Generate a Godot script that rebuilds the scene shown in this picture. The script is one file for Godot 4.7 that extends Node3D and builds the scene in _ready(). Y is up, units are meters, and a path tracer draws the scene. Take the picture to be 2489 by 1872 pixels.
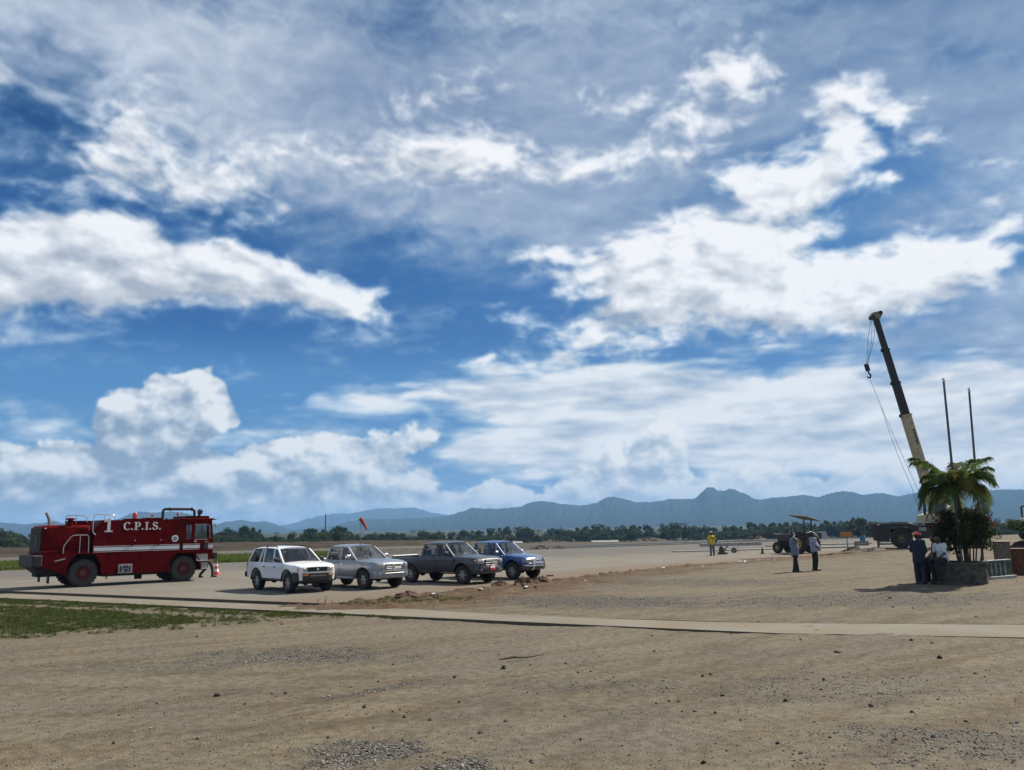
extends Node3D
# An airport apron under a broken sky: a fire engine, parked vehicles, workers, a mobile crane, hills in haze.

func _ready() -> void:
	rng.seed = 7
	var cam := Camera3D.new()
	cam.name = "camera"
	cam.fov = 49.83
	cam.basis = Basis(Vector3.RIGHT, deg_to_rad(9.74)) * Basis(Vector3.BACK, deg_to_rad(-1.03))
	cam.position = Vector3(0, 2.3, 0)
	cam.far = 30000.0
	add_child(cam)
	var env := Environment.new()
	env.background_mode = Environment.BG_SKY
	env.tonemap_mode = Environment.TONE_MAPPER_LINEAR
	env.tonemap_exposure = 1.7
	env.background_energy_multiplier = 0.588
	env.sdfgi_enabled = true
	env.ssao_enabled = true
	env.ssil_enabled = true
	env.fog_enabled = true
	env.fog_density = 0.00012
	env.fog_light_color = Color(0.56, 0.75, 0.95)
	var sky := Sky.new()
	var air := PanoramaSkyMaterial.new()
	air.panorama = ImageTexture.create_from_image(make_sky())
	sky.sky_material = air
	env.sky = sky
	var we := WorldEnvironment.new()
	we.name = "environment"
	we.environment = env
	add_child(we)
	var sun := DirectionalLight3D.new()
	sun.name = "sun"
	sun.light_energy = 1.6
	sun.light_color = Color(1.0, 0.96, 0.89)
	sun.light_angular_distance = 0.5
	sun.shadow_enabled = true
	add_child(sun)
	sun.look_at_from_position(Vector3(0.80, 1.02, -0.60), Vector3.ZERO)
	make_materials()
	make_land()
	make_far_trees()
	make_truck()
	make_cars()
	make_crane()
	make_tractor()
	make_site()
	make_planter()
	make_people()
	make_small()
func make_materials() -> void:
	M.rubber = worn(lin(0.028, 0.027, 0.026), 0.85, 3, 1.5, 0.6)
	M.tyre_dusty = worn(lin(0.060, 0.056, 0.050), 0.95, 5, 1.4, 0.6)
	M.trim = mat(lin(0.018, 0.018, 0.019), 0.65)
	M.under = mat(lin(0.02, 0.019, 0.018), 0.9)
	M.grille = mat(lin(0.012, 0.012, 0.012), 0.6)
	M.bumper = worn(lin(0.03, 0.03, 0.032), 0.6, 8, 1.2, 0.7)
	M.chrome = mat(lin(0.72, 0.72, 0.73), 0.12, 1.0)
	M.steel = mat(lin(0.50, 0.50, 0.50), 0.35, 1.0)
	M.rim_dark = mat(lin(0.05, 0.05, 0.052), 0.6)
	M.rim_silver = mat(lin(0.36, 0.36, 0.37), 0.4, 0.6)
	M.rim_bright = mat(lin(0.55, 0.55, 0.56), 0.3, 0.7)
	M.white_paint = paint(lin(0.66, 0.68, 0.70))
	M.silver_paint = paint(lin(0.215, 0.240, 0.280), 0.5, 0.34)
	M.grey_paint = paint(lin(0.030, 0.034, 0.044), 0.35, 0.36)
	M.blue_paint = paint(lin(0.014, 0.066, 0.205), 0.25, 0.32)
	M.glass_tint = glass(Color(0.05, 0.06, 0.06), 0.72)
	M.glass_dark = glass(Color(0.03, 0.035, 0.045), 0.85)
	M.glass_clear = glass(Color(0.10, 0.12, 0.12), 0.30)
	M.lamp = paint(lin(0.42, 0.43, 0.43), 0.5, 0.15)
	M.orange = paint(lin(0.50, 0.12, 0.015))
	M.red_lamp = paint(lin(0.32, 0.012, 0.012))
	M.red_plastic = mat(lin(0.38, 0.02, 0.02), 0.5)
	M.sticker = mat(lin(0.66, 0.68, 0.68), 0.7)
	M.truck_red = mat(lin(0.095, 0.0025, 0.003), 0.5)
	M.truck_red.metallic_specular = 0.14
	M.truck_red.albedo_texture = noise_tex(61, 0.012, 6, Color(0.80, 0.78, 0.78), Color.WHITE, 512, 0.2, 0.65)
	M.truck_red.uv1_triplanar = true
	M.truck_red.uv1_scale = Vector3.ONE * 0.4
	M.truck_rim = worn(lin(0.16, 0.018, 0.018), 0.6, 12, 2.0, 0.55)
	M.truck_dark = worn(lin(0.022, 0.018, 0.018), 0.7, 13, 1.0, 0.6)
	M.truck_white = worn(lin(0.58, 0.58, 0.59), 0.6, 14, 1.2, 0.92)
	M.panel_grey = worn(lin(0.28, 0.28, 0.28), 0.5, 15, 2.0, 0.85, 0.3)
	M.emblem_blue = mat(lin(0.05, 0.06, 0.16), 0.6)
	M.black_paint = mat(lin(0.012, 0.012, 0.016), 0.4)
	M.steel_dull = mat(lin(0.22, 0.21, 0.20), 0.5, 0.7)
	M.earth = earth_material(0.8, 0.68, 0.55, 201)
	M.concrete = earth_material(0.5, 0.80, 0.35, 211)
	M.earth.detail_enabled = true
	M.earth.detail_blend_mode = BaseMaterial3D.BLEND_MODE_MUL
	M.earth.detail_uv_layer = BaseMaterial3D.DETAIL_UV_2
	M.earth.detail_albedo = noise_tex(221, 0.034, 6, Color(0.84, 0.83, 0.82), Color.WHITE, 1024, 0.2, 0.68)
	M.earth.uv2_triplanar = true
	M.earth.uv2_world_triplanar = true
	M.earth.uv2_scale = Vector3.ONE * 0.13
	M.kerb_stone = worn(lin(0.34, 0.33, 0.29), 0.9, 22, 0.3, 0.8)
	M.hill = mat(lin(0.016, 0.024, 0.017), 1.0)
	M.hill.metallic_specular = 0.0
	M.bark = worn(lin(0.09, 0.075, 0.055), 0.95, 31, 2.0, 0.5)
	M.leaf_far = leaf(lin(0.014, 0.023, 0.010), 0.15)
	M.leaf_far2 = leaf(lin(0.020, 0.029, 0.012), 0.15)
	M.leaf_far3 = leaf(lin(0.012, 0.020, 0.010), 0.15)
	M.leaf_light = leaf(lin(0.030, 0.040, 0.016), 0.2)
	M.skin_dark = mat(lin(0.060, 0.034, 0.022), 0.55)
	M.hair = mat(lin(0.010, 0.009, 0.008), 0.8)
	M.eye = mat(lin(0.25, 0.24, 0.22), 0.3)
	M.shoe = mat(lin(0.02, 0.018, 0.017), 0.6)
	M.shirt_bluegrey = cloth(lin(0.15, 0.18, 0.25))
	M.shirt_lilac = cloth(lin(0.30, 0.31, 0.42))
	M.shirt_yellow = cloth(lin(0.62, 0.46, 0.015))
	M.shirt_white = cloth(lin(0.60, 0.64, 0.70))
	M.shirt_blue = cloth(lin(0.025, 0.045, 0.18))
	M.white_cloth = cloth(lin(0.68, 0.68, 0.66))
	M.jeans = cloth(lin(0.075, 0.10, 0.16))
	M.cloth_black = cloth(lin(0.014, 0.014, 0.018))
	M.cloth_navy = cloth(lin(0.014, 0.019, 0.045))
	M.cloth_navy2 = cloth(lin(0.018, 0.020, 0.040))
	M.cloth_khaki = cloth(lin(0.050, 0.045, 0.026))
	M.helmet_orange = paint(lin(0.62, 0.075, 0.012))
	M.crane_dark = worn(lin(0.028, 0.030, 0.026), 0.7, 51, 0.6, 0.7)
	M.crane_rust = worn(lin(0.06, 0.035, 0.035), 0.8, 52, 0.8, 0.6)
	M.crane_cream = worn(lin(0.38, 0.325, 0.205), 0.6, 53, 0.4, 0.85)
	M.crane_black = worn(lin(0.013, 0.013, 0.015), 0.6, 54, 0.6, 0.6)
	M.crane_head = worn(lin(0.25, 0.20, 0.12), 0.6, 55, 0.8, 0.6)
	M.crane_rim = worn(lin(0.16, 0.12, 0.07), 0.7, 56, 1.0, 0.6)
	M.rope = mat(lin(0.03, 0.03, 0.032), 0.7)
	M.tractor_yellow = worn(lin(0.46, 0.30, 0.05), 0.6, 57, 1.0, 0.7)
	M.tractor_body = worn(lin(0.05, 0.035, 0.03), 0.6, 58, 1.0, 0.7)
	M.canopy = worn(lin(0.17, 0.155, 0.10), 0.8, 59, 0.8, 0.75)
	M.orange_board = worn(lin(0.52, 0.20, 0.05), 0.7, 60, 1.0, 0.85)
	M.drum_blue = worn(lin(0.05, 0.14, 0.30), 0.6, 62, 1.0, 0.75)
	M.wood_grey = worn(lin(0.20, 0.185, 0.16), 0.9, 63, 1.2, 0.7)
	M.cone_dark = mat(lin(0.03, 0.04, 0.03), 0.8)
	M.machine_olive = worn(lin(0.07, 0.065, 0.02), 0.7, 64, 1.0, 0.7)
	M.machine_yellow = worn(lin(0.40, 0.24, 0.03), 0.7, 65, 0.6, 0.6)
	M.white_dull = worn(lin(0.42, 0.42, 0.40), 0.8, 66, 0.8, 0.8)
	M.roof_dull = worn(lin(0.24, 0.235, 0.22), 0.8, 66, 0.2, 0.7)
	M.blue_dark = paint(lin(0.02, 0.025, 0.05))
	M.planter = worn(lin(0.080, 0.077, 0.062), 0.95, 67, 0.5, 0.55)
	M.planter_green = worn(lin(0.045, 0.085, 0.066), 0.9, 68, 0.7, 0.65)
	M.planter_rim = worn(lin(0.34, 0.36, 0.32), 0.9, 69, 1.0, 0.6)
	M.soil = worn(lin(0.06, 0.042, 0.028), 1.0, 70, 2.0, 0.6)
	M.pole_grey = mat(lin(0.07, 0.075, 0.085), 0.45, 0.4)
	M.cabinet_brown = worn(lin(0.15, 0.055, 0.022), 0.75, 71, 1.0, 0.7)
	M.cabinet_pale = worn(lin(0.16, 0.125, 0.098), 0.85, 72, 1.0, 0.75)
	M.palm_trunk = worn(lin(0.12, 0.11, 0.085), 0.9, 73, 3.0, 0.6)
	M.palm_leaf = leaf(lin(0.042, 0.062, 0.014), 0.45)
	M.palm_leaf2 = leaf(lin(0.026, 0.042, 0.011), 0.45)
	M.palm_dry = leaf(lin(0.075, 0.078, 0.020), 0.5)
	M.shrub_leaf = leaf(lin(0.018, 0.026, 0.011), 0.2)
	M.shrub_leaf2 = leaf(lin(0.030, 0.031, 0.013), 0.2)
	M.flower_red = leaf(lin(0.10, 0.024, 0.024), 0.25)
	M.stone_dark = worn(lin(0.040, 0.034, 0.030), 0.9, 81, 4.0, 0.6)
	M.stone_brown = worn(lin(0.100, 0.066, 0.045), 0.9, 82, 4.0, 0.6)
	M.stone_grey = worn(lin(0.16, 0.155, 0.145), 0.9, 83, 4.0, 0.6)
	M.stone_pale = worn(lin(0.28, 0.265, 0.235), 0.9, 84, 4.0, 0.7)
	M.soil_red = worn(lin(0.105, 0.058, 0.034), 1.0, 85, 1.2, 0.45)
	M.soil_dark = worn(lin(0.055, 0.045, 0.035), 1.0, 86, 0.5, 0.5)
	M.rubble = worn(lin(0.14, 0.125, 0.105), 1.0, 87, 1.5, 0.35)
	M.cone_red = mat(lin(0.52, 0.045, 0.025), 0.6)
	M.windsock = worn(lin(0.42, 0.075, 0.04), 0.9, 88, 0.5, 0.6)
	M.grass_a = leaf(lin(0.022, 0.034, 0.009), 0.25)
	M.grass_b = leaf(lin(0.042, 0.046, 0.015), 0.25)
	M.grass_c = leaf(lin(0.058, 0.075, 0.018), 0.25)

func cloth(c: Color) -> StandardMaterial3D:
	if not M.has("cloth_tone"):
		M.cloth_tone = noise_tex(41, 0.012, 5, Color(0.82, 0.82, 0.82), Color.WHITE, 256, 0.25, 0.7)
		M.cloth_bump = bump_tex(42, 0.02, 3, 256, 3.0)
	var m := mat(c, 0.92)
	m.albedo_texture = M.cloth_tone
	m.uv1_triplanar = true
	m.uv1_scale = Vector3.ONE * 3.0
	m.normal_enabled = true
	m.normal_texture = M.cloth_bump
	m.normal_scale = 0.5
	return m
# ---------------------------------------------------------------- ground, apron, path, hills
const APRON_EDGE := [-6.0, -27.3, -4.86, -28.5, -2.35, -31.7, 1.35, -36.4, 5.0, -42.0, 9.25, -47.9, 13.6, -51.1, 19.7, -57.2, 25.9, -66.0, 40.0, -82.0, 60.0, -110.0, 68.0, -124.5]
const PATH_NEAR := [-60.0, -55.8, -20.45, -33.77, -10.13, -27.87, -3.53, -24.11, 1.45, -20.91, 5.57, -18.08, 9.5, -16.13, 26.0, -8.6]
const PATH_FAR := [-61.2, -58.3, -22.35, -36.75, -16.4, -33.5, -9.93, -29.62, -6.02, -27.36, -3.0, -25.9, 1.57, -22.47, 6.1, -19.73, 10.5, -17.77, 27.2, -10.4]
# drifts of browner earth: place, half length and width, turn, strength
const STREAKS := [[-3.1, -11.5, 1.3, 0.16, 0.82, 0.7], [-4.6, -13.2, 1.3, 0.13, 0.8, 0.6], [-1.1, -12.4, 1.6, 0.15, 0.7, 0.55], [-2.6, -13.0, 1.3, 0.12, 0.78, 0.75], [0.6, -14.8, 2.2, 0.16, 0.6, 0.5], [3.5, -16.6, 1.6, 0.2, 0.5, 0.45], [5.2, -10.2, 0.9, 0.25, 0.3, 0.6], [6.3, -13.6, 1.1, 0.28, 0.4, 0.5], [-7.6, -17.0, 2.2, 0.22, 0.5, 0.5], [8.0, -15.4, 0.9, 0.2, 0.3, 0.5], [-5.6, -10.6, 1.2, 0.14, 0.75, 0.5], [2.2, -9.6, 1.3, 0.12, 0.6, 0.4]]
# wheel tracks: centre and radius of the bend, strength
const TRACKS := [[-14.0, 22.0, 37.5, 0.75], [26.0, 14.0, 36.0, 0.6], [-40.0, -60.0, 62.5, 0.55], [5.0, 40.0, 52.5, 0.5], [30.0, -60.0, 47.0, 0.55], [-4.0, -75.0, 60.5, 0.5], [60.0, 30.0, 72.0, 0.45]]
var land_noise: FastNoiseLite
var apron_edge: PackedVector2Array
var apron_poly: PackedVector2Array
var grass_poly: PackedVector2Array
var dirt_line: PackedVector2Array

func band(x: float, z: float) -> float:  # distance across the airfield
	return -(0.49 * x + 0.87 * z)

func drop(az: float, d: float) -> float:
	return -(3.0 + 4.5 * smoothstep(-18.0, 4.0, az)) * smoothstep(95.0, 430.0, d)

func lot(x: float) -> float:
	return -0.15 + 0.30 * smoothstep(-3.0, 15.0, x)

func edge_distance(p: Vector2, line: PackedVector2Array) -> float:
	var best := 1e9
	for i in line.size() - 1:
		best = minf(best, p.distance_squared_to(Geometry2D.get_closest_point_to_segment(p, line[i], line[i + 1])))
	return sqrt(best)

func ground_height(x: float, z: float) -> float:
	var p := Vector2(x, z)
	var q := band(x, z)
	var d := p.length()
	var y := lot(x)
	if d < 120.0:
		y += land_noise.get_noise_2d(x * 0.35, z * 0.35) * 0.035 + land_noise.get_noise_2d(x * 1.7, z * 1.7) * 0.012
	if z < -26.0:
		var on := Geometry2D.is_point_in_polygon(p, apron_poly)
		var e := edge_distance(p, dirt_line) if q < 80.0 else 99.0
		if on:
			return -0.22
		if e < 4.0:  # spill of earth along the slab
			var rough := land_noise.get_noise_2d(x * 1.3 + 50.0, z * 1.3)
			y = lerpf(y, 0.03 + rough * 0.16 + land_noise.get_noise_2d(x * 3.6, z * 3.6) * 0.10, smoothstep(4.0, 0.6, e) * 0.9)
	if q > 66.0:
		var az := rad_to_deg(atan2(x, -z))
		var far := drop(az, d) + land_noise.get_noise_2d(x * 0.03, z * 0.03) * 0.35 * smoothstep(110.0, 200.0, d)
		var left := smoothstep(2.0, -14.0, x)
		var bank := 0.28 * smoothstep(86.6, 87.0, q) + (0.50 + 0.35 * land_noise.get_noise_2d(x * 0.05, 7.0)) * smoothstep(95.0, 101.0, q + land_noise.get_noise_2d(x * 0.2, z * 0.2) * 2.0) + land_noise.get_noise_2d(x * 0.25, z * 0.25) * 0.22 * smoothstep(94.0, 98.0, q)
		bank *= left * smoothstep(190.0, 125.0, q)
		far += bank + 0.02
		y = lerpf(y, far, smoothstep(66.0, 67.5, q))
	return y

func patch(x: float, z: float, cx: float, cz: float, rx: float, rz: float, tilt: float) -> float:
	var v := Vector2(x - cx, z - cz).rotated(tilt)
	return smoothstep(1.15, 0.55, sqrt(v.x * v.x / (rx * rx) + v.y * v.y / (rz * rz)) + land_noise.get_noise_2d(x * 1.1, z * 1.1) * 0.55)

func gravel_at(x: float, z: float) -> float:
	var g := patch(x, z, -1.72, -9.75, 0.78, 0.62, 0.0)
	g = maxf(g, patch(x, z, -0.75, -9.0, 0.62, 0.36, 0.0))
	g = maxf(g, patch(x, z, -4.4, -17.2, 2.6, 1.3, -0.15) * 0.85)
	g = maxf(g, patch(x, z, -6.6, -16.2, 2.4, 0.7, -0.1) * 0.5)
	g = maxf(g, patch(x, z, -2.2, -13.5, 1.2, 0.16, 0.75) * 0.85)
	g = maxf(g, patch(x, z, 2.6, -27.2, 5.0, 2.2, -0.6) * 0.9)
	g = maxf(g, patch(x, z, 9.5, -24.5, 5.5, 2.4, -0.2) * 0.75)
	g = maxf(g, patch(x, z, 6.8, -34.0, 6.0, 2.0, -0.7) * 0.55)
	g = maxf(g, patch(x, z, 4.6, -12.5, 2.2, 1.4, 0.1) * 0.42)
	g = maxf(g, patch(x, z, 1.6, -13.2, 2.4, 0.8, -0.3) * 0.40)
	g = maxf(g, patch(x, z, 4.4, -9.4, 1.6, 0.9, 0.2) * 0.5)
	return g

func ground_color(x: float, z: float) -> Color:
	var p := Vector2(x, z)
	var d := p.length()
	var q := band(x, z)
	var n := land_noise.get_noise_2d(x * 0.22, z * 0.22)
	var m := land_noise.get_noise_2d(x * 0.9 + 30.0, z * 0.9)
	# wheel tracks and graded streaks run away to the right
	var along := x * 0.86 - z * 0.51
	var across := x * 0.51 + z * 0.86
	var s := land_noise.get_noise_2d(along * 0.10, across * 1.1 + 20.0)
	var s2 := land_noise.get_noise_2d(along * 0.22 + 9.0, across * 3.2)
	var c := Color(0.185, 0.160, 0.115)
	c = c.lerp(Color(0.145, 0.118, 0.081), clampf(0.28 + s * 1.5 + m * 0.3, 0.0, 0.95))
	c = c.lerp(Color(0.150, 0.134, 0.110), clampf(n * 1.2 + 0.18, 0.0, 0.75))
	c = c.lerp(Color(0.122, 0.087, 0.055), clampf(s2 * 1.2 + s * 0.5 - 0.30, 0.0, 0.55))
	for t in STREAKS:
		c = c.lerp(Color(0.115, 0.085, 0.053), patch(x, z, t[0], t[1], t[2], t[3], t[4]) * t[5])
	var rut := 0.0
	for t in TRACKS:
		var r := absf(absf(p.distance_to(Vector2(t[0], t[1])) - t[2]) - 0.72)
		rut = maxf(rut, smoothstep(0.26, 0.05, r + land_noise.get_noise_2d(x * 1.5, z * 1.5) * 0.12) * t[3])
	c = c.lerp(c * 0.62, rut * (0.75 + m * 0.8))
	c = c.lerp(Color(0.087, 0.085, 0.081), gravel_at(x, z) * 0.78)
	if d > 18.0 and d < 140.0:
		var e := edge_distance(p, dirt_line)
		if e < 5.5:
			var r := clampf(smoothstep(5.5, 0.8, e + n * 2.4) + m * 0.3, 0.0, 1.0)
			c = c.lerp(Color(0.130, 0.077, 0.044).lerp(Color(0.075, 0.047, 0.030), clampf(0.4 + m * 1.2 + s2, 0.0, 1.0)), r * 0.85)
	if x < -2.0 and z > -60.0:
		var g := grass_share(x, z)
		c = c.lerp(Color(0.033, 0.046, 0.013), g * 0.85)
	if q > 64.0:
		var az := rad_to_deg(atan2(x, -z))
		var far := Color(0.087, 0.083, 0.075).lerp(Color(0.111, 0.102, 0.086), clampf(0.5 + land_noise.get_noise_2d(along * 0.012, across * 0.10) * 1.4, 0.0, 1.0))
		far = far.lerp(Color(0.053, 0.049, 0.035), smoothstep(0.1, 0.5, land_noise.get_noise_2d(x * 0.02 + 70.0, z * 0.05)) * 0.6)
		far = far.lerp(Color(0.037, 0.052, 0.018), smoothstep(250.0, 330.0, d) * 0.8)
		var left := smoothstep(2.0, -12.0, x)
		var bank := Color(0.077, 0.063, 0.046).lerp(Color(0.040, 0.033, 0.026), clampf(0.5 + land_noise.get_noise_2d(x * 0.12, z * 0.5) * 1.6, 0.0, 1.0))
		far = far.lerp(bank, left * smoothstep(94.0, 96.0, q) * smoothstep(190.0, 140.0, q))
		far = far.lerp(Color(0.148, 0.142, 0.122), left * smoothstep(86.9, 87.1, q) * smoothstep(95.0, 93.5, q))
		var grassy := smoothstep(-14.0, -20.0, x) * smoothstep(66.0, 68.5, q + n * 2.0) * smoothstep(86.5, 84.0, q)
		far = far.lerp(Color(0.055, 0.075, 0.019).lerp(Color(0.097, 0.086, 0.037), clampf(0.4 + m, 0.0, 1.0)), grassy * 0.9)
		c = c.lerp(far, smoothstep(64.0, 66.5, q))
	return c

func grass_share(x: float, z: float) -> float:
	var p := Vector2(x, z)
	var on := Geometry2D.is_point_in_polygon(p, grass_poly)
	var e := edge_distance(p, grass_poly)
	var g := smoothstep(-1.1, 1.3, (e if on else -e) + land_noise.get_noise_2d(x * 0.8, z * 0.8) * 1.6)
	# a worn track through it, parallel to the path
	var t := -0.496 * x + 0.868 * z + 19.17
	g *= 1.0 - 0.9 * smoothstep(0.55, 0.2, absf(t - 1.35 + land_noise.get_noise_2d(x * 0.4, 3.0) * 0.5))
	g *= 0.45 + 0.55 * smoothstep(-0.30, 0.20, land_noise.get_noise_2d(x * 0.55 + 8.0, z * 0.9))
	return g

func spaced(stops: Array) -> PackedFloat32Array:  # (from, to, step) runs
	var o := PackedFloat32Array()
	for s in stops:
		var n: int = maxi(1, int(round(absf(s[1] - s[0]) / s[2])))
		for i in n:
			o.append(lerpf(s[0], s[1], float(i) / n))
	o.append(stops[-1][1])
	return o

func sheet(xs: PackedFloat32Array, zs: PackedFloat32Array) -> ArrayMesh:
	var nx := xs.size()
	var nz := zs.size()
	var v := PackedVector3Array()
	var col := PackedColorArray()
	v.resize(nx * nz)
	col.resize(nx * nz)
	sheet_v = v
	sheet_c = col
	sheet_x = xs
	sheet_z = zs
	var job := WorkerThreadPool.add_group_task(sheet_row, nz, -1, true)
	WorkerThreadPool.wait_for_group_task_completion(job)
	var nn := PackedVector3Array()
	nn.resize(nx * nz)
	var ids := PackedInt32Array()
	ids.resize((nx - 1) * (nz - 1) * 6)
	var k := 0
	for j in nz:
		for i in nx:
			var a := j * nx + i
			var l := sheet_v[a - 1] if i > 0 else sheet_v[a]
			var r := sheet_v[a + 1] if i < nx - 1 else sheet_v[a]
			var f := sheet_v[a - nx] if j > 0 else sheet_v[a]
			var b := sheet_v[a + nx] if j < nz - 1 else sheet_v[a]
			var normal := (r - l).cross(b - f).normalized()
			nn[a] = normal if normal.y > 0.0 else -normal
			if i < nx - 1 and j < nz - 1:  # rows go away from the camera
				ids[k] = a
				ids[k + 1] = a + nx
				ids[k + 2] = a + nx + 1
				ids[k + 3] = a
				ids[k + 4] = a + nx + 1
				ids[k + 5] = a + 1
				k += 6
	var arrays := []
	arrays.resize(Mesh.ARRAY_MAX)
	arrays[Mesh.ARRAY_VERTEX] = sheet_v
	arrays[Mesh.ARRAY_NORMAL] = nn
	arrays[Mesh.ARRAY_COLOR] = sheet_c
	arrays[Mesh.ARRAY_INDEX] = ids
	var m := ArrayMesh.new()
	m.add_surface_from_arrays(Mesh.PRIMITIVE_TRIANGLES, arrays)
	return m

var sheet_v: PackedVector3Array
var sheet_c: PackedColorArray
var sheet_x: PackedFloat32Array
var sheet_z: PackedFloat32Array

func sheet_row(j: int) -> void:
	var nx := sheet_x.size()
	for i in nx:
		var x := sheet_x[i]
		var z := sheet_z[j]
		sheet_v[j * nx + i] = Vector3(x, ground_height(x, z), z)
		sheet_c[j * nx + i] = ground_color(x, z)

func earth_material(scale: float, lo: float, bump: float, seed_: int) -> StandardMaterial3D:
	var m := mat(Color.WHITE, 0.95)
	m.vertex_color_use_as_albedo = true
	m.albedo_texture = noise_tex(seed_, 0.035, 5, Color(lo, lo, lo), Color.WHITE, 1024, 0.12, 0.72)
	m.normal_enabled = true
	m.normal_texture = bump_tex(seed_ + 1, 0.03, 5, 1024, 6.0)
	m.normal_scale = bump
	m.uv1_triplanar = true
	m.uv1_world_triplanar = true
	m.uv1_scale = Vector3.ONE * scale
	m.metallic_specular = 0.25
	return m

func slab(outline: PackedVector2Array, top, down: float, step: float, tint: Callable, called: String, m: Material) -> MeshInstance3D:
	# a concrete slab: a grid clipped to its outline, with upright sides
	var cells := []
	var lo := outline[0]
	var hi := outline[0]
	for p in outline:
		lo = lo.min(p)
		hi = hi.max(p)
	var v := PackedVector3Array()
	var col := PackedColorArray()
	var nn := PackedVector3Array()
	var x := lo.x
	while x < hi.x:
		var dx := step * (1.0 if absf(x) < 30.0 else 3.0)
		var z := hi.y
		while z > lo.y:
			var dz := step * (1.0 if z > -62.0 else 3.0)
			var cell := PackedVector2Array([Vector2(x, z), Vector2(x + dx, z), Vector2(x + dx, z - dz), Vector2(x, z - dz)])
			for piece in Geometry2D.intersect_polygons(cell, outline):
				var ids := Geometry2D.triangulate_polygon(piece)
				for i in range(0, ids.size(), 3):
					var t := [piece[ids[i]], piece[ids[i + 1]], piece[ids[i + 2]]]
					if (t[1] - t[0]).cross(t[2] - t[0]) < 0.0:
						t.reverse()
					for q in t:
						v.append(Vector3(q.x, top.call(q.x), q.y))
						nn.append(Vector3.UP)
						col.append(tint.call(q.x, q.y))
			z -= dz
		x += dx
	var area := 0.0
	for i in outline.size():
		area += outline[i].cross(outline[(i + 1) % outline.size()])
	for i in outline.size():
		var a := outline[i]
		var b := outline[(i + 1) % outline.size()]
		var side := Vector3(b.y - a.y, 0, -(b.x - a.x)).normalized() * (1.0 if area > 0.0 else -1.0)
		var q := [Vector3(a.x, top.call(a.x), a.y), Vector3(b.x, top.call(b.x), b.y), Vector3(b.x, top.call(b.x) - down, b.y), Vector3(a.x, top.call(a.x) - down, a.y)]
		var order := [0, 1, 2, 0, 2, 3]
		if (q[1] - q[0]).cross(q[2] - q[0]).dot(side) > 0.0:
			order = [0, 2, 1, 0, 3, 2]
		for k in order:
			v.append(q[k])
			nn.append(side)
			col.append(Color(0.119, 0.099, 0.077))
	var arrays := []
	arrays.resize(Mesh.ARRAY_MAX)
	arrays[Mesh.ARRAY_VERTEX] = v
	arrays[Mesh.ARRAY_NORMAL] = nn
	arrays[Mesh.ARRAY_COLOR] = col
	var mesh := ArrayMesh.new()
	mesh.add_surface_from_arrays(Mesh.PRIMITIVE_TRIANGLES, arrays)
	return setting(called, mesh, m)

func apron_tint(x: float, z: float) -> Color:
	var along := x * 0.87 - z * 0.49
	var q := band(x, z)
	var s := land_noise.get_noise_2d(along * 0.05, q * 0.55)
	var s2 := land_noise.get_noise_2d(along * 0.25 + 40.0, q * 1.6)
	var n := land_noise.get_noise_2d(x * 0.5, z * 0.5)
	var c := Color(0.182, 0.172, 0.152).lerp(Color(0.152, 0.143, 0.124), clampf(0.45 + s * 1.3 + n * 0.3, 0.0, 1.0))
	c = c.lerp(Color(0.167, 0.133, 0.099), clampf(s2 * 1.3 + 0.05, 0.0, 0.6))
	c = c.lerp(Color(0.104, 0.102, 0.098), smoothstep(50.0, 58.0, q + n * 5.0) * 0.75)
	var e := edge_distance(Vector2(x, z), dirt_line)
	return c.lerp(Color(0.148, 0.108, 0.073), smoothstep(5.0, 0.2, e + n * 3.0) * 0.75)

func path_tint(x: float, z: float) -> Color:
	var n := land_noise.get_noise_2d(x * 0.7, z * 0.7)
	var m := land_noise.get_noise_2d(x * 2.6, z * 2.6)
	var c := Color(0.199, 0.186, 0.156).lerp(Color(0.145, 0.129, 0.102), clampf(0.4 + n * 1.1 + m * 0.5, 0.0, 1.0))
	var sand := smoothstep(-0.05, 0.30, n + 0.25 * m) * (0.45 + 0.55 * smoothstep(1.5, 4.0, x) * smoothstep(9.0, 6.0, x))
	return c.lerp(Color(0.181, 0.156, 0.113), sand)

func line_of(a: Array) -> PackedVector2Array:
	return poly(a)

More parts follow.
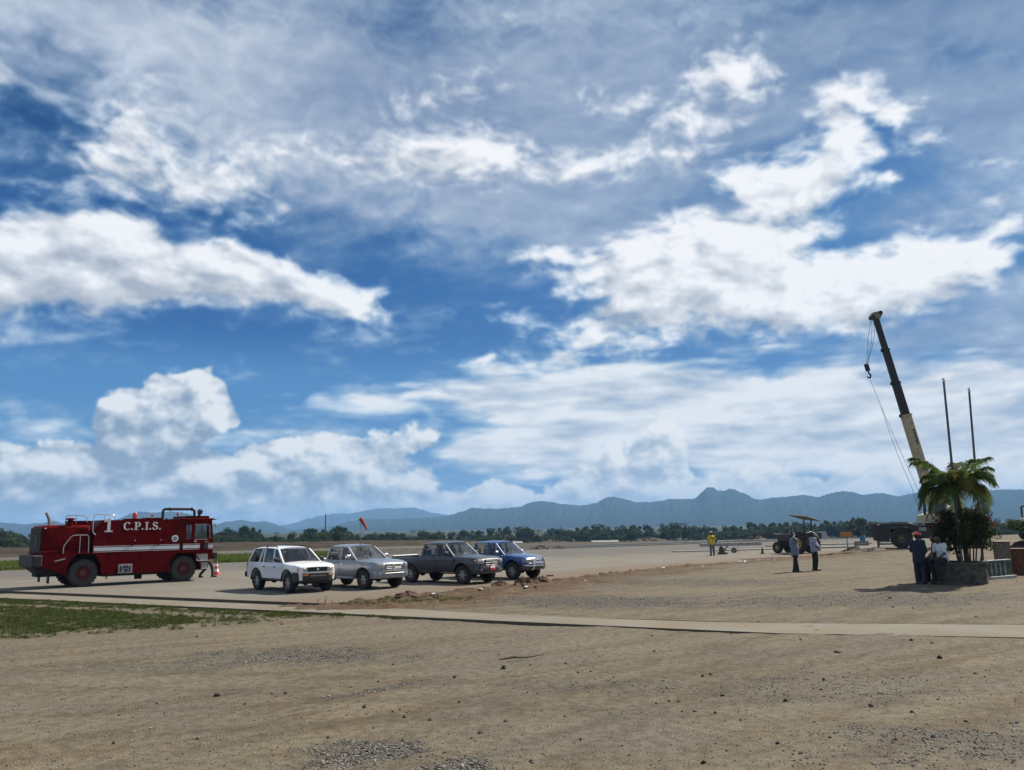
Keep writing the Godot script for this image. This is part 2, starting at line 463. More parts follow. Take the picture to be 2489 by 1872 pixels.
func make_land() -> void:
	land_noise = fnoise(101, 4, 0.5)
	apron_edge = line_of(APRON_EDGE)
	dirt_line = apron_edge.slice(1, 9)
	apron_poly = line_of(APRON_EDGE)
	apron_poly.append_array(line_of([-16.0, -77.2, -18.5, -67.4, -47.5, -50.6, -22.35, -36.75]))
	grass_poly = line_of([-34.0, -41.0, -20.04, -33.4, -9.98, -27.7, -5.6, -25.4, -6.9, -24.3, -10.0, -22.6, -12.6, -21.4, -22.0, -19.0, -40.0, -22.0])
	var xs := spaced([[-7000, -2600, 1100], [-2600, -700, 480], [-700, -140, 70], [-140, -46, 4.0], [-46, -26, 1.0], [-26, 24, 0.2], [24, 46, 0.8], [46, 140, 4.0], [140, 700, 56], [700, 2600, 380], [2600, 7000, 1100]])
	var zs := spaced([[60, 6, 6.0], [6, -5, 1.0], [-5, -42, 0.2], [-42, -70, 0.5], [-70, -125, 0.8], [-125, -220, 4.0], [-220, -700, 24], [-700, -2600, 300], [-2600, -9500, 1200]])
	setting("ground", sheet(xs, zs), M.earth)
	slab(apron_poly, func(_x): return 0.0, 0.30, 1.0, apron_tint, "apron", M.concrete)
	var path := line_of(PATH_NEAR)
	var back := line_of(PATH_FAR)
	back.reverse()
	path.append_array(back)
	slab(path, func(x): return lot(x) + lerpf(0.055, 0.014, smoothstep(0.0, 5.0, x)), 0.20, 0.8, path_tint, "path", M.concrete)
	# kerb line along the far side of the apron
	for r in [["far_kerb", 75.6, 0.5, 0.10, -9.0, 66.0], ["far_kerb", 79.0, 0.35, 0.16, 2.0, 80.0]]:
		var s := Shape.new()
		for k in 24:
			var x0: float = lerpf(r[4], r[5], k / 24.0)
			var x1: float = lerpf(r[4], r[5], (k + 1) / 24.0)
			var z0: float = -(r[1] + 0.49 * x0) / 0.87
			var z1: float = -(r[1] + 0.49 * x1) / 0.87
			var h: float = r[3]
			var a := Vector3(x0, ground_height(x0, z0), z0)
			var b := Vector3(x1, ground_height(x1, z1), z1)
			var w: Vector3 = Vector3(-0.49, 0, -0.87) * float(r[2])
			var dn := Vector3(0, -0.4, 0)
			var up := Vector3(0, h, 0)
			s.quad(a + up, b + up, b + w + up, a + w + up)
			s.quad(a + dn, b + dn, b + up, a + up)
		setting(r[0], s, M.kerb_stone)
	make_hills()

func make_hills() -> void:
	var far := {"main": [5200.0, 1700.0], "left": [5600.0, 1500.0], "pale": [8300.0, 1800.0]}
	for key in far:
		var r: Array = RIDGES[key]
		var dist: float = far[key][0]
		var deep: float = far[key][1]
		var a0: float = r[0]
		var a1: float = r[-2]
		var cols := int((a1 - a0) / 0.14)
		var rows := 16
		var v := PackedVector3Array()
		for j in rows + 3:
			for i in cols + 1:
				var az := lerpf(a0, a1, float(i) / cols)
				var k := 0
				while k < r.size() - 4 and r[k + 2] < az:
					k += 2
				var t := clampf((az - r[k]) / (r[k + 2] - r[k]), 0.0, 1.0)
				var el: float = lerpf(r[k + 1], r[k + 3], t) + land_noise.get_noise_2d(az * 5.0, dist) * 0.06
				var h := dist * tan(deg_to_rad(maxf(el, -0.3))) + 2.3
				var f := float(j) / rows
				var rr := dist - deep * (1.0 - minf(f, 1.0))
				if j > rows:
					rr = dist + (j - rows) * 500.0
				var gully := land_noise.get_noise_2d(az * 2.2, f * 2.5 + dist)
				var y: float
				if j > rows:
					y = lerpf(h, -12.0, (j - rows) / 2.0)
				else:
					y = -12.0 + (h + 12.0) * pow(f, 1.25 + gully * 0.5) * (1.0 + gully * 0.6 * sin(f * PI))
					y = minf(y, -12.0 + (h + 12.0) * rr / dist * (0.97 if j < rows else 1.0))
				v.append(Vector3(sin(deg_to_rad(az)) * rr, y, -cos(deg_to_rad(az)) * rr))
		var s := Shape.new()
		var n := cols + 1
		for j in rows + 2:
			for i in cols:
				s.quad(v[j * n + i], v[j * n + i + 1], v[(j + 1) * n + i + 1], v[(j + 1) * n + i])
		setting("hills", s, M.hill, 180.0)
# ---------------------------------------------------------------- trees and plants
var leaf_mesh := {}

func leaf_cards(s: Shape, c: Vector3, out: Vector3, size: float, n: int, spread: float) -> void:
	for k in n:
		var d := Vector3(rng.randfn(), rng.randfn(), rng.randfn()).normalized()
		var p := c + d * spread * rng.randf_range(0.75, 1.0)
		var normal := (d + out * 0.35 + Vector3(rng.randfn(), rng.randfn(), rng.randfn()) * 0.45).normalized()
		var u := normal.cross(Vector3(rng.randfn(), rng.randfn(), rng.randfn())).normalized()
		var w := normal.cross(u)
		var a := size * rng.randf_range(0.6, 1.3)
		s.tri(p - u * a * 0.5, p + w * a * 0.42, p + u * a * 0.6)
		s.tri(p - u * a * 0.5, p + u * a * 0.6, p - w * a * 0.42)

func crown_mesh(kind: int, variant: int) -> ArrayMesh:  # one metre high, base at the ground
	rng.seed = 900 + kind * 37 + variant
	var s := Shape.new()
	var lobes := 15 + variant * 2
	for k in lobes:
		var c: Vector3
		if kind == 3:  # low bush
			c = Vector3(rng.randf_range(-0.55, 0.55), rng.randf_range(0.2, 0.62), rng.randf_range(-0.55, 0.55))
		else:
			var a := rng.randf() * TAU
			var y := rng.randf_range(0.26, 0.84)
			var r := (0.33 + 0.05 * variant) * sqrt(clampf(1.0 - pow((y - 0.54) / 0.40, 2.0), 0.04, 1.0)) * sqrt(rng.randf())
			c = Vector3(cos(a) * r, y, sin(a) * r)
		var spread := rng.randf_range(0.10, 0.17) * (1.35 if kind == 3 else 1.0)
		leaf_cards(s, c, Vector3(c.x, 0.4, c.z).normalized(), 0.085, 46, spread)
	return s.mesh(0.0)

func trunk_mesh(variant: int) -> ArrayMesh:
	rng.seed = 700 + variant
	var s := Shape.new()
	s.tube([Vector3(0, -0.03, 0), Vector3(0.01, 0.22, 0), Vector3(-0.01, 0.5, 0.01), Vector3(0, 0.72, 0)], [0.032, 0.026, 0.018, 0.008], 6)
	for k in 5:
		var a := rng.randf() * TAU
		var y := rng.randf_range(0.25, 0.5)
		s.tube([Vector3(0, y, 0), Vector3(cos(a) * 0.14, y + 0.14, sin(a) * 0.14), Vector3(cos(a) * 0.24, y + 0.3, sin(a) * 0.24)], [0.014, 0.010, 0.004], 5)
	return s.mesh(60.0)

func frond(length: float, rise: float, leaflets: int, wide: float, droop: float) -> Shape:  # along +x from the crown
	var s := Shape.new()
	var spine := []
	for k in 9:
		var t := k / 8.0
		spine.append(Vector3(length * (t - 0.18 * t * t * droop), rise * t * length - droop * length * 0.62 * pow(t, 2.2), 0))
	var radii := []
	for k in 9:
		radii.append(lerpf(length * 0.012, length * 0.003, k / 8.0))
	s.tube(spine, radii, 5)
	for k in leaflets:
		var t := lerpf(0.12, 0.99, float(k) / leaflets)
		var f := t * 8.0
		var i := mini(int(f), 7)
		var p: Vector3 = spine[i].lerp(spine[i + 1], f - i)
		var d: Vector3 = (spine[i + 1] - spine[i]).normalized()
		var len := wide * length * (0.35 + 0.65 * sin(PI * pow(t, 0.75))) * rng.randf_range(0.85, 1.1)
		for side in [-1.0, 1.0]:
			var o: Vector3 = (Vector3(0, 0, side) + d * 0.75 + Vector3(0, rng.randf_range(-0.15, 0.35), 0)).normalized()
			var tip := p + o * len + Vector3(0, -len * rng.randf_range(0.3, 0.75), 0)
			var mid := p + o * len * 0.55 + Vector3(0, -len * 0.05, 0)
			var w := d * length * 0.0085
			s.quad(p - w, p + w, mid + w * 1.1, mid - w * 1.1)
			s.tri(mid - w * 1.1, mid + w * 1.1, tip)
	return s

func palm_far_mesh(variant: int) -> Array:
	rng.seed = 800 + variant
	var fr := Shape.new()
	for k in 15:
		var a := TAU * k / 15.0 + rng.randf_range(-0.2, 0.2)
		var f := frond(0.34, rng.randf_range(0.1, 0.95), 13, 0.22, rng.randf_range(0.7, 1.2))
		fr.add(f, Transform3D(Basis(Vector3.UP, a), Vector3(0.02, 0.74, 0)))
	var tr := Shape.new().tube([Vector3(-0.03, -0.02, 0), Vector3(0.0, 0.3, 0.01), Vector3(0.01, 0.55, 0), Vector3(0.02, 0.75, 0)], [0.026, 0.019, 0.016, 0.015], 7)
	return [tr.mesh(60.0), fr.mesh(0.0)]

func make_far_trees() -> void:
	var trunks := []
	for k in 3:
		trunks.append(trunk_mesh(k))
	var crowns := {0: [], 2: [], 3: []}
	for kind in crowns:
		for k in 4:
			crowns[kind].append(crown_mesh(kind, k))
	var palms := [palm_far_mesh(0), palm_far_mesh(1)]
	var label := ["dark green broadleaf tree in the treeline beyond the airfield", "palm tree standing in the treeline beyond the airfield", "lighter green tree in the treeline beyond the airfield", "low green bush in the treeline beyond the airfield"]
	var called := ["broadleaf_tree", "palm_tree", "light_tree", "bush"]
	rng.seed = 31
	for i in TREES.size():
		var t: Array = TREES[i]
		var kind: int = t[0]
		var alone := i == TREES.size() - 1
		var root := thing(called[kind], label[kind] if not alone else "lone dark tree standing nearer than the treeline, left of the crane", "bush" if kind == 3 else "tree", Vector3(t[1], t[2] - 0.2, t[3]), rng.randf() * TAU, "" if alone else "treeline beyond the airfield")
		var h: float = t[4] + 0.2
		var k := rng.randi() % 4
		if kind == 1:
			part(root, "trunk", palms[k % 2][0], M.bark).scale = Vector3(h, h, h)
			part(root, "crown", palms[k % 2][1], M.leaf_far).scale = Vector3(h, h, h)
		else:
			var w: float = h * (rng.randf_range(0.95, 1.35) if kind != 3 else rng.randf_range(1.3, 2.2))
			var c := part(root, "crown", crowns[kind][k], M.leaf_light if kind == 2 else [M.leaf_far, M.leaf_far2, M.leaf_far3][rng.randi() % 3])
			c.scale = Vector3(w, h, w)
			if kind != 3:
				part(root, "trunk", trunks[k % 3], M.bark).scale = Vector3(h, h, h)

func leaf(c: Color, back := 0.35) -> StandardMaterial3D:
	var m := mat(c, 0.85)
	m.metallic_specular = 0.12
	m.backlight_enabled = true
	# light through the leaf keeps the leaf's hue
	var l := c.srgb_to_linear()
	var top := maxf(l.r, maxf(l.g, l.b))
	m.backlight = lin(l.r / top * back * 0.3, l.g / top * back * 0.3, l.b / top * back * 0.3)
	m.cull_mode = BaseMaterial3D.CULL_DISABLED
	return m

func make_planter() -> void:
	var y := lot(15.3)
	var c := Vector3(15.22, y, -29.15)
	var ring := thing("round_planter", "round stained concrete planter with the palm tree", "planter", c)
	part(ring, "wall", Shape.new().lathe([[0.78, 0.0], [0.86, 0.0], [0.86, 0.62], [0.90, 0.64], [0.90, 0.72], [0.76, 0.72], [0.76, 0.50]], 40), M.planter)
	part(ring, "soil", Shape.new().lathe([[0.77, 0.40], [0.77, 0.62], [0.4, 0.66], [0.0, 0.66]], 24), M.soil)
	# green box planter behind it
	var g := thing("box_planter", "green painted box planter with white streaks", "planter", Vector3(17.35, y, -31.3), 0.55)
	for s in [[Vector3(0, 0.31, 0.42), Vector3(1.5, 0.62, 0.10)], [Vector3(0, 0.31, -0.42), Vector3(1.5, 0.62, 0.10)], [Vector3(0.70, 0.31, 0), Vector3(0.10, 0.62, 0.74)], [Vector3(-0.70, 0.31, 0), Vector3(0.10, 0.62, 0.74)]]:
		part(g, "side_panel", Shape.new().box(s[0], s[1], 0.008), M.planter_green)
	part(g, "rim", Shape.new().box(Vector3(0, 0.645, 0.42), Vector3(1.6, 0.05, 0.16), 0.01), M.planter_rim)
	part(g, "soil", Shape.new().box(Vector3(0, 0.50, 0), Vector3(1.28, 0.06, 0.72), 0.0), M.soil)
	part(g, "footing", Shape.new().box(Vector3(0, 0.05, 0.56), Vector3(1.7, 0.10, 0.14), 0.01), M.planter_rim)
	for k in 4:
		part(g, "white_streak", Shape.new().box(Vector3(-0.5 + k * 0.3, 0.33, 0.474), Vector3(0.07, 0.46, 0.008), 0.0), M.planter_rim)
	# flag poles
	for p in [["grey metal flagpole standing in the round planter", Vector3(15.28, y + 0.55, -29.05), Vector3(0.11, 6.55, -0.1)], ["grey metal flagpole behind the palm, right of the other", Vector3(17.35, y, -31.5), Vector3(0.22, 7.1, 0)]]:
		var f := thing("flagpole", p[0], "flagpole", p[1], 0.0, "flagpoles by the palm")
		part(f, "shaft", Shape.new().tube([Vector3.ZERO, p[2] * 0.55, p[2]], [0.048, 0.042, 0.036], 12), M.pole_grey)
		part(f, "truck_cap", Shape.new().tube([p[2] + Vector3(0.0, -0.12, 0), p[2] + Vector3(0, 0.02, 0)], 0.045, 10), M.steel)
		part(f, "pulley", Shape.new().box(p[2] + Vector3(0.06, -0.05, 0), Vector3(0.06, 0.05, 0.03), 0.01), M.steel)
		part(f, "base_sleeve", Shape.new().tube([Vector3.ZERO, Vector3(0, 0.35, 0)], 0.065, 10), M.pole_grey)
	make_palm(Vector3(15.62, y + 0.6, -29.3))
	make_shrub(Vector3(15.62, y + 0.62, -29.35))
	# brown cabinet with a lower counter
	var b := thing("wooden_cabinet", "brown wooden cabinet with pale boarded front and lower counter", "cabinet", Vector3(19.15, y, -33.3), -0.50)
	part(b, "tall_box", Shape.new().box(Vector3(0, 0.62, 0), Vector3(0.58, 1.24, 0.9), 0.01), M.cabinet_brown)
	for k in 3:
		part(b, "front_board", Shape.new().box(Vector3(-0.19 + k * 0.19, 0.62, 0.458), Vector3(0.184, 1.22, 0.02), 0.004), M.cabinet_pale)
	part(b, "top_board", Shape.new().box(Vector3(0, 1.255, 0), Vector3(0.64, 0.03, 0.96), 0.005), M.cabinet_pale)
	part(b, "counter", Shape.new().box(Vector3(1.0, 0.48, -0.1), Vector3(1.4, 0.96, 0.68), 0.01), M.cabinet_brown)
	part(b, "counter_top", Shape.new().box(Vector3(1.0, 0.975, -0.1), Vector3(1.42, 0.03, 0.74), 0.005), M.cabinet_brown)
	single("white_pipe", "white pipe lying on the ground below the brown cabinet", "pipe", Shape.new().tube([Vector3(-0.6, 0.06, 0), Vector3(0.8, 0.06, -0.1)], 0.05, 10), M.white_dull, Vector3(20.35, y, -32.4))

func make_palm(at: Vector3) -> void:
	var root := thing("ornamental_palm", "small palm with arching green fronds in the round planter", "palm", at)
	var lean := Vector3(-0.10, 2.45, 0.0)
	var tr := []
	var ra := []
	for k in 13:
		var t := k / 12.0
		tr.append(Vector3(lean.x * t * t, lean.y * t, 0.03 * sin(t * 4.0)))
		ra.append(lerpf(0.075, 0.050, t) * (1.0 + 0.06 * (k % 2)))
	part(root, "trunk", Shape.new().tube(tr, ra, 10), M.palm_trunk, 60.0)
	rng.seed = 77
	var n := 26
	for k in n:
		var a := TAU * k * 0.382 + rng.randf_range(-0.15, 0.15)
		var t := float(k) / n
		var f := frond(rng.randf_range(1.45, 1.9), lerpf(1.45, 0.55, t), 84, 0.30, lerpf(1.15, 1.65, t))
		var o := part(root, "frond", f, [M.palm_leaf, M.palm_leaf2, M.palm_leaf2, M.palm_dry][k % 4], 0.0)
		o.transform = Transform3D(Basis(Vector3.UP, a), lean + Vector3(0, -0.05 + 0.1 * (1.0 - t), 0))

func make_shrub(at: Vector3) -> void:
	var root := thing("flowering_shrub", "dark bushy shrub with red flowers under the palm", "shrub", at)
	rng.seed = 88
	for k in 11:
		var a := TAU * k / 11.0 + rng.randf_range(-0.2, 0.2)
		var r := rng.randf_range(0.15, 0.45)
		var p := Vector3(cos(a) * r, 0, sin(a) * r * 0.8)
		part(root, "stem", Shape.new().tube([p, p * 1.3 + Vector3(0, 0.55, 0), p * 2.1 + Vector3(rng.randf_range(-0.1, 0.1), 1.25, 0)], [0.028, 0.022, 0.012], 6), M.bark)
	var lobes := [M.shrub_leaf, M.shrub_leaf2, M.shrub_leaf]
	for b in 3:
		var s := Shape.new()
		for k in 26:
			var a := rng.randf() * TAU
			var y := rng.randf_range(0.55, 1.72)
			var r := 1.0 * sqrt(clampf(1.0 - pow((y - 1.2) / 0.95, 2.0), 0.05, 1.0)) * sqrt(rng.randf_range(0.15, 1.0))
			var c := Vector3(cos(a) * r + 0.05, y, sin(a) * r * 0.75)
			leaf_cards(s, c, Vector3(c.x, 0.5, c.z).normalized(), 0.085, 70, rng.randf_range(0.20, 0.32))
		part(root, "foliage", s, lobes[b], 0.0)
	for k in 20:
		var a := rng.randf() * TAU
		var y := rng.randf_range(1.25, 1.98)
		var r := 1.12 * sqrt(clampf(1.0 - pow((y - 1.15) / 0.95, 2.0), 0.02, 1.0))
		var s := Shape.new()
		leaf_cards(s, Vector3(cos(a) * r, y, sin(a) * r * 0.75), Vector3.UP, 0.055, 16, 0.085)
		part(root, "flower", s, M.flower_red, 0.0)
# ---------------------------------------------------------------- crane, tractor and site machines
func box_boom(a: Vector3, b: Vector3, w0: float, h0: float, w1: float, h1: float) -> Shape:  # a tapered box beam with chamfered edges
	var d := (b - a).normalized()
	var side := d.cross(Vector3(0, 0, 1)).normalized()
	var deep := side.cross(d)
	var rings := []
	for e in [[a, w0, h0], [b, w1, h1]]:
		var ring := PackedVector3Array()
		var w: float = e[1] * 0.5
		var h: float = e[2] * 0.5
		var c := minf(w, h) * 0.25
		for q in [[w, h - c], [w - c, h], [-w + c, h], [-w, h - c], [-w, -h + c], [-w + c, -h], [w - c, -h], [w, -h + c]]:
			ring.append(e[0] + side * q[0] - deep * q[1])
		rings.append(ring)
	return Shape.new().loft(rings)

func make_crane() -> void:
	var y := ground_height(30.2, -65.5)
	var root := thing("mobile_crane", "rough terrain crane with raised cream and black telescopic boom", "crane", Vector3(30.0, y, -65.5), -0.45)
	var turn := -0.45
	var dark: Material = M.crane_dark
	part(root, "carrier", Shape.new().prism(poly([-1.95, 1.93, -1.95, 0.62, -0.9, 0.55, -0.82, 1.2, -0.55, 1.66, 0.5, 1.66, 0.85, 1.2, 1.0, 0.75, 3.3, 0.75, 3.4, 1.2, 3.7, 1.66, 4.7, 1.66, 5.1, 1.2, 5.2, 0.8, 6.0, 0.9, 6.0, 1.75, 1.15, 1.75, 0.62, 1.93]), -2.35, 0.05), dark, 20.0)
	for x in [0.0, 4.2]:
		part(root, "wheel_well", Shape.new().box(Vector3(x, 1.05, -1.15), Vector3(1.5, 0.9, 1.0), 0.0), M.under)
		for z in [-0.28, -2.05]:
			big_wheel(root, Vector3(x, 0.79, z), 0.79, 0.55, 1.0 if z > -1.0 else -1.0, M.crane_rim, M.rubber, 20, 0.36)
		part(root, "axle", Shape.new().tube([Vector3(x, 0.79, -2.0), Vector3(x, 0.79, -0.4)], 0.14, 10), M.under)
	for p in [[-1.72, -0.15], [-1.72, -2.2], [5.6, -0.15], [5.6, -2.2]]:
		var leg := part(root, "outrigger_leg", Shape.new().tube([Vector3(p[0], 0.9, p[1]), Vector3(p[0], 0.06, p[1])], 0.06, 8), M.steel_dull)
		part(leg, "foot", Shape.new().lathe([[0.22, 0.0], [0.22, 0.04], [0.09, 0.12], [0.0, 0.13]], 12, Transform3D(Basis(), Vector3(p[0], 0.0, p[1]))), dark)
	part(root, "beam_box", Shape.new().box(Vector3(-1.80, 1.2, -1.15), Vector3(0.42, 1.1, 2.5), 0.03), M.crane_rust)
	part(root, "deck_rail", Shape.new().box(Vector3(-0.6, 1.98, -0.1), Vector3(2.3, 0.06, 0.08), 0.01), M.crane_dark)
	part(root, "lamp_cluster", Shape.new().box(Vector3(-1.55, 1.83, 0.07), Vector3(0.20, 0.06, 0.04), 0.01), M.chrome)
	# what slews: built square to the picture's axes and turned back on the turntable
	var up := Transform3D(Basis(Vector3.UP, -turn), Vector3(2.35, 0, -1.15))
	part(root, "turntable", Shape.new().lathe([[0.85, 0.0], [0.85, 0.18], [0.0, 0.18]], 24, Transform3D(Basis(), Vector3(2.6, 1.74, -1.15))), dark)
	part(root, "slewing_house", Shape.new().prism(poly([-1.0, 1.95, 2.6, 1.95, 2.6, 3.0, 1.4, 3.2, -0.85, 2.5]), -0.75, 0.65), M.crane_cream).transform = up
	part(root, "counterweight", Shape.new().box(Vector3(2.7, 2.5, 0), Vector3(0.9, 1.0, 2.3), 0.08), dark).transform = up
	var cab := part(root, "operator_cab", Shape.new().prism(poly([-0.75, 1.98, 0.45, 1.98, 0.45, 3.65, -0.5, 3.65, -0.75, 2.7]), 0.72, 1.5), M.crane_cream)
	cab.transform = up
	part(cab, "cab_window", Shape.new().prism(poly([-0.55, 2.45, 0.30, 2.45, 0.30, 3.52, -0.42, 3.52, -0.57, 2.75]), 1.495, 1.512), M.glass_dark)
	part(cab, "cab_window", Shape.new().box(Vector3(-0.63, 3.16, 1.11), Vector3(0.02, 0.80, 0.62), 0.0, Basis(Vector3.BACK, -0.26)), M.glass_dark)
	part(root, "number_panel", Shape.new().box(Vector3(1.55, 1.45, 0.065), Vector3(0.5, 0.28, 0.02), 0.0), M.panel_grey)
	# boom: cream base section, three dark sections drawn out of it
	var foot := Vector3(0.25, 2.75, 0)
	var tip := Vector3(-2.98, 18.35, 0)
	var along := tip - foot
	var stops := [0.0, 0.492, 0.660, 0.835, 1.0]
	var wide := [0.72, 0.58, 0.50, 0.43]
	for k in 4:
		var a: Vector3 = foot + along * (stops[k] - (0.0 if k == 0 else 0.02))
		var b: Vector3 = foot + along * stops[k + 1]
		var s := part(root, "boom_section", box_boom(a, b, wide[k], wide[k] * 0.9, wide[k] * 0.97, wide[k] * 0.87), M.crane_cream if k == 0 else M.crane_black, 20.0)
		s.transform = up
		if k < 3:
			part(s, "boom_collar", box_boom(b - along.normalized() * 0.14, b, wide[k] * 1.12, wide[k] * 1.05, wide[k] * 1.12, wide[k] * 1.05), M.crane_cream if k == 0 else M.crane_black, 20.0)
			part(s, "guide_block", Shape.new().box(b + Vector3(-wide[k] * 0.62, -0.1, 0), Vector3(0.10, 0.26, 0.2), 0.02), M.crane_black)
	var u := along.normalized()
	var side := u.cross(Vector3(0, 0, 1)).normalized()
	for k in 6:  # dark maker's marks too far away to read
		part(root, "boom_marking", Shape.new().box(foot + along * (0.345 + k * 0.0125) + side * 0.12 + Vector3(0, 0, 0.330), Vector3(0.16, 0.13, 0.012), 0.0, Basis(Vector3.BACK, atan2(u.y, u.x) - PI / 2)), M.crane_black).transform = up
	part(root, "lift_cylinder", Shape.new().tube([Vector3(-0.6, 2.3, 0), foot + along * 0.16 - side * 0.25], 0.11, 10), M.crane_black).transform = up
	# boom head with sheaves
	var head := part(root, "boom_head", Shape.new().prism(poly([-3.34, 18.25, -3.46, 18.52, -3.22, 18.80, -2.56, 18.92, -2.50, 18.68, -2.70, 18.30]), -0.25, 0.25), M.crane_head, 20.0)
	head.transform = up
	for q in [[-3.28, 18.42], [-2.66, 18.75]]:
		part(head, "sheave", Shape.new().lathe([[0.17, -0.28], [0.17, 0.28]], 16, Transform3D(Basis(Vector3.RIGHT, PI / 2), Vector3(q[0], q[1], 0))), M.crane_black)
	# hook block on its ropes
	var hk := Vector3(-4.05, 14.15, 0)
	var block := part(root, "hook_block", Shape.new().box(hk + Vector3(0, 0.15, 0), Vector3(0.34, 0.62, 0.26), 0.06, Basis(Vector3.BACK, 0.22)), M.crane_black)
	block.transform = up
	part(block, "hook", Shape.new().tube([hk + Vector3(0.06, -0.15, 0), hk + Vector3(0.09, -0.32, 0), hk + Vector3(0.22, -0.45, 0), hk + Vector3(0.20, -0.66, 0), hk + Vector3(0.02, -0.70, 0), hk + Vector3(-0.06, -0.55, 0)], [0.06, 0.07, 0.075, 0.075, 0.07, 0.03], 8), M.crane_black)
	for r in [[Vector3(-3.40, 18.25, 0.05), Vector3(-3.80, 16.6, 0.05), Vector3(-3.90, 15.6, 0.05), hk + Vector3(-0.08, 0.4, 0.05)], [Vector3(-3.28, 18.25, -0.05), Vector3(-3.45, 16.6, -0.05), hk + Vector3(0.06, 0.45, -0.05)], [Vector3(-3.15, 18.25, -0.05), Vector3(-3.20, 16.9, -0.05), Vector3(-3.5, 15.9, -0.05), hk + Vector3(0.10, 0.45, -0.05)]]:
		part(root, "hoist_rope", Shape.new().tube(r, 0.018, 5), M.rope).transform = up
	part(root, "tag_line", Shape.new().tube([hk + Vector3(0.1, -0.7, 0), Vector3(-3.25, 11.2, 0), Vector3(-2.85, 9.4, 0), Vector3(-2.25, 7.2, 0), Vector3(-1.4, 4.6, 0), Vector3(-0.9, 2.5, 0)], 0.015, 5), M.rope).transform = up
	part(root, "tag_line", Shape.new().tube([Vector3(-3.25, 11.2, 0), Vector3(-2.5, 8.9, 0), Vector3(-1.5, 6.0, 0), Vector3(-0.5, 3.3, 0)], 0.015, 5), M.rope).transform = up

func make_tractor() -> void:
	var f := Vector2(-0.55, -0.83).normalized()
	var root := thing("tractor", "tractor with yellow wheel hubs and tilted flat canopy", "tractor", Vector3(21.65, 0.0, -63.1), atan2(-f.y, f.x))
	for s in [-1.0, 1.0]:
		big_wheel(root, Vector3(0, 0.75, s * 0.72), 0.75, 0.44, s, M.tractor_yellow, M.rubber, 22, 0.40)
		wheel_parts(root, Vector3(2.0, 0.42, s * 0.62), 0.42, 0.26, s, M.tractor_yellow, 5, 0.22)
		part(root, "mudguard", Shape.new().tube(arc(Vector3(0, 0.75, s * 0.62), 0.84, 0.5, 2.8, 10, Vector3(1, 0, 0), Vector3(0, 1, 0)), 0.05, 6), M.tractor_body)
		part(root, "canopy_post", Shape.new().tube([Vector3(-0.35, 0.95, s * 0.42), Vector3(-0.40, 2.52, s * 0.42)], 0.05, 6), M.trim)
	part(root, "rear_axle", Shape.new().tube([Vector3(0, 0.75, -0.6), Vector3(0, 0.75, 0.6)], 0.15, 10).box(Vector3(-0.1, 0.85, 0), Vector3(0.5, 0.6, 0.5), 0.06), M.under)
	part(root, "bonnet", Shape.new().box(Vector3(1.5, 1.12, 0), Vector3(1.7, 0.62, 0.56), 0.10), M.tractor_body)
	part(root, "engine_block", Shape.new().box(Vector3(1.3, 0.72, 0), Vector3(1.9, 0.40, 0.42), 0.03), M.under)
	part(root, "front_axle", Shape.new().tube([Vector3(2.0, 0.45, -0.55), Vector3(2.0, 0.45, 0.55)], 0.06, 8), M.under)
	part(root, "exhaust_stack", Shape.new().tube([Vector3(1.3, 1.4, 0.2), Vector3(1.3, 2.0, 0.2)], 0.04, 8), M.trim)
	part(root, "seat", Shape.new().box(Vector3(-0.05, 1.12, 0), Vector3(0.42, 0.1, 0.44), 0.04).box(Vector3(-0.26, 1.34, 0), Vector3(0.1, 0.42, 0.44), 0.04), M.trim)
	part(root, "steering_wheel", Shape.new().tube(arc(Vector3(0.45, 1.45, 0), 0.2, 0, TAU, 14, Vector3(0.5, 0.86, 0), Vector3(0, 0, 1)), 0.018, 6, false), M.trim)
	part(root, "canopy", Shape.new().box(Vector3(-0.15, 2.60, 0.02), Vector3(1.75, 0.06, 1.55), 0.02, Basis(Vector3.RIGHT, 0.21) * Basis(Vector3.BACK, 0.10)), M.canopy)
	part(root, "rear_lamp", Shape.new().box(Vector3(-0.5, 1.55, 0.1), Vector3(0.06, 0.1, 0.3), 0.02), M.sticker)

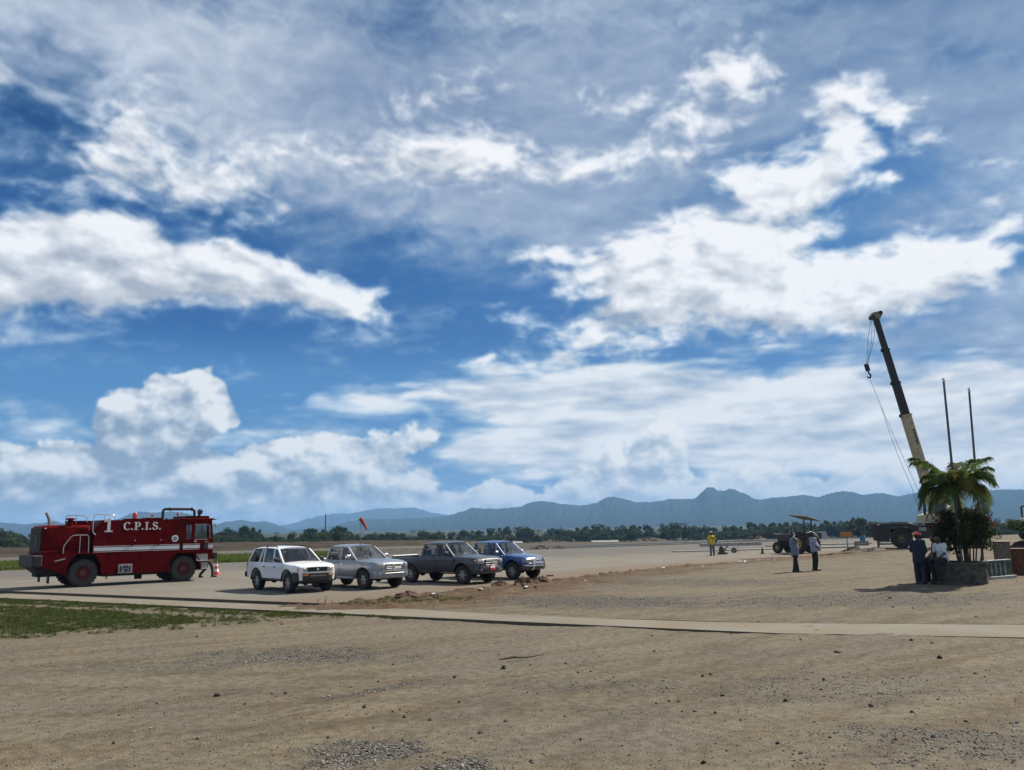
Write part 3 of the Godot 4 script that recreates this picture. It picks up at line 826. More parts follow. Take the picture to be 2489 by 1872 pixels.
func make_site() -> void:
	# orange board on a post
	var b := thing("site_sign", "blank orange board on a thin post by the rubble", "sign", Vector3(26.6, 0.05, -67.6))
	part(b, "post", Shape.new().tube([Vector3(0, 0, 0), Vector3(0, 1.15, 0)], 0.03, 6), M.trim)
	part(b, "board", Shape.new().box(Vector3(-0.03, 1.22, 0.03), Vector3(0.95, 0.36, 0.03), 0.005, Basis(Vector3.BACK, 0.02)), M.orange_board)
	# blue drum
	var d := thing("oil_drum", "blue drum standing beyond the orange board", "drum", Vector3(38.4, ground_height(38.4, -93.2), -93.2))
	part(d, "barrel", Shape.new().lathe([[0.29, 0.0], [0.30, 0.02], [0.29, 0.04], [0.29, 0.29], [0.305, 0.31], [0.29, 0.33], [0.29, 0.58], [0.305, 0.60], [0.29, 0.62], [0.29, 0.86], [0.30, 0.88], [0.28, 0.90], [0.27, 0.88], [0.0, 0.875]], 20), M.drum_blue)
	part(d, "cap", Shape.new().lathe([[0.04, 0.87], [0.04, 0.90], [0.0, 0.90]], 8, Transform3D(Basis(), Vector3(0.15, 0, 0))), M.trim)
	# low barrier of planks on trestles
	for p in [[33.0, -80.5, 1.6, "low grey plank barrier below the blue drum"], [36.4, -81.6, 3.2, "low grey plank barrier running towards the crane"]]:
		var t := thing("plank_barrier", p[3], "barrier", Vector3(p[0], ground_height(p[0], p[1]), p[1]), 0.25, "plank barriers by the crane")
		for s in [-1.0, 1.0]:
			part(t, "trestle", Shape.new().prism(poly([-0.18, 0, -0.10, 0, 0.0, 0.5, 0.10, 0, 0.18, 0, 0.04, 0.62, -0.04, 0.62]), -0.03, 0.03, Transform3D(Basis(Vector3.UP, PI / 2), Vector3(s * p[2] * 0.42, 0, 0))), M.wood_grey)
		for k in 2:
			part(t, "plank", Shape.new().box(Vector3(0, 0.30 + k * 0.24, 0.06), Vector3(p[2], 0.16, 0.03), 0.004), M.wood_grey)
	# dark cone and wheel barrow frame, plate compactor
	var c := thing("dark_cone", "small dark weathered cone on the far concrete", "cone", Vector3(18.6, 0, -63.6))
	part(c, "cone", Shape.new().lathe([[0.11, 0.03], [0.10, 0.10], [0.04, 0.46], [0.0, 0.47]], 14), M.cone_dark)
	part(c, "base", Shape.new().box(Vector3(0, 0.02, 0), Vector3(0.36, 0.04, 0.36), 0.01), M.cone_dark)
	var m := thing("plate_compactor", "black plate compactor with handle beside the person in yellow", "compactor", Vector3(15.75, 0, -64.2), -0.4)
	part(m, "base_plate", Shape.new().prism(poly([-0.38, 0.12, -0.28, 0.0, 0.30, 0.0, 0.42, 0.13, 0.38, 0.15, -0.34, 0.15]), -0.24, 0.24), M.machine_olive)
	part(m, "engine", Shape.new().box(Vector3(-0.05, 0.34, 0), Vector3(0.36, 0.34, 0.36), 0.05), M.trim)
	part(m, "belt_guard", Shape.new().box(Vector3(-0.02, 0.27, 0.23), Vector3(0.42, 0.22, 0.06), 0.05), M.machine_olive)
	part(m, "handle", Shape.new().tube(rounded_path([Vector3(0.1, 0.2, -0.2), Vector3(0.42, 0.66, -0.2), Vector3(0.56, 0.66, -0.2), Vector3(0.56, 0.66, 0.2), Vector3(0.42, 0.66, 0.2), Vector3(0.1, 0.2, 0.2)], 0.08, 4), 0.022, 7), M.trim)
	part(m, "fuel_tank", Shape.new().box(Vector3(-0.08, 0.55, 0), Vector3(0.26, 0.10, 0.28), 0.04), M.trim)
	var w := thing("barrow_frame", "bent pipe frame with small wheel lying on the far concrete", "frame", Vector3(17.7, 0, -66.8), 0.1)
	wheel_parts(w, Vector3(-0.42, 0.2, 0), 0.2, 0.10, 1.0, M.rim_silver, 5, 0.11)
	part(w, "pipe", Shape.new().tube(rounded_path([Vector3(-0.42, 0.2, 0.08), Vector3(-0.1, 0.05, 0.1), Vector3(0.15, 0.25, 0.1), Vector3(0.55, 0.04, 0.12)], 0.1, 4), 0.018, 6), M.steel_dull)
	part(w, "pipe", Shape.new().tube(rounded_path([Vector3(-0.42, 0.2, -0.08), Vector3(-0.15, 0.04, -0.1), Vector3(0.02, 0.52, -0.12), Vector3(0.0, 0.60, -0.12)], 0.1, 4), 0.018, 6), M.steel_dull)
	# formwork strips laid out on the concrete
	var strips := [[19.0, -72.5, 12.0, 0.10, "pale formwork strip on the concrete, nearest one left of the tractor"], [22.5, -88.0, 7.0, 0.32, "raised white formwork strip with dark face, left of the tractor"], [30.5, -84.5, 12.0, 0.12, "pale formwork strip right of the tractor"], [27.0, -74.0, 7.0, 0.14, "short pale formwork strip behind the tractor"], [29.0, -107.0, 16.0, 0.22, "long far formwork strip beyond the stakes"]]
	for p in strips:
		single("formwork_strip", p[4], "formwork", Shape.new().box(Vector3(0, p[3] * 0.5, 0), Vector3(p[2], p[3], 0.5), 0.01), M.kerb_stone, Vector3(p[0], ground_height(p[0], p[1]) if band(p[0], p[1]) > 75.0 else 0.0, p[1]), 0.28, "formwork strips on the far concrete")
	# survey stakes
	for k in 9:
		var x := 24.5 + k * 0.62 + (k % 3) * 0.25
		var z := -104.0 - (k % 2) * 2.0
		single("stake", "short wooden stake in the row beyond the person in yellow", "stake", Shape.new().prism(poly([-0.05, 0.0, 0.05, 0.0, 0.05, 0.48, 0.0, 0.55, -0.05, 0.5]), -0.03, 0.03), M.wood_grey, Vector3(x, ground_height(x, z) - 0.02, z), 0.1 * k, "survey stakes in a row")
	# small white mixer behind the tractor
	var q := thing("concrete_mixer", "small white drum mixer behind the tractor", "mixer", Vector3(29.4, -0.05, -84.0), 0.4)
	part(q, "drum", Shape.new().lathe([[0.12, -0.45], [0.38, -0.25], [0.44, 0.05], [0.34, 0.30], [0.22, 0.46], [0.19, 0.44]], 18, Transform3D(Basis(Vector3.BACK, -0.7), Vector3(0, 0.95, 0))), M.white_dull)
	part(q, "frame", Shape.new().tube([Vector3(-0.5, 0.1, -0.3), Vector3(0, 0.7, -0.5), Vector3(0.5, 0.1, -0.3)], 0.04, 6), M.trim)
	part(q, "frame", Shape.new().tube([Vector3(-0.5, 0.1, 0.3), Vector3(0, 0.7, 0.5), Vector3(0.5, 0.1, 0.3)], 0.04, 6), M.trim)
	for z in [-0.42, 0.42]:
		wheel_parts(q, Vector3(-0.5, 0.22, z), 0.22, 0.12, signf(z), M.rim_silver, 5, 0.12)
	single("marker_pole", "thin pale pole standing behind the tractor canopy", "pole", Shape.new().tube([Vector3.ZERO, Vector3(0, 2.5, 0)], 0.05, 6), M.wood_grey, Vector3(27.9, -0.05, -84.5))
	# far away: vehicles and machines on the lower field
	far_truck("parked_truck", "dark dump truck far away, left of the tractor", Vector3(73.0, drop(16.5, 250.0), -239.0), 0.3, M.trim)
	far_truck("parked_truck", "dark dump truck far away, just beside the tractor canopy", Vector3(79.0, drop(18.5, 236.0), -222.0), 0.2, M.trim)
	var sp := far_truck("small_pickup", "dark pickup driving on the far gravel field", Vector3(35.5, drop(7.0, 290.0) + 0.15, -288.0), 0.1, M.blue_dark)
	sp.scale = Vector3(0.72, 0.72, 0.72)
	var lo := thing("wheel_loader", "yellow wheel loader far away, left of the crane", "loader", Vector3(76.0, drop(24.5, 184.0) - 0.1, -167.0), 0.2)
	part(lo, "body", Shape.new().box(Vector3(-0.9, 1.35, 0), Vector3(2.0, 1.1, 1.6), 0.15).box(Vector3(1.1, 1.0, 0), Vector3(1.6, 0.5, 1.0), 0.1), M.machine_yellow)
	part(lo, "cab", Shape.new().box(Vector3(0.2, 2.35, 0), Vector3(1.1, 1.1, 1.3), 0.1), M.trim)
	part(lo, "bucket", Shape.new().prism(poly([2.2, 0.2, 3.0, 0.15, 2.6, 0.5, 2.5, 1.1, 2.2, 1.0]), -1.2, 1.2), M.machine_yellow)
	for x in [-1.1, 1.2]:
		for z in [-0.85, 0.85]:
			big_wheel(lo, Vector3(x, 0.65, z), 0.65, 0.5, signf(z), M.machine_yellow, M.rubber, 14, 0.3)
	# at the right edge: a machine with white cab behind earth heaps
	var ex := thing("site_machine", "machine with white body and open cab frame at the right edge", "machine", Vector3(46.6, 0.35, -75.0), -0.2)
	part(ex, "body", Shape.new().box(Vector3(0.3, 1.3, 0), Vector3(3.0, 1.4, 1.8), 0.12), M.white_dull)
	part(ex, "cab_frame", Shape.new().tube(rounded_path([Vector3(-0.9, 1.9, 0.8), Vector3(-0.9, 3.0, 0.8), Vector3(0.5, 3.0, 0.8), Vector3(0.5, 1.9, 0.8)], 0.1, 3), 0.08, 6), M.trim)
	part(ex, "cab_frame", Shape.new().tube(rounded_path([Vector3(-0.9, 1.9, -0.8), Vector3(-0.9, 3.0, -0.8), Vector3(0.5, 3.0, -0.8), Vector3(0.5, 1.9, -0.8)], 0.1, 3), 0.08, 6), M.trim)
	for x in [-0.8, 1.4]:
		for z in [-0.9, 0.9]:
			big_wheel(ex, Vector3(x, 0.5, z), 0.5, 0.4, signf(z), M.rim_dark, M.rubber, 12, 0.25)

func far_truck(called: String, label: String, at: Vector3, turn: float, m: Material) -> Node3D:
	var t := thing(called, label, "truck", at, turn)
	if called == "small_pickup":
		t.set_meta("category", "pickup")
		part(t, "body", Shape.new().prism(poly([-3.0, 0.6, -3.0, 1.3, -0.7, 1.35, -0.4, 2.1, 1.0, 2.1, 1.6, 1.4, 3.0, 1.25, 3.1, 0.6]), -0.95, 0.95), m)
		part(t, "windscreen", Shape.new().box(Vector3(1.32, 1.75, 0), Vector3(0.03, 0.75, 1.6), 0.0, Basis(Vector3.BACK, 0.70)), M.glass_clear)
	else:
		part(t, "cab", Shape.new().prism(poly([1.3, 0.7, 3.0, 0.7, 3.0, 1.6, 2.6, 2.5, 1.3, 2.5]), -1.1, 1.1), M.white_dull)
		part(t, "dump_body", Shape.new().prism(poly([-3.0, 1.1, 1.1, 1.0, 1.3, 2.3, -3.2, 2.4]), -1.2, 1.2), m)
		part(t, "chassis", Shape.new().box(Vector3(-0.2, 0.8, 0), Vector3(6.0, 0.25, 0.9), 0.0), M.under)
	for x in [-1.9, 2.0]:
		for z in [-0.85, 0.85]:
			var w := part(t, "wheel", Shape.new().lathe([[0.3, -0.16], [0.5, -0.15], [0.5, 0.15], [0.3, 0.16], [0.0, 0.10]], 16, Transform3D(Basis(Vector3.RIGHT, PI / 2 * signf(z)), Vector3(x, 0.5, z))), M.rubber)
			w.name = "wheel"
	return t
# ---------------------------------------------------------------- people: one smooth surface round a skeleton
func field(p: Vector3, bones: Array, k: float) -> float:
	var d := 1e9
	for b in bones:
		var a: Vector3 = b[0]
		var e: Vector3 = b[1] - a
		var v := p - a
		var t := clampf(v.dot(e) / maxf(e.length_squared(), 1e-9), 0.0, 1.0)
		var s := (v - e * t).length() - lerpf(b[2], b[3], t)
		var h := clampf(0.5 + 0.5 * (d - s) / k, 0.0, 1.0)
		d = lerpf(d, s, h) - k * h * (1.0 - h) if d < 1e8 else s
	return d

func nets(bones: Array, cell: float, k: float) -> Shape:
	var cells := {}
	for b in bones:
		var r: float = maxf(b[2], b[3]) + cell * 2.0
		var lo := Vector3i(((b[0].min(b[1]) - Vector3.ONE * r) / cell).floor())
		var hi := Vector3i(((b[0].max(b[1]) + Vector3.ONE * r) / cell).ceil())
		var a: Vector3 = b[0]
		var e: Vector3 = b[1] - a
		var l := maxf(e.length_squared(), 1e-9)
		for x in range(lo.x, hi.x):
			for y in range(lo.y, hi.y):
				for z in range(lo.z, hi.z):
					var c := (Vector3(x, y, z) + Vector3.ONE * 0.5) * cell
					var v := c - a
					var t := clampf(v.dot(e) / l, 0.0, 1.0)
					var d := (v - e * t).length() - lerpf(b[2], b[3], t)
					if d > -cell * 1.3 and d < cell * 1.0 + k * 0.5:
						cells[Vector3i(x, y, z)] = true
	var val := {}
	var spot := {}
	var corner := [Vector3i(0, 0, 0), Vector3i(1, 0, 0), Vector3i(0, 1, 0), Vector3i(1, 1, 0), Vector3i(0, 0, 1), Vector3i(1, 0, 1), Vector3i(0, 1, 1), Vector3i(1, 1, 1)]
	var edges := [[0, 1], [2, 3], [4, 5], [6, 7], [0, 2], [1, 3], [4, 6], [5, 7], [0, 4], [1, 5], [2, 6], [3, 7]]
	for c in cells:
		var f := []
		var inside := 0
		for o in corner:
			var q: Vector3i = c + o
			if not val.has(q):
				val[q] = field(Vector3(q) * cell, bones, k)
			f.append(val[q])
			if val[q] < 0.0:
				inside += 1
		if inside == 0 or inside == 8:
			continue
		var sum := Vector3.ZERO
		var n := 0
		for e in edges:
			var u: float = f[e[0]]
			var w: float = f[e[1]]
			if (u < 0.0) != (w < 0.0):
				sum += Vector3(corner[e[0]]).lerp(Vector3(corner[e[1]]), u / (u - w))
				n += 1
		spot[c] = (Vector3(c) + sum / n) * cell
	var s := Shape.new()
	var axes := [Vector3i(1, 0, 0), Vector3i(0, 1, 0), Vector3i(0, 0, 1)]
	for c in spot:
		for ax in 3:
			var q: Vector3i = c + axes[ax]
			if not val.has(q):
				continue
			var u: float = val[c]
			var w: float = val[q]
			if (u < 0.0) == (w < 0.0):
				continue
			var b1: Vector3i = axes[(ax + 1) % 3]
			var b2: Vector3i = axes[(ax + 2) % 3]
			if not (spot.has(c - b1) and spot.has(c - b2) and spot.has(c - b1 - b2)):
				continue
			if u < 0.0:
				s.quad(spot[c - b1 - b2], spot[c - b2], spot[c], spot[c - b1])
			else:
				s.quad(spot[c - b1 - b2], spot[c - b1], spot[c], spot[c - b2])
	return s

func hand_bones(wrist: Vector3, elbow: Vector3, palm_n: Vector3, curl: float) -> Array:
	var d := (wrist - elbow).normalized()
	var n := (palm_n - d * palm_n.dot(d)).normalized()
	var w := d.cross(n)
	var o := [[wrist - d * 0.02, wrist + d * 0.075, 0.026, 0.036], [wrist + d * 0.07 + w * 0.022, wrist + d * 0.07 - w * 0.022, 0.016, 0.016]]
	var lens := [0.072, 0.082, 0.076, 0.060]
	for k in 4:
		var base := wrist + d * 0.085 + w * (0.030 - 0.020 * k)
		var mid: Vector3 = base + (d * cos(curl) + n * sin(curl)) * lens[k] * 0.55
		var tip: Vector3 = mid + (d * cos(curl * 2.0) + n * sin(curl * 2.0)) * lens[k] * 0.5
		o.append([base, mid, 0.0095, 0.009])
		o.append([mid, tip, 0.009, 0.0075])
	var tb := wrist + d * 0.03 + w * 0.034
	var tm := tb + (d * 0.7 + w * 0.6 + n * 0.3).normalized() * 0.04
	o.append([tb, tm, 0.013, 0.011])
	o.append([tm, tm + (d * 0.9 + n * 0.5).normalized() * 0.035, 0.011, 0.009])
	return o

func make_person(called: String, label: String, at: Vector3, turn: float, j: Dictionary, look: Dictionary, group := "") -> Node3D:
	# joints: pelvis, chest, neck, head, and for each side (l, r) shoulder, elbow, wrist, hip, knee, ankle, toe; facing +x
	var root := thing(called, label, "person", at, turn, group)
	var up: Vector3 = (j.head - j.neck).normalized()
	var fwd: Vector3 = (j.face - up * j.face.dot(up)).normalized() if j.has("face") else Vector3.RIGHT
	var right := fwd.cross(up)
	var skin := [[j.pelvis, j.chest, 0.125, 0.135], [j.chest, j.neck, 0.13, 0.06], [j.neck, j.head - up * 0.06, 0.052, 0.055]]
	for s in ["l", "r"]:
		skin.append_array([[j["shoulder_" + s], j["elbow_" + s], 0.052, 0.040], [j["elbow_" + s], j["wrist_" + s], 0.040, 0.027], [j.chest, j["shoulder_" + s], 0.10, 0.058], [j["hip_" + s], j["knee_" + s], 0.082, 0.055], [j["knee_" + s], j["ankle_" + s], 0.055, 0.038]])
	var body := nets(skin, 0.022, 0.03)
	var hc: Vector3 = j.head
	var head := [[hc + up * 0.035 - fwd * 0.012, hc - up * 0.01 + fwd * 0.012, 0.088, 0.080], [hc - up * 0.05 + fwd * 0.025, hc - up * 0.085 + fwd * 0.045, 0.062, 0.042], [hc + fwd * 0.085 - up * 0.005, hc + fwd * 0.108 - up * 0.038, 0.012, 0.016],
		[hc + fwd * 0.075 + right * 0.035 + up * 0.02, hc + fwd * 0.075 - right * 0.035 + up * 0.02, 0.022, 0.022], [hc + fwd * 0.088 - up * 0.062 + right * 0.018, hc + fwd * 0.088 - up * 0.062 - right * 0.018, 0.012, 0.012],
		[hc + right * 0.088 + up * 0.015, hc + right * 0.09 - up * 0.03, 0.016, 0.012], [hc - right * 0.088 + up * 0.015, hc - right * 0.09 - up * 0.03, 0.016, 0.012], [hc - up * 0.05, j.neck, 0.055, 0.05]]
	body.add(nets(head, 0.012, 0.018))
	for s in ["l", "r"]:
		var pn: Vector3 = j.get("palm_" + s, Vector3(1, 0, 0))
		body.add(nets(hand_bones(j["wrist_" + s], j["elbow_" + s], pn, look.get("curl", 0.5)), 0.007, 0.008))
	part(root, "body", body, look.skin, 60.0)
	for s in [-1.0, 1.0]:
		part(root, "eye", Shape.new().lathe([[0.001, -0.011], [0.009, -0.006], [0.011, 0.0], [0.009, 0.006], [0.001, 0.011]], 8, Transform3D(Basis(), hc + fwd * 0.083 + right * 0.034 * s + up * 0.012)), M.eye)
	# shirt
	var sleeve: float = look.get("sleeve", 0.75)
	var hem: Vector3 = j.pelvis + Vector3(0, look.get("hem", -0.06), 0)
	var fat: float = look.get("fat", 0.0)
	var mid: Vector3 = (j.pelvis as Vector3).lerp(j.chest, 0.4) + Vector3(fat * 0.9, 0, 0)
	var shirt := [[hem, mid, 0.148, 0.150 + fat], [mid, j.chest, 0.150 + fat, 0.152], [j.chest, j.neck - up * 0.02, 0.145, 0.075]]
	for s in ["l", "r"]:
		var z: Vector3 = Vector3(0, 0, 0.075 if s == "r" else -0.075)
		shirt.append([hem + z, mid + z, 0.132, 0.122])
		shirt.append([j.chest, j["shoulder_" + s], 0.115, 0.074])
		shirt.append([j["shoulder_" + s], (j["shoulder_" + s] as Vector3).lerp(j["elbow_" + s], minf(sleeve, 1.0)), 0.072, 0.068])
		if sleeve > 1.0:
			shirt.append([j["elbow_" + s], (j["elbow_" + s] as Vector3).lerp(j["wrist_" + s], 0.92), 0.060, 0.045])
	part(root, "shirt", nets(shirt, 0.021, 0.04), look.shirt, 60.0)
	# trousers
	var legs := [[j.pelvis + Vector3(0, 0.03, -0.05), j.pelvis + Vector3(0, 0.03, 0.05), 0.132, 0.132]]
	for s in ["l", "r"]:
		legs.append([j["hip_" + s], j["knee_" + s], 0.104, 0.080])
		legs.append([j["knee_" + s], (j["ankle_" + s] as Vector3) + Vector3(0, -0.02, 0), 0.080, 0.070])
	part(root, "trousers", nets(legs, 0.021, 0.025), look.trousers, 60.0)
	for s in ["l", "r"]:
		var a: Vector3 = j["ankle_" + s]
		var t: Vector3 = j["toe_" + s]
		var heel := a + (a - t) * Vector3(0.35, 0, 0.35)
		heel.y = t.y + 0.012
		part(root, "shoe", nets([[heel, t, 0.046, 0.040], [a, heel.lerp(t, 0.4), 0.044, 0.050]], 0.016, 0.03), look.get("shoes", M.shoe), 60.0)
	# hair, cap or helmet
	if look.has("hat"):
		var hat := Shape.new()
		var b := Basis(right, up, -fwd)
		var t := Transform3D(b.orthonormalized(), hc + up * 0.045)
		if look.hat == "helmet":
			hat.lathe([[0.108, -0.012], [0.128, -0.008], [0.128, 0.0], [0.115, 0.006], [0.112, 0.04], [0.098, 0.085], [0.062, 0.112], [0.0, 0.122]], 20, t)
			hat.box(t * Vector3(0, -0.005, -0.135), Vector3(0.15, 0.012, 0.07), 0.005, t.basis)
		else:
			hat.lathe([[0.098, -0.01], [0.100, 0.03], [0.088, 0.07], [0.05, 0.092], [0.0, 0.096]], 18, t)
			hat.box(t * Vector3(0, 0.0, -0.13), Vector3(0.14, 0.012, 0.10), 0.005, t.basis)
		part(root, "helmet" if look.hat == "helmet" else "cap", hat, look.hat_mat, 60.0)
	part(root, "hair", nets([[hc + up * 0.042 - fwd * 0.022, hc + up * 0.0 - fwd * 0.035, 0.088, 0.078]], 0.013, 0.02), M.hair, 60.0)
	return root

func standing(lean := 0.0) -> Dictionary:
	return {"pelvis": Vector3(0, 0.93, 0), "chest": Vector3(lean * 0.5, 1.27, 0), "neck": Vector3(lean * 0.8 - 0.01, 1.46, 0), "head": Vector3(lean + 0.02, 1.60, 0),
		"shoulder_l": Vector3(lean * 0.6, 1.40, -0.185), "shoulder_r": Vector3(lean * 0.6, 1.40, 0.185), "elbow_l": Vector3(-0.03, 1.12, -0.25), "elbow_r": Vector3(-0.03, 1.12, 0.25), "wrist_l": Vector3(0.06, 0.88, -0.24), "wrist_r": Vector3(0.06, 0.88, 0.24),
		"palm_l": Vector3(0, 0, 1), "palm_r": Vector3(0, 0, -1),
		"hip_l": Vector3(0, 0.90, -0.09), "hip_r": Vector3(0, 0.90, 0.09), "knee_l": Vector3(0.02, 0.49, -0.11), "knee_r": Vector3(0.02, 0.49, 0.11), "ankle_l": Vector3(-0.02, 0.10, -0.12), "ankle_r": Vector3(-0.02, 0.10, 0.12), "toe_l": Vector3(0.16, 0.038, -0.14), "toe_r": Vector3(0.16, 0.038, 0.14)}

func seated(h: float, lean: float) -> Dictionary:  # seat at height h, feet on the ground
	var k := h + 0.03
	return {"pelvis": Vector3(0, h + 0.12, 0), "chest": Vector3(lean * 0.6, h + 0.44, 0), "neck": Vector3(lean * 0.95, h + 0.62, 0), "head": Vector3(lean * 1.1 + 0.03, h + 0.76, 0),
		"shoulder_l": Vector3(lean * 0.8, h + 0.57, -0.185), "shoulder_r": Vector3(lean * 0.8, h + 0.57, 0.185), "elbow_l": Vector3(lean * 0.8 + 0.06, h + 0.30, -0.23), "elbow_r": Vector3(lean * 0.8 + 0.06, h + 0.30, 0.23), "wrist_l": Vector3(lean + 0.22, h + 0.16, -0.14), "wrist_r": Vector3(lean + 0.22, h + 0.16, 0.14),
		"palm_l": Vector3(0, -1, 0), "palm_r": Vector3(0, -1, 0),
		"hip_l": Vector3(0.04, h + 0.09, -0.10), "hip_r": Vector3(0.04, h + 0.09, 0.10), "knee_l": Vector3(0.44, k + 0.02, -0.14), "knee_r": Vector3(0.44, k + 0.02, 0.14), "ankle_l": Vector3(0.42, 0.10, -0.14), "ankle_r": Vector3(0.42, 0.10, 0.14), "toe_l": Vector3(0.60, 0.038, -0.15), "toe_r": Vector3(0.60, 0.038, 0.15)}

func make_people() -> void:
	var g := "people standing or sitting by the planter"
	# two men talking on the gravel, both turned to the right
	var a := standing(-0.02)
	a.elbow_r = Vector3(-0.20, 1.50, 0.26)
	a.wrist_r = Vector3(-0.06, 1.62, 0.14)
	a.palm_r = Vector3(0.3, 0, -1)
	a.wrist_l = Vector3(0.20, 1.05, -0.18)
	a.knee_l = Vector3(0.10, 0.49, -0.11)
	a.ankle_l = Vector3(0.17, 0.10, -0.12)
	a.toe_l = Vector3(0.35, 0.038, -0.14)
	a.ankle_r = Vector3(-0.16, 0.10, 0.12)
	a.knee_r = Vector3(-0.08, 0.49, 0.11)
	a.toe_r = Vector3(0.02, 0.038, 0.14)
	make_person("person", "person in loose grey blue shirt holding one hand to the head", Vector3(12.50, ground_height(12.5, -37.82), -37.82), 0.25, a, {"skin": M.skin_dark, "shirt": M.shirt_bluegrey, "trousers": M.cloth_black, "sleeve": 0.9, "hem": -0.16, "fat": 0.015})
	var b := standing(-0.06)
	b.wrist_r = Vector3(0.17, 0.96, 0.14)
	b.elbow_r = Vector3(-0.05, 1.13, 0.26)
	b.wrist_l = Vector3(0.18, 0.97, -0.12)
	b.ankle_r = Vector3(-0.03, 0.10, 0.10)
	make_person("person", "person in pale lilac shirt and black trousers beside the tractor", Vector3(13.50, ground_height(13.5, -38.15), -38.15), 0.1, b, {"skin": M.skin_dark, "shirt": M.shirt_lilac, "trousers": M.cloth_black, "sleeve": 0.9, "hem": -0.02, "fat": 0.045})
	# worker in yellow on the far concrete, seen from behind
	var c := standing(0.03)
	c.elbow_l = Vector3(0.0, 1.16, -0.33)
	c.wrist_l = Vector3(0.05, 0.95, -0.25)
	c.elbow_r = Vector3(0.0, 1.14, 0.33)
	c.wrist_r = Vector3(0.04, 0.90, 0.30)
	var w := make_person("person", "person in yellow shirt, jeans and white cap seen from behind", Vector3(14.40, 0.0, -61.7), 1.75, c, {"skin": M.skin_dark, "shirt": M.shirt_yellow, "trousers": M.jeans, "sleeve": 0.8, "hem": -0.05, "hat": "cap", "hat_mat": M.white_cloth})
	part(w, "shirt_print", nets([[Vector3(-0.145, 1.30, -0.05), Vector3(-0.145, 1.26, 0.05), 0.045, 0.045]], 0.015, 0.02), M.cloth_navy, 60.0)
	part(w, "shoulder_bag", nets([[Vector3(0.02, 1.40, 0.30), Vector3(0.03, 1.05, 0.36), 0.06, 0.08], [Vector3(0.0, 1.45, 0.15), Vector3(0.02, 1.40, 0.30), 0.03, 0.05]], 0.02, 0.03), M.cloth_black, 60.0)
	# group by the planter
	var y := ground_height(13.6, -29.1)
	var d := standing(0.02)
	d.wrist_l = Vector3(0.20, 1.02, -0.16)
	d.wrist_r = Vector3(0.18, 1.00, 0.16)
	d.elbow_l = Vector3(0.02, 1.13, -0.215)
	d.elbow_r = Vector3(0.02, 1.13, 0.215)
	d.shoulder_l = Vector3(0.0, 1.41, -0.165)
	d.shoulder_r = Vector3(0.0, 1.41, 0.165)
	d.ankle_l = Vector3(-0.02, 0.10, -0.10)
	d.ankle_r = Vector3(-0.02, 0.10, 0.10)
	make_person("person", "person in navy overalls with orange helmet standing by the planter", Vector3(13.84, y, -29.05), 0.95, d, {"skin": M.skin_dark, "shirt": M.cloth_navy, "trousers": M.cloth_navy2, "sleeve": 1.5, "hem": -0.16, "hat": "helmet", "hat_mat": M.helmet_orange, "fat": 0.01}, g)
	var e := standing(0.05)
	e.wrist_r = Vector3(0.26, 1.12, 0.10)
	e.wrist_l = Vector3(0.24, 1.08, -0.12)
	e.face = Vector3(0.9, 0, 0.4)
	make_person("person", "person in white shirt standing behind the navy overalls", Vector3(14.15, ground_height(14.15, -29.6), -29.65), 0.15, e, {"skin": M.skin_dark, "shirt": M.shirt_white, "trousers": M.cloth_black, "sleeve": 0.85, "hem": -0.02}, g)
	var f := seated(0.70, 0.14)
	f.ankle_l = Vector3(0.36, 0.10, -0.14)
	f.ankle_r = Vector3(0.30, 0.10, 0.14)
	f.toe_l = Vector3(0.55, 0.04, -0.15)
	f.toe_r = Vector3(0.49, 0.04, 0.15)
	make_person("person", "person in white shirt sitting on the planter rim leaning forward", Vector3(14.56, lot(14.5) + 0.02, -28.82), PI + 0.35, f, {"skin": M.skin_dark, "shirt": M.shirt_white, "trousers": M.cloth_black, "sleeve": 0.7, "hem": -0.02}, g)
	var h := seated(0.70, 0.10)
	make_person("person", "person in blue shirt sitting on the planter rim behind the white shirt", Vector3(14.78, lot(14.5) + 0.02, -29.55), PI - 0.2, h, {"skin": M.skin_dark, "shirt": M.shirt_blue, "trousers": M.cloth_black, "sleeve": 0.8, "hem": -0.02}, g)
	# someone walking on the far side of the fire engine: only the legs show below the cab
	var k := standing(0.05)
	k.knee_l = Vector3(0.20, 0.50, -0.10)
	k.ankle_l = Vector3(0.24, 0.10, -0.10)
	k.toe_l = Vector3(0.42, 0.04, -0.11)
	k.knee_r = Vector3(-0.08, 0.48, 0.10)
	k.ankle_r = Vector3(-0.36, 0.16, 0.10)
	k.toe_r = Vector3(-0.24, 0.04, 0.11)
	make_person("person", "person in khaki trousers walking behind the fire engine cab, legs visible", Vector3(-16.15, 0.0, -44.5), 0.1, k, {"skin": M.skin_dark, "shirt": M.cloth_khaki, "trousers": M.cloth_khaki, "sleeve": 0.8})
# ---------------------------------------------------------------- stones, grass, heaps and small things
func stone_mesh(seed_: int, rough := 0.34) -> ArrayMesh:  # about one metre across, resting on the ground
	rng.seed = seed_
	var s := Shape.new()
	var rings := []
	var rows := 5
	var cols := 8
	for j in rows + 1:
		var a := PI * j / rows
		var ring := PackedVector3Array()
		for i in cols:
			var b := -TAU * i / cols
			var r := 0.5 * (1.0 + rng.randf_range(-rough, rough) * sin(a))
			ring.append(Vector3(cos(b) * sin(a) * r, 0.28 - cos(a) * 0.34 * (1.0 + rng.randf_range(-rough, rough) * 0.5), sin(b) * sin(a) * r * 0.8))
		rings.append(ring)
	s.loft(rings, true, false, false)
	return s.mesh(25.0)

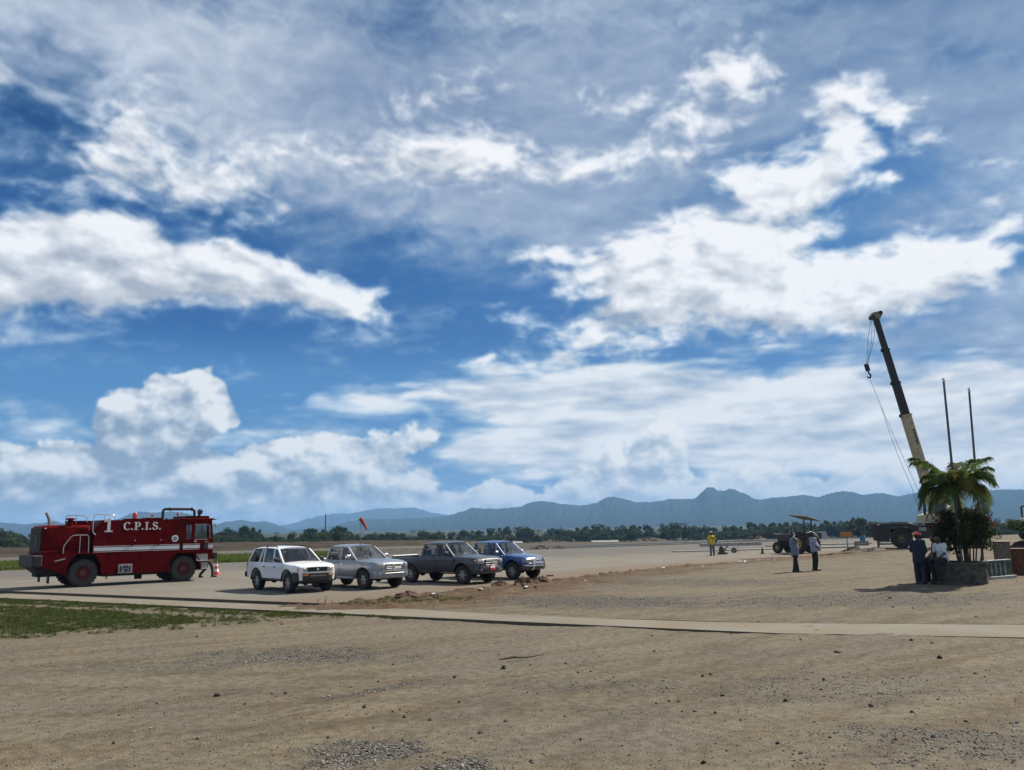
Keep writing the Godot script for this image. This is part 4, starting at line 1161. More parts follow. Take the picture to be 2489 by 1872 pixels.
func scatter(called: String, label: String, category: String, mesh: Mesh, m: Material, places: Array) -> void:
	var mm := MultiMesh.new()
	mm.transform_format = MultiMesh.TRANSFORM_3D
	mm.mesh = mesh
	mm.instance_count = places.size()
	for i in places.size():
		mm.set_instance_transform(i, places[i])
	var o := MultiMeshInstance3D.new()
	o.name = numbered(called)
	o.multimesh = mm
	o.material_override = m
	add_child(o)
	tag(o, label, category)
	o.set_meta("kind", "stuff")

func on_slab(x: float, z: float) -> bool:
	return Geometry2D.is_point_in_polygon(Vector2(x, z), apron_poly) or Geometry2D.is_point_in_polygon(Vector2(x, z), path_poly)

func turned(size: Vector3, at: Vector3) -> Transform3D:
	return Transform3D(Basis(Vector3.UP, rng.randf() * TAU) * Basis(Vector3.RIGHT, rng.randf_range(-0.3, 0.3)) * Basis.from_scale(size), at)

var path_poly: PackedVector2Array

func make_small() -> void:
	path_poly = line_of(PATH_NEAR)
	var back := line_of(PATH_FAR)
	back.reverse()
	path_poly.append_array(back)
	var stones := []
	for k in 5:
		stones.append(stone_mesh(500 + k))
	var mats := [M.stone_dark, M.stone_brown, M.stone_grey]
	rng.seed = 12
	var names := ["dark stone lying on the gravel lot", "brown stone lying on the gravel lot", "grey stone lying on the gravel lot"]
	var n := STONES.size() / 3
	for i in 175:
		var x: float
		var z: float
		var w: float
		if i < n:
			x = STONES[i * 3]
			z = STONES[i * 3 + 1]
			w = STONES[i * 3 + 2]
		else:
			z = -lerpf(8.3, 34.0, pow(rng.randf(), 1.5))
			x = -z * rng.randf_range(-0.62, 0.62) + (1.2 if rng.randf() < 0.5 else 0.0)
			w = lerpf(0.018, 0.052, pow(rng.randf(), 2.2)) * (1.0 + absf(z) * 0.02)
			if on_slab(x, z) or grass_share(x, z) > 0.5:
				z = -rng.randf_range(8.4, 15.0)
				x = -z * rng.randf_range(-0.3, 0.6)
		var kind := 0 if rng.randf() < 0.62 else (1 if rng.randf() < 0.5 else 2)
		var o := single("stone", names[kind], "stone", stones[rng.randi() % 5], mats[kind], Vector3(x, ground_height(x, z) - w * 0.06, z), rng.randf() * TAU, "loose stones on the gravel lot")
		o.scale = Vector3(w, w * rng.randf_range(0.6, 1.0), w)
	# loose gravel, too much to count
	var lists := [[], [], [], []]
	for i in 240000:
		var z := -lerpf(8.0, 36.0, pow(rng.randf(), 1.7))
		var x := -z * rng.randf_range(-0.68, 0.68)
		var g := gravel_at(x, z)
		var p := 0.07 + 0.93 * g * g
		if z < -19.0:
			p *= 0.5
		if rng.randf() > p or on_slab(x, z):
			continue
		var w := rng.randf_range(0.007, 0.020) * (1.0 + g * 0.5) * (1.0 + absf(z) * 0.018)
		if rng.randf() < 0.04:
			w *= 1.7
		lists[rng.randi() % 4].append(turned(Vector3(w, w * rng.randf_range(0.5, 0.9), w), Vector3(x, ground_height(x, z) - w * 0.08, z)))
	var tones := [M.stone_dark, M.stone_grey, M.stone_brown, M.stone_pale]
	var called := ["dark", "grey", "brown", "pale"]
	var bit := stone_mesh(77, 0.30)
	for k in 4:
		scatter("gravel", "%s gravel scattered over the lot" % called[k], "gravel", bit, tones[k], lists[k])
	make_grass()
	make_heaps()
	# traffic cone
	var c := thing("traffic_cone", "red and white striped traffic cone in front of the fire engine", "traffic cone", Vector3(-16.55, 0, -46.9))
	part(c, "base", Shape.new().box(Vector3(0, 0.025, 0), Vector3(0.42, 0.05, 0.42), 0.015), M.cone_red)
	var prof := [[0.165, 0.05], [0.140, 0.17], [0.108, 0.33], [0.080, 0.47], [0.055, 0.60], [0.035, 0.72]]
	for k in 5:
		part(c, "band", Shape.new().lathe([[prof[k][0], prof[k][1]], [prof[k + 1][0], prof[k + 1][1]]], 20), M.cone_red if k % 2 == 0 else M.sticker)
	# windsock and mast beyond the field
	var w := thing("windsock", "faded orange windsock hanging from its pole", "windsock", Vector3(-43.9, -1.4, -240.0))
	part(w, "pole", Shape.new().tube([Vector3.ZERO, Vector3(0, 6.9, 0)], [0.10, 0.07], 8), M.steel_dull)
	part(w, "sock", Shape.new().tube([Vector3(-0.15, 7.0, 0), Vector3(0.35, 6.35, 0), Vector3(1.1, 5.1, 0), Vector3(1.9, 3.7, 0)], [0.60, 0.62, 0.42, 0.25], 14, false), M.windsock)
	part(w, "hoop", Shape.new().tube(arc(Vector3(-0.15, 7.0, 0), 0.62, 0, TAU, 16, Vector3(0.73, 0.68, 0), Vector3(0, 0, 1)), 0.04, 6, false), M.steel_dull)
	single("radio_mast", "thin dark mast rising out of the treeline", "mast", Shape.new().tube([Vector3.ZERO, Vector3(0, 14.0, 0)], [0.35, 0.22], 6), M.trim, Vector3(-99.0, -3.0, -440.0))
	# low sheds in front of the trees
	for p in [[43.0, 8.0, "long pale shed roof before the treeline, left of the yellow shirt", 10.0], [-37.0, 9.5, "pale shed roof before the treeline above the grey pickup", 5.5], [-68.0, 4.5, "small pale shed left of the dark grey pickup, far away", 4.5], [1.5, 4.5, "small pale shed far behind the blue pickup", 5.5], [50.0, 5.0, "small white shed beside the long pale shed", 8.5]]:
		var z := -425.0
		var az := rad_to_deg(atan2(p[0], 425.0))
		var s := thing("shed", p[2], "shed", Vector3(p[0], drop(az, 427.0), z), 0.1, "sheds before the treeline")
		part(s, "wall", Shape.new().box(Vector3(0, 0.9, 0), Vector3(p[1], 1.8, 4.0), 0.0), M.wood_grey)
		part(s, "roof", Shape.new().prism(poly([-p[1] * 0.54, 0.0, p[1] * 0.54, 0.0, p[1] * 0.54, 0.08, -p[1] * 0.54, 0.08]), -3.0, 3.0, Transform3D(Basis(Vector3.RIGHT, 0.12), Vector3(0, 2.0, 0))), M.roof_dull)
		part(s, "door", Shape.new().box(Vector3(p[1] * 0.2, 0.8, 2.02), Vector3(0.9, 1.6, 0.05), 0.0), M.trim)
	# bits on the ground
	single("plank", "short dark plank lying on the apron beside the blue pickup", "plank", Shape.new().box(Vector3(0, 0.03, 0), Vector3(0.32, 0.06, 0.10), 0.01), M.trim, Vector3(1.62, 0.0, -39.9), 0.1)
	single("dry_branch", "dry brown branch lying on the gravel lot", "branch", Shape.new().tube([Vector3(-0.35, 0.02, 0.05), Vector3(-0.1, 0.05, 0.0), Vector3(0.15, 0.03, -0.04), Vector3(0.5, 0.06, -0.14)], [0.012, 0.022, 0.014, 0.006], 6), M.bark, Vector3(0.02, lot(0.0) + 0.02, -15.9), 0.1)
	rng.seed = 44
	var litter := [[-2.9, -30.0], [0.4, -32.6], [7.4, -42.4], [13.2, -48.7], [12.6, -47.6], [15.3, -50.2], [9.9, -44.8], [2.9, -35.6], [-1.3, -31.2]]
	for q in litter:
		single("litter", "scrap of white litter on the brown earth edge", "litter", Shape.new().box(Vector3(0, 0.03, 0), Vector3(rng.randf_range(0.10, 0.22), 0.05, rng.randf_range(0.08, 0.16)), 0.015, Basis(Vector3.BACK, rng.randf_range(-0.4, 0.4))), M.sticker, Vector3(q[0], ground_height(q[0], q[1]) + 0.01, q[1]), rng.randf() * TAU, "litter along the earth edge")

func make_heaps() -> void:
	# earth heaps: name, label, place, radius, height
	var list := [["earth_heap", "small brown earth heap, leftmost of three by the apron edge", -0.62, -34.1, 0.42, 0.26], ["earth_heap", "largest brown earth heap by the apron edge beside the blue pickup", 0.35, -33.3, 0.62, 0.42], ["earth_heap", "brown earth heap, rightmost of three by the apron edge", 1.05, -35.0, 0.55, 0.34],
		["earth_heap", "low dark earth heap below the silver pickup", -3.7, -29.3, 0.45, 0.18], ["earth_heap", "low dark earth heap right of another below the silver pickup", -2.85, -29.6, 0.55, 0.20],
		["rubble_heap", "heap of grey rubble under the orange board", 25.9, -64.6, 0.75, 0.42], ["rubble_heap", "flat heap of rubble beside the orange board", 27.4, -64.2, 0.9, 0.28],
		["earth_heap", "dark rounded earth heap on the far field, right of the yellow shirt", 42.8, -150.0, 1.6, 1.1], ["earth_heap", "long low earth heap on the far gravel field", 30.2, -190.0, 3.6, 1.0], ["earth_heap", "small dark earth heap at the far kerb, right of the blue pickup", 2.6, -88.5, 1.3, 0.42], ["earth_heap", "smaller dark earth heap at the far kerb", 4.6, -89.2, 0.9, 0.32], ["earth_heap", "flat dark earth heap on the far gravel field", 6.5, -150.0, 3.0, 0.5],
		["earth_heap", "large dark earth heap behind the brown cabinet", 37.5, -57.0, 3.8, 1.9], ["earth_heap", "dark earth heap at the right edge", 41.5, -61.0, 3.4, 2.1]]
	var k := 0
	for h in list:
		rng.seed = 300 + k
		var s := Shape.new()
		var rings := []
		for j in 19:
			var t := j / 18.0
			var ring := PackedVector3Array()
			for i in 56:
				var a := -TAU * i / 56.0
				var d := Vector2(cos(a), sin(a))
				var bump := land_noise.get_noise_2d(d.x * 1.3 + k * 9.0 + t, d.y * 1.3 + t * 2.0)
				var r: float = h[4] * (1.0 - t * 0.98) * (1.0 + bump * 0.5)
				var q := d * r
				var rough := land_noise.get_noise_2d(q.x * 3.0 / h[4] + k * 5.0, q.y * 3.0 / h[4]) * 0.45 + land_noise.get_noise_2d(q.x * 9.0 / h[4] + 20.0, q.y * 9.0 / h[4]) * 0.28
				var y: float = h[5] * (1.0 - pow(1.0 - t, 1.5)) * (0.85 + 0.15 * bump) * (1.0 + rough)
				ring.append(Vector3(q.x * 1.15, y - 0.06, q.y))
			rings.append(ring)
		s.loft(rings, true, false, true)
		var y := 0.0
		var on := Geometry2D.is_point_in_polygon(Vector2(h[2], h[3]), apron_poly)
		y = 0.0 if on else ground_height(h[2], h[3])
		var m: Material = M.soil_red if k < 5 else (M.rubble if h[0] == "rubble_heap" else M.soil_dark)
		single(h[0], h[1], "heap", s, m, Vector3(h[2], y, h[3]), k * 0.7, "earth heaps on the airfield" if h[0] == "earth_heap" else "rubble heaps by the orange board", 75.0)
		k += 1
	# bushes on the heaps at the right edge
	rng.seed = 71
	for p in [[39.0, -58.0, 1.7, "dark bush on the earth heap behind the cabinet"], [43.0, -62.0, 2.0, "dark bush on the earth heap at the right edge"], [36.0, -60.0, 1.3, "small dark bush right of the flowering shrub"]]:
		var b := thing("wild_bush", p[3], "bush", Vector3(p[0], 1.2, p[1]), 0.3, "bushes on the heaps")
		for q in 2:
			part(b, "foliage", crown_mesh(3, q), [M.shrub_leaf, M.leaf_far2][q], 0.0).scale = Vector3(p[2] * 1.3, p[2], p[2] * 1.3)
		part(b, "stem", Shape.new().tube([Vector3(0, -0.3, 0), Vector3(0.05, p[2] * 0.5, 0)], [0.06, 0.03], 6), M.bark)

func blade_clump(seed_: int, n: int, tall: float, spread: float) -> ArrayMesh:
	rng.seed = seed_
	var s := Shape.new()
	for k in n:
		var a := rng.randf() * TAU
		var p := Vector3(rng.randf_range(-spread, spread), 0, rng.randf_range(-spread, spread))
		var lean := Vector3(cos(a), 0, sin(a)) * tall * rng.randf_range(0.2, 0.7)
		var h := tall * rng.randf_range(0.6, 1.0)
		var w := Vector3(-sin(a), 0, cos(a)) * 0.006
		var mid := p + lean * 0.4 + Vector3(0, h * 0.6, 0)
		s.quad(p - w, p + w, mid + w * 0.8, mid - w * 0.8)
		s.tri(mid - w * 0.8, mid + w * 0.8, p + lean + Vector3(0, h, 0))
	return s.mesh(0.0)

func make_grass() -> void:
	var near := [[], []]
	rng.seed = 19
	for i in 60000:
		var x := rng.randf_range(-30.0, -4.0)
		var z := rng.randf_range(-40.0, -19.0)
		if x < z * 0.72 or rng.randf() > grass_share(x, z) or Geometry2D.is_point_in_polygon(Vector2(x, z), path_poly) or Geometry2D.is_point_in_polygon(Vector2(x, z), apron_poly):
			continue
		var s := rng.randf_range(0.6, 1.3)
		near[i % 2].append(turned(Vector3(s, s, s), Vector3(x, ground_height(x, z), z)))
	# taller fringe along the path and at the apron corner
	for i in 1500:
		var t := rng.randf()
		var f := t * 3.0 + 1.0
		var k := int(f)
		var a := Vector2(PATH_NEAR[k * 2], PATH_NEAR[k * 2 + 1])
		var b := Vector2(PATH_NEAR[k * 2 + 2], PATH_NEAR[k * 2 + 3])
		var p := a.lerp(b, f - k) + Vector2(rng.randf_range(-0.05, 0.1), rng.randf_range(0.02, 0.22))
		if (land_noise.get_noise_2d(p.x * 0.5, 5.0) < 0.05 and t > 0.3) or t > 0.72:
			continue
		var s := rng.randf_range(0.5, 1.35)
		near[i % 2].append(turned(Vector3(s, s, s), Vector3(p.x, ground_height(p.x, p.y), p.y)))
	for i in 420:
		var t := rng.randf()
		var a := Vector2(-5.7, -27.2).lerp(Vector2(-2.2, -29.4), t) + Vector2(rng.randf_range(-0.3, 1.0), rng.randf_range(-0.2, 0.9))
		if on_slab(a.x, a.y):
			continue
		var s := rng.randf_range(0.4, 1.0)
		near[i % 2].append(turned(Vector3(s, s, s), Vector3(a.x, ground_height(a.x, a.y), a.y)))
	scatter("grass", "short green grass beside the concrete path at left", "grass", blade_clump(61, 12, 0.075, 0.06), M.grass_a, near[0])
	scatter("grass", "yellowish green grass mixed in beside the concrete path", "grass", blade_clump(62, 12, 0.070, 0.06), M.grass_b, near[1])
	var far := []
	for i in 26000:
		var x := rng.randf_range(-62.0, -15.0)
		var q := rng.randf_range(67.5, 86.0)
		var z := -(q + 0.49 * x) / 0.87
		if rng.randf() > smoothstep(-15.0, -19.0, x) * smoothstep(66.5, 69.0, q) or on_slab(x, z):
			continue
		var s := rng.randf_range(2.0, 4.5)
		far.append(turned(Vector3(s, s * 0.8, s), Vector3(x, ground_height(x, z), z)))
	scatter("grass", "strip of grass along the far side of the apron", "grass", blade_clump(63, 9, 0.085, 0.08), M.grass_c, far)
	# single weeds in the joint at the corner of the apron
	for p in [[-6.15, -27.5, 0.42], [-5.9, -27.45, 0.30], [-6.45, -27.75, 0.34], [-5.55, -27.15, 0.26], [-4.95, -27.0, 0.22]]:
		var s := Shape.new()
		for k in 4:
			var a := rng.randf() * TAU
			s.tube([Vector3.ZERO, Vector3(cos(a) * 0.03, p[2] * 0.5, sin(a) * 0.03), Vector3(cos(a) * 0.12, p[2] * rng.randf_range(0.7, 1.0), sin(a) * 0.12)], [0.005, 0.004, 0.002], 4)
		single("weed", "thin weed growing in the joint at the apron corner", "weed", s, M.grass_b, Vector3(p[0], -0.12, p[1]), 0.0, "weeds at the apron corner")
# ---------------------------------------------------------------- airport fire engine: x forwards from the rear axle, z towards its right side
func big_wheel(root: Node3D, at: Vector3, r: float, w: float, s: float, rim_mat: Material, tyre_mat: Material, lugs: int, rim_r: float) -> Node3D:
	var wheel := joint(root, "wheel", at)
	var b := Basis(Vector3.RIGHT, PI / 2 * s)
	var t := Transform3D(b, Vector3.ZERO)
	var h := w * 0.5
	var tyre := Shape.new()
	tyre.lathe([[rim_r, -h * 0.7], [rim_r + 0.05, -h * 0.92], [r * 0.80, -h], [r * 0.93, -h * 0.92], [r * 0.975, -h * 0.70], [r * 0.985, 0], [r * 0.975, h * 0.70], [r * 0.93, h * 0.92], [r * 0.80, h], [rim_r + 0.05, h * 0.92], [rim_r, h * 0.7], [rim_r * 0.97, h * 0.4], [rim_r * 0.97, -h * 0.4], [rim_r, -h * 0.7]], 40, t)
	for k in lugs:
		for side in [-1.0, 1.0]:
			var a := TAU * (k + (0.25 if side > 0 else -0.25)) / lugs
			var c := Vector3(cos(a) * r * 0.972, side * h * 0.48, sin(a) * r * 0.972)
			tyre.box(t * c, Vector3(r * 0.075, h * 0.92, r * 2.2 / lugs), 0.01, b * Basis(Vector3.UP, -a) * Basis(Vector3.RIGHT, side * 0.5))
	part(wheel, "tyre", tyre, tyre_mat, 40.0)
	var rim := Shape.new()
	rim.lathe([[rim_r * 0.98, -h * 0.5], [rim_r * 1.02, h * 0.72], [rim_r * 0.97, h * 0.78], [rim_r * 0.90, h * 0.70], [rim_r * 0.84, h * 0.25], [rim_r * 0.60, h * 0.18], [rim_r * 0.56, h * 0.40], [rim_r * 0.50, h * 0.52], [0.0, h * 0.54]], 32, t)
	for k in 10:
		var a := TAU * k / 10.0
		rim.lathe([[0.022, h * 0.18], [0.022, h * 0.30], [0.0, h * 0.31]], 6, t * Transform3D(Basis(), Vector3(cos(a) * rim_r * 0.72, 0, sin(a) * rim_r * 0.72)))
	part(wheel, "rim", rim, rim_mat, 35.0)
	return wheel

func make_truck() -> void:
	var a := deg_to_rad(41.0)
	var root := thing("fire_engine", "red airport fire engine with white stripe and lettering C.P.I.S.", "fire engine", Vector3(-19.36, 0, -38.15), a)
	var red: Material = M.truck_red
	var L := -2.55
	var R := 0.10
	part(root, "lower_body", Shape.new().prism(poly([-1.75, 1.5, -1.75, 0.9, -1.25, 0.78, -0.98, 0.62, -0.84, 0.62, -0.79, 1.02, -0.46, 1.45, 0.32, 1.45, 0.60, 1.02, 0.63, 0.52, 3.66, 0.50, 3.64, 0.90, 3.95, 1.37, 4.77, 1.35, 5.08, 0.93, 5.13, 0.56, 5.45, 0.56, 5.55, 1.0, 5.72, 1.05, 5.72, 1.5]), L, R), red, 20.0)
	part(root, "tank_body", Shape.new().prism(poly([0.22, 1.503, 0.27, 2.56, 0.36, 2.72, 0.55, 2.96, 4.12, 2.94, 4.12, 1.503]), L + 0.006, R - 0.006), red, 20.0)
	part(root, "engine_cover", Shape.new().box(Vector3(-0.85, 2.13, -1.25), Vector3(1.96, 1.25, 2.35), 0.13).box(Vector3(-0.88, 1.56, -1.23), Vector3(1.92, 0.14, 2.55), 0.02), red, 60.0)
	for x in [-0.07, 4.38]:  # dark wells between the wheels
		part(root, "wheel_well", Shape.new().box(Vector3(x, 1.02, -1.22), Vector3(1.38, 0.92, 1.2), 0.02), M.under)
		for z in [-0.26, -2.20]:
			big_wheel(root, Vector3(x, 0.61, z), 0.61, 0.50, 1.0 if z > -1.0 else -1.0, M.truck_rim, M.tyre_dusty, 22, 0.30)
		part(root, "axle", Shape.new().tube([Vector3(x, 0.6, -2.1), Vector3(x, 0.6, -0.35)], 0.11, 10).lathe([[0.1, -0.2], [0.24, -0.1], [0.24, 0.1], [0.1, 0.2]], 12, Transform3D(Basis(), Vector3(x, 0.6, -1.2))), M.under)
	part(root, "chassis", Shape.new().box(Vector3(2.0, 0.62, -1.22), Vector3(7.6, 0.26, 0.95), 0.02).box(Vector3(2.1, 0.55, -1.22), Vector3(2.6, 0.30, 1.9), 0.04), M.under)
	# fender lips
	for p in [[-0.84, 0.55, -0.79, 1.02, -0.46, 1.45, 0.32, 1.45, 0.60, 1.02, 0.63, 0.52], [3.66, 0.50, 3.64, 0.90, 3.95, 1.37, 4.77, 1.35, 5.08, 0.93, 5.13, 0.56]]:
		var lip := Shape.new()
		for i in range(0, p.size() - 2, 2):
			var q := Vector3(p[i], p[i + 1], R + 0.012)
			var w := Vector3(p[i + 2], p[i + 3], R + 0.012)
			var d := (w - q).normalized()
			lip.box((q + w) * 0.5 + Vector3(-d.y, d.x, 0) * 0.03, Vector3(q.distance_to(w) + 0.02, 0.06, 0.03), 0.006, Basis(Vector3.BACK, atan2(d.y, d.x)))
		part(root, "fender_lip", lip, red, 20.0)
	# stripes
	for y in [[1.65, 0.155], [1.525, 0.020], [1.775, 0.020]]:
		part(root, "white_stripe", Shape.new().box(Vector3(2.17, y[0], R), Vector3(3.82, y[1], 0.012), 0.0), M.truck_white)
		part(root, "white_stripe", Shape.new().box(Vector3(4.66, y[0], R + 0.004), Vector3(0.82, y[1], 0.012), 0.0), M.truck_white)
		part(root, "white_stripe", Shape.new().box(Vector3(5.58, y[0], R + 0.004), Vector3(0.26, y[1], 0.012), 0.0), M.truck_white)
	# lettering and badge on the tank
	lettering(root, "1", Vector3(0.83, 2.20, R + 0.002), 0.62, Basis(), M.truck_white)
	lettering(root, "C.P.I.S.", Vector3(2.33, 2.37, R + 0.002), 0.36, Basis(), M.truck_white)
	var em := part(root, "round_emblem", Shape.new().lathe([[0.165, 0.0], [0.165, 0.010], [0.0, 0.011]], 24, Transform3D(Basis(Vector3.RIGHT, PI / 2), Vector3(3.86, 2.06, R - 0.008))), M.truck_white)
	part(em, "emblem_centre", Shape.new().lathe([[0.085, 0.0], [0.085, 0.010], [0.0, 0.011]], 20, Transform3D(Basis(Vector3.RIGHT, PI / 2), Vector3(3.86, 2.06, R - 0.002))), M.emblem_blue)
	part(em, "emblem_bar", Shape.new().box(Vector3(3.86, 2.06, R + 0.010), Vector3(0.09, 0.025, 0.005), 0.0), M.truck_white)
	# pump panel in the skirt
	var pp := part(root, "pump_panel", Shape.new().box(Vector3(1.66, 0.735, R), Vector3(0.62, 0.42, 0.02), 0.004), M.panel_grey)
	for q in [[1.47, 0.73, 0.06, 0.26], [1.62, 0.82, 0.10, 0.10], [1.74, 0.82, 0.08, 0.12], [1.69, 0.66, 0.13, 0.12], [1.86, 0.73, 0.06, 0.26]]:
		part(pp, "valve", Shape.new().box(Vector3(q[0], q[1], R + 0.02), Vector3(q[2], q[3], 0.06), 0.015), M.under)
	for q in [[1.80, 0.86], [1.57, 0.62]]:
		part(pp, "cap", Shape.new().lathe([[0.03, 0.0], [0.03, 0.05], [0.0, 0.055]], 10, Transform3D(Basis(Vector3.RIGHT, PI / 2), Vector3(q[0], q[1], R))), M.chrome)
	# hatch latches on the tank side
	for x in [1.98, 3.16]:
		part(root, "latch", Shape.new().box(Vector3(x, 2.02, R + 0.02), Vector3(0.10, 0.025, 0.05), 0.006), red)
		part(root, "hinge", Shape.new().box(Vector3(x - 0.08, 1.80, R + 0.03), Vector3(0.07, 0.09, 0.07), 0.02), red)
		part(root, "latch_knob", Shape.new().box(Vector3(x + 0.03, 2.00, R + 0.04), Vector3(0.05, 0.05, 0.05), 0.015), M.chrome)
	# cab
	var cab := joint(root, "cab")
	for z in [R - 0.03, L + 0.03]:
		var wall := Shape.new()
		wall.box(Vector3(4.96, 1.755, z), Vector3(1.52, 0.50, 0.06), 0.004)
		wall.box(Vector3(4.92, 2.83, z), Vector3(1.44, 0.26, 0.06), 0.004)
		for p in [[4.20, 4.40, 4.20, 4.40], [4.65, 4.81, 4.65, 4.81], [5.42, 5.51, 5.40, 5.49], [5.645, 5.72, 5.58, 5.655]]:
			wall.prism(poly([p[0], 2.004, p[1], 2.004, p[3], 2.702, p[2], 2.702]), z - 0.03, z + 0.03)
		part(cab, "side_wall", wall, red, 20.0)
		for p in [[4.40, 4.65, 4.40, 4.65], [4.81, 5.42, 4.81, 5.40], [5.51, 5.645, 5.49, 5.58]]:
			part(cab, "side_window", Shape.new().prism(poly([p[0], 2.0, p[1], 2.0, p[3], 2.70, p[2], 2.70]), z - 0.004, z + 0.004), M.glass_clear)
	part(cab, "front_panel", Shape.new().box(Vector3(5.70, 1.755, -1.225), Vector3(0.05, 0.50, 2.52), 0.005).box(Vector3(5.615, 2.83, -1.225), Vector3(0.05, 0.25, 2.52), 0.005), red)
	part(cab, "windscreen", Shape.new().box(Vector3(5.66, 2.355, -1.225), Vector3(0.008, 0.71, 2.46), 0.0, Basis(Vector3.BACK, 0.09)), M.glass_clear)
	part(cab, "centre_post", Shape.new().box(Vector3(5.665, 2.355, -1.225), Vector3(0.05, 0.72, 0.06), 0.01, Basis(Vector3.BACK, 0.09)), red)
	part(cab, "back_wall", Shape.new().box(Vector3(4.17, 2.23, -1.225), Vector3(0.05, 1.44, 2.60), 0.0), M.under)
	part(cab, "roof", Shape.new().box(Vector3(4.93, 2.985, -1.225), Vector3(1.62, 0.06, 2.70), 0.025).box(Vector3(5.06, 3.075, -1.225), Vector3(1.14, 0.13, 1.9), 0.02), red)
	part(cab, "sun_visor", Shape.new().box(Vector3(5.76, 2.95, -1.225), Vector3(0.22, 0.035, 2.6), 0.01), red)
	part(cab, "floor", Shape.new().box(Vector3(4.95, 1.52, -1.225), Vector3(1.44, 0.04, 2.46), 0.0), M.under)
	part(cab, "dashboard", Shape.new().box(Vector3(5.48, 1.88, -1.225), Vector3(0.32, 0.34, 2.3), 0.05), M.trim)
	for z in [-0.55, -1.9]:
		part(cab, "seat", Shape.new().box(Vector3(4.62, 1.98, z), Vector3(0.16, 0.72, 0.5), 0.06).box(Vector3(4.82, 1.72, z), Vector3(0.48, 0.16, 0.5), 0.05), M.trim)
	part(cab, "steering_wheel", Shape.new().tube(arc(Vector3(5.25, 2.05, -1.9), 0.22, 0, TAU, 16, Vector3(0.4, 0.92, 0), Vector3(0, 0, 1)), 0.018, 6, false), M.trim)
	part(cab, "door", Shape.new().box(Vector3(5.11, 1.755, R + 0.003), Vector3(0.76, 0.49, 0.012), 0.004), red)
	part(cab, "door_handle", Shape.new().box(Vector3(4.84, 1.90, R + 0.025), Vector3(0.12, 0.03, 0.03), 0.008), M.chrome)
	for y in [2.715, 1.985]:
		part(cab, "window_frame", Shape.new().box(Vector3(5.115, y, R + 0.004), Vector3(0.66, 0.022, 0.012), 0.0), M.steel)
	part(cab, "mirror_box", Shape.new().box(Vector3(5.33, 1.70, R + 0.09), Vector3(0.22, 0.38, 0.12), 0.02), M.trim)
	part(root, "seam_post", Shape.new().box(Vector3(4.155, 2.22, -0.02), Vector3(0.055, 1.43, 0.14), 0.0), M.under)
	for p in [[5.20, 1.13, 0.56, 0.31], [5.31, 0.74, 0.34, 0.30]]:
		var sp := part(root, "step_plate", Shape.new().box(Vector3(p[0], p[1], R + 0.008), Vector3(p[2], p[3], 0.02), 0.0), M.panel_grey)
		part(sp, "step", Shape.new().box(Vector3(p[0] + 0.02, p[1] - p[3] * 0.5 - 0.012, R + 0.06), Vector3(p[2] + 0.04, 0.025, 0.14), 0.005), M.steel)
	part(root, "front_bumper", Shape.new().box(Vector3(5.86, 1.18, -1.23), Vector3(0.24, 0.32, 2.66), 0.03), M.under)
	for z in [-0.25, -2.2]:
		part(root, "headlight", Shape.new().lathe([[0.10, 0.0], [0.10, 0.05], [0.0, 0.07]], 16, Transform3D(Basis(Vector3.BACK, -PI / 2), Vector3(5.72, 1.62, z))), M.lamp)
	var spot := Transform3D(Basis(Vector3.BACK, -PI / 2), Vector3(5.80, 2.66, 0.06))
	part(root, "spotlight", Shape.new().lathe([[0.03, -0.04], [0.09, 0.02], [0.095, 0.09], [0.0, 0.10]], 14, spot).tube([Vector3(5.72, 2.80, 0.02), Vector3(5.83, 2.66, 0.06)], 0.015, 6), M.chrome)
	# roof: turret pipe, beacons, hatch boxes
	var pipe := Shape.new().tube(rounded_path([Vector3(3.34, 2.9, -0.25), Vector3(3.34, 3.47, -0.25), Vector3(4.86, 3.47, -0.25), Vector3(4.86, 3.10, -0.25)], 0.16, 6), 0.065, 12)
	for q in [[3.64, 3.47], [4.70, 3.47]]:
		pipe.tube([Vector3(q[0], q[1], -0.25), Vector3(q[0] + 0.05, q[1], -0.25)], 0.095, 12)
	part(root, "turret_pipe", pipe, M.black_paint)
	part(root, "water_cannon", Shape.new().box(Vector3(5.15, 3.34, -0.30), Vector3(0.22, 0.24, 0.24), 0.05).tube([Vector3(5.12, 3.12, -0.30), Vector3(5.12, 3.3, -0.30)], 0.07, 10).tube([Vector3(5.1, 3.38, -0.30), Vector3(5.30, 3.34, -0.42)], [0.09, 0.06], 10), M.black_paint)
	part(root, "hatch_box", Shape.new().box(Vector3(2.0, 2.985, -0.25), Vector3(0.8, 0.07, 0.6), 0.01), red)
	part(root, "hatch_box", Shape.new().box(Vector3(2.86, 3.0, -0.30), Vector3(0.76, 0.11, 0.7), 0.01), red)
	part(root, "hatch_box", Shape.new().box(Vector3(-0.22, 2.85, -0.9), Vector3(0.86, 0.19, 1.1), 0.02), red)
	for q in [[2.04, 2.98, 0.115, 0.34, -0.2], [2.84, 3.09, 0.06, 0.15, -0.2], [4.02, 3.16, 0.065, 0.14, -0.15]]:
		part(root, "beacon", Shape.new().lathe([[q[2], 0.0], [q[2], q[3] * 0.6], [q[2] * 0.85, q[3] * 0.82], [q[2] * 0.5, q[3] * 0.96], [0.0, q[3]]], 16, Transform3D(Basis(), Vector3(q[0], q[1], q[4]))), M.red_lamp, 60.0)
	part(root, "beacon_stalk", Shape.new().tube([Vector3(4.02, 2.9, -0.15), Vector3(4.02, 3.17, -0.15)], 0.022, 8), M.black_paint)
	part(root, "beacon_stalk", Shape.new().tube([Vector3(2.84, 3.05, -0.2), Vector3(2.84, 3.10, -0.2)], 0.04, 8), M.chrome)
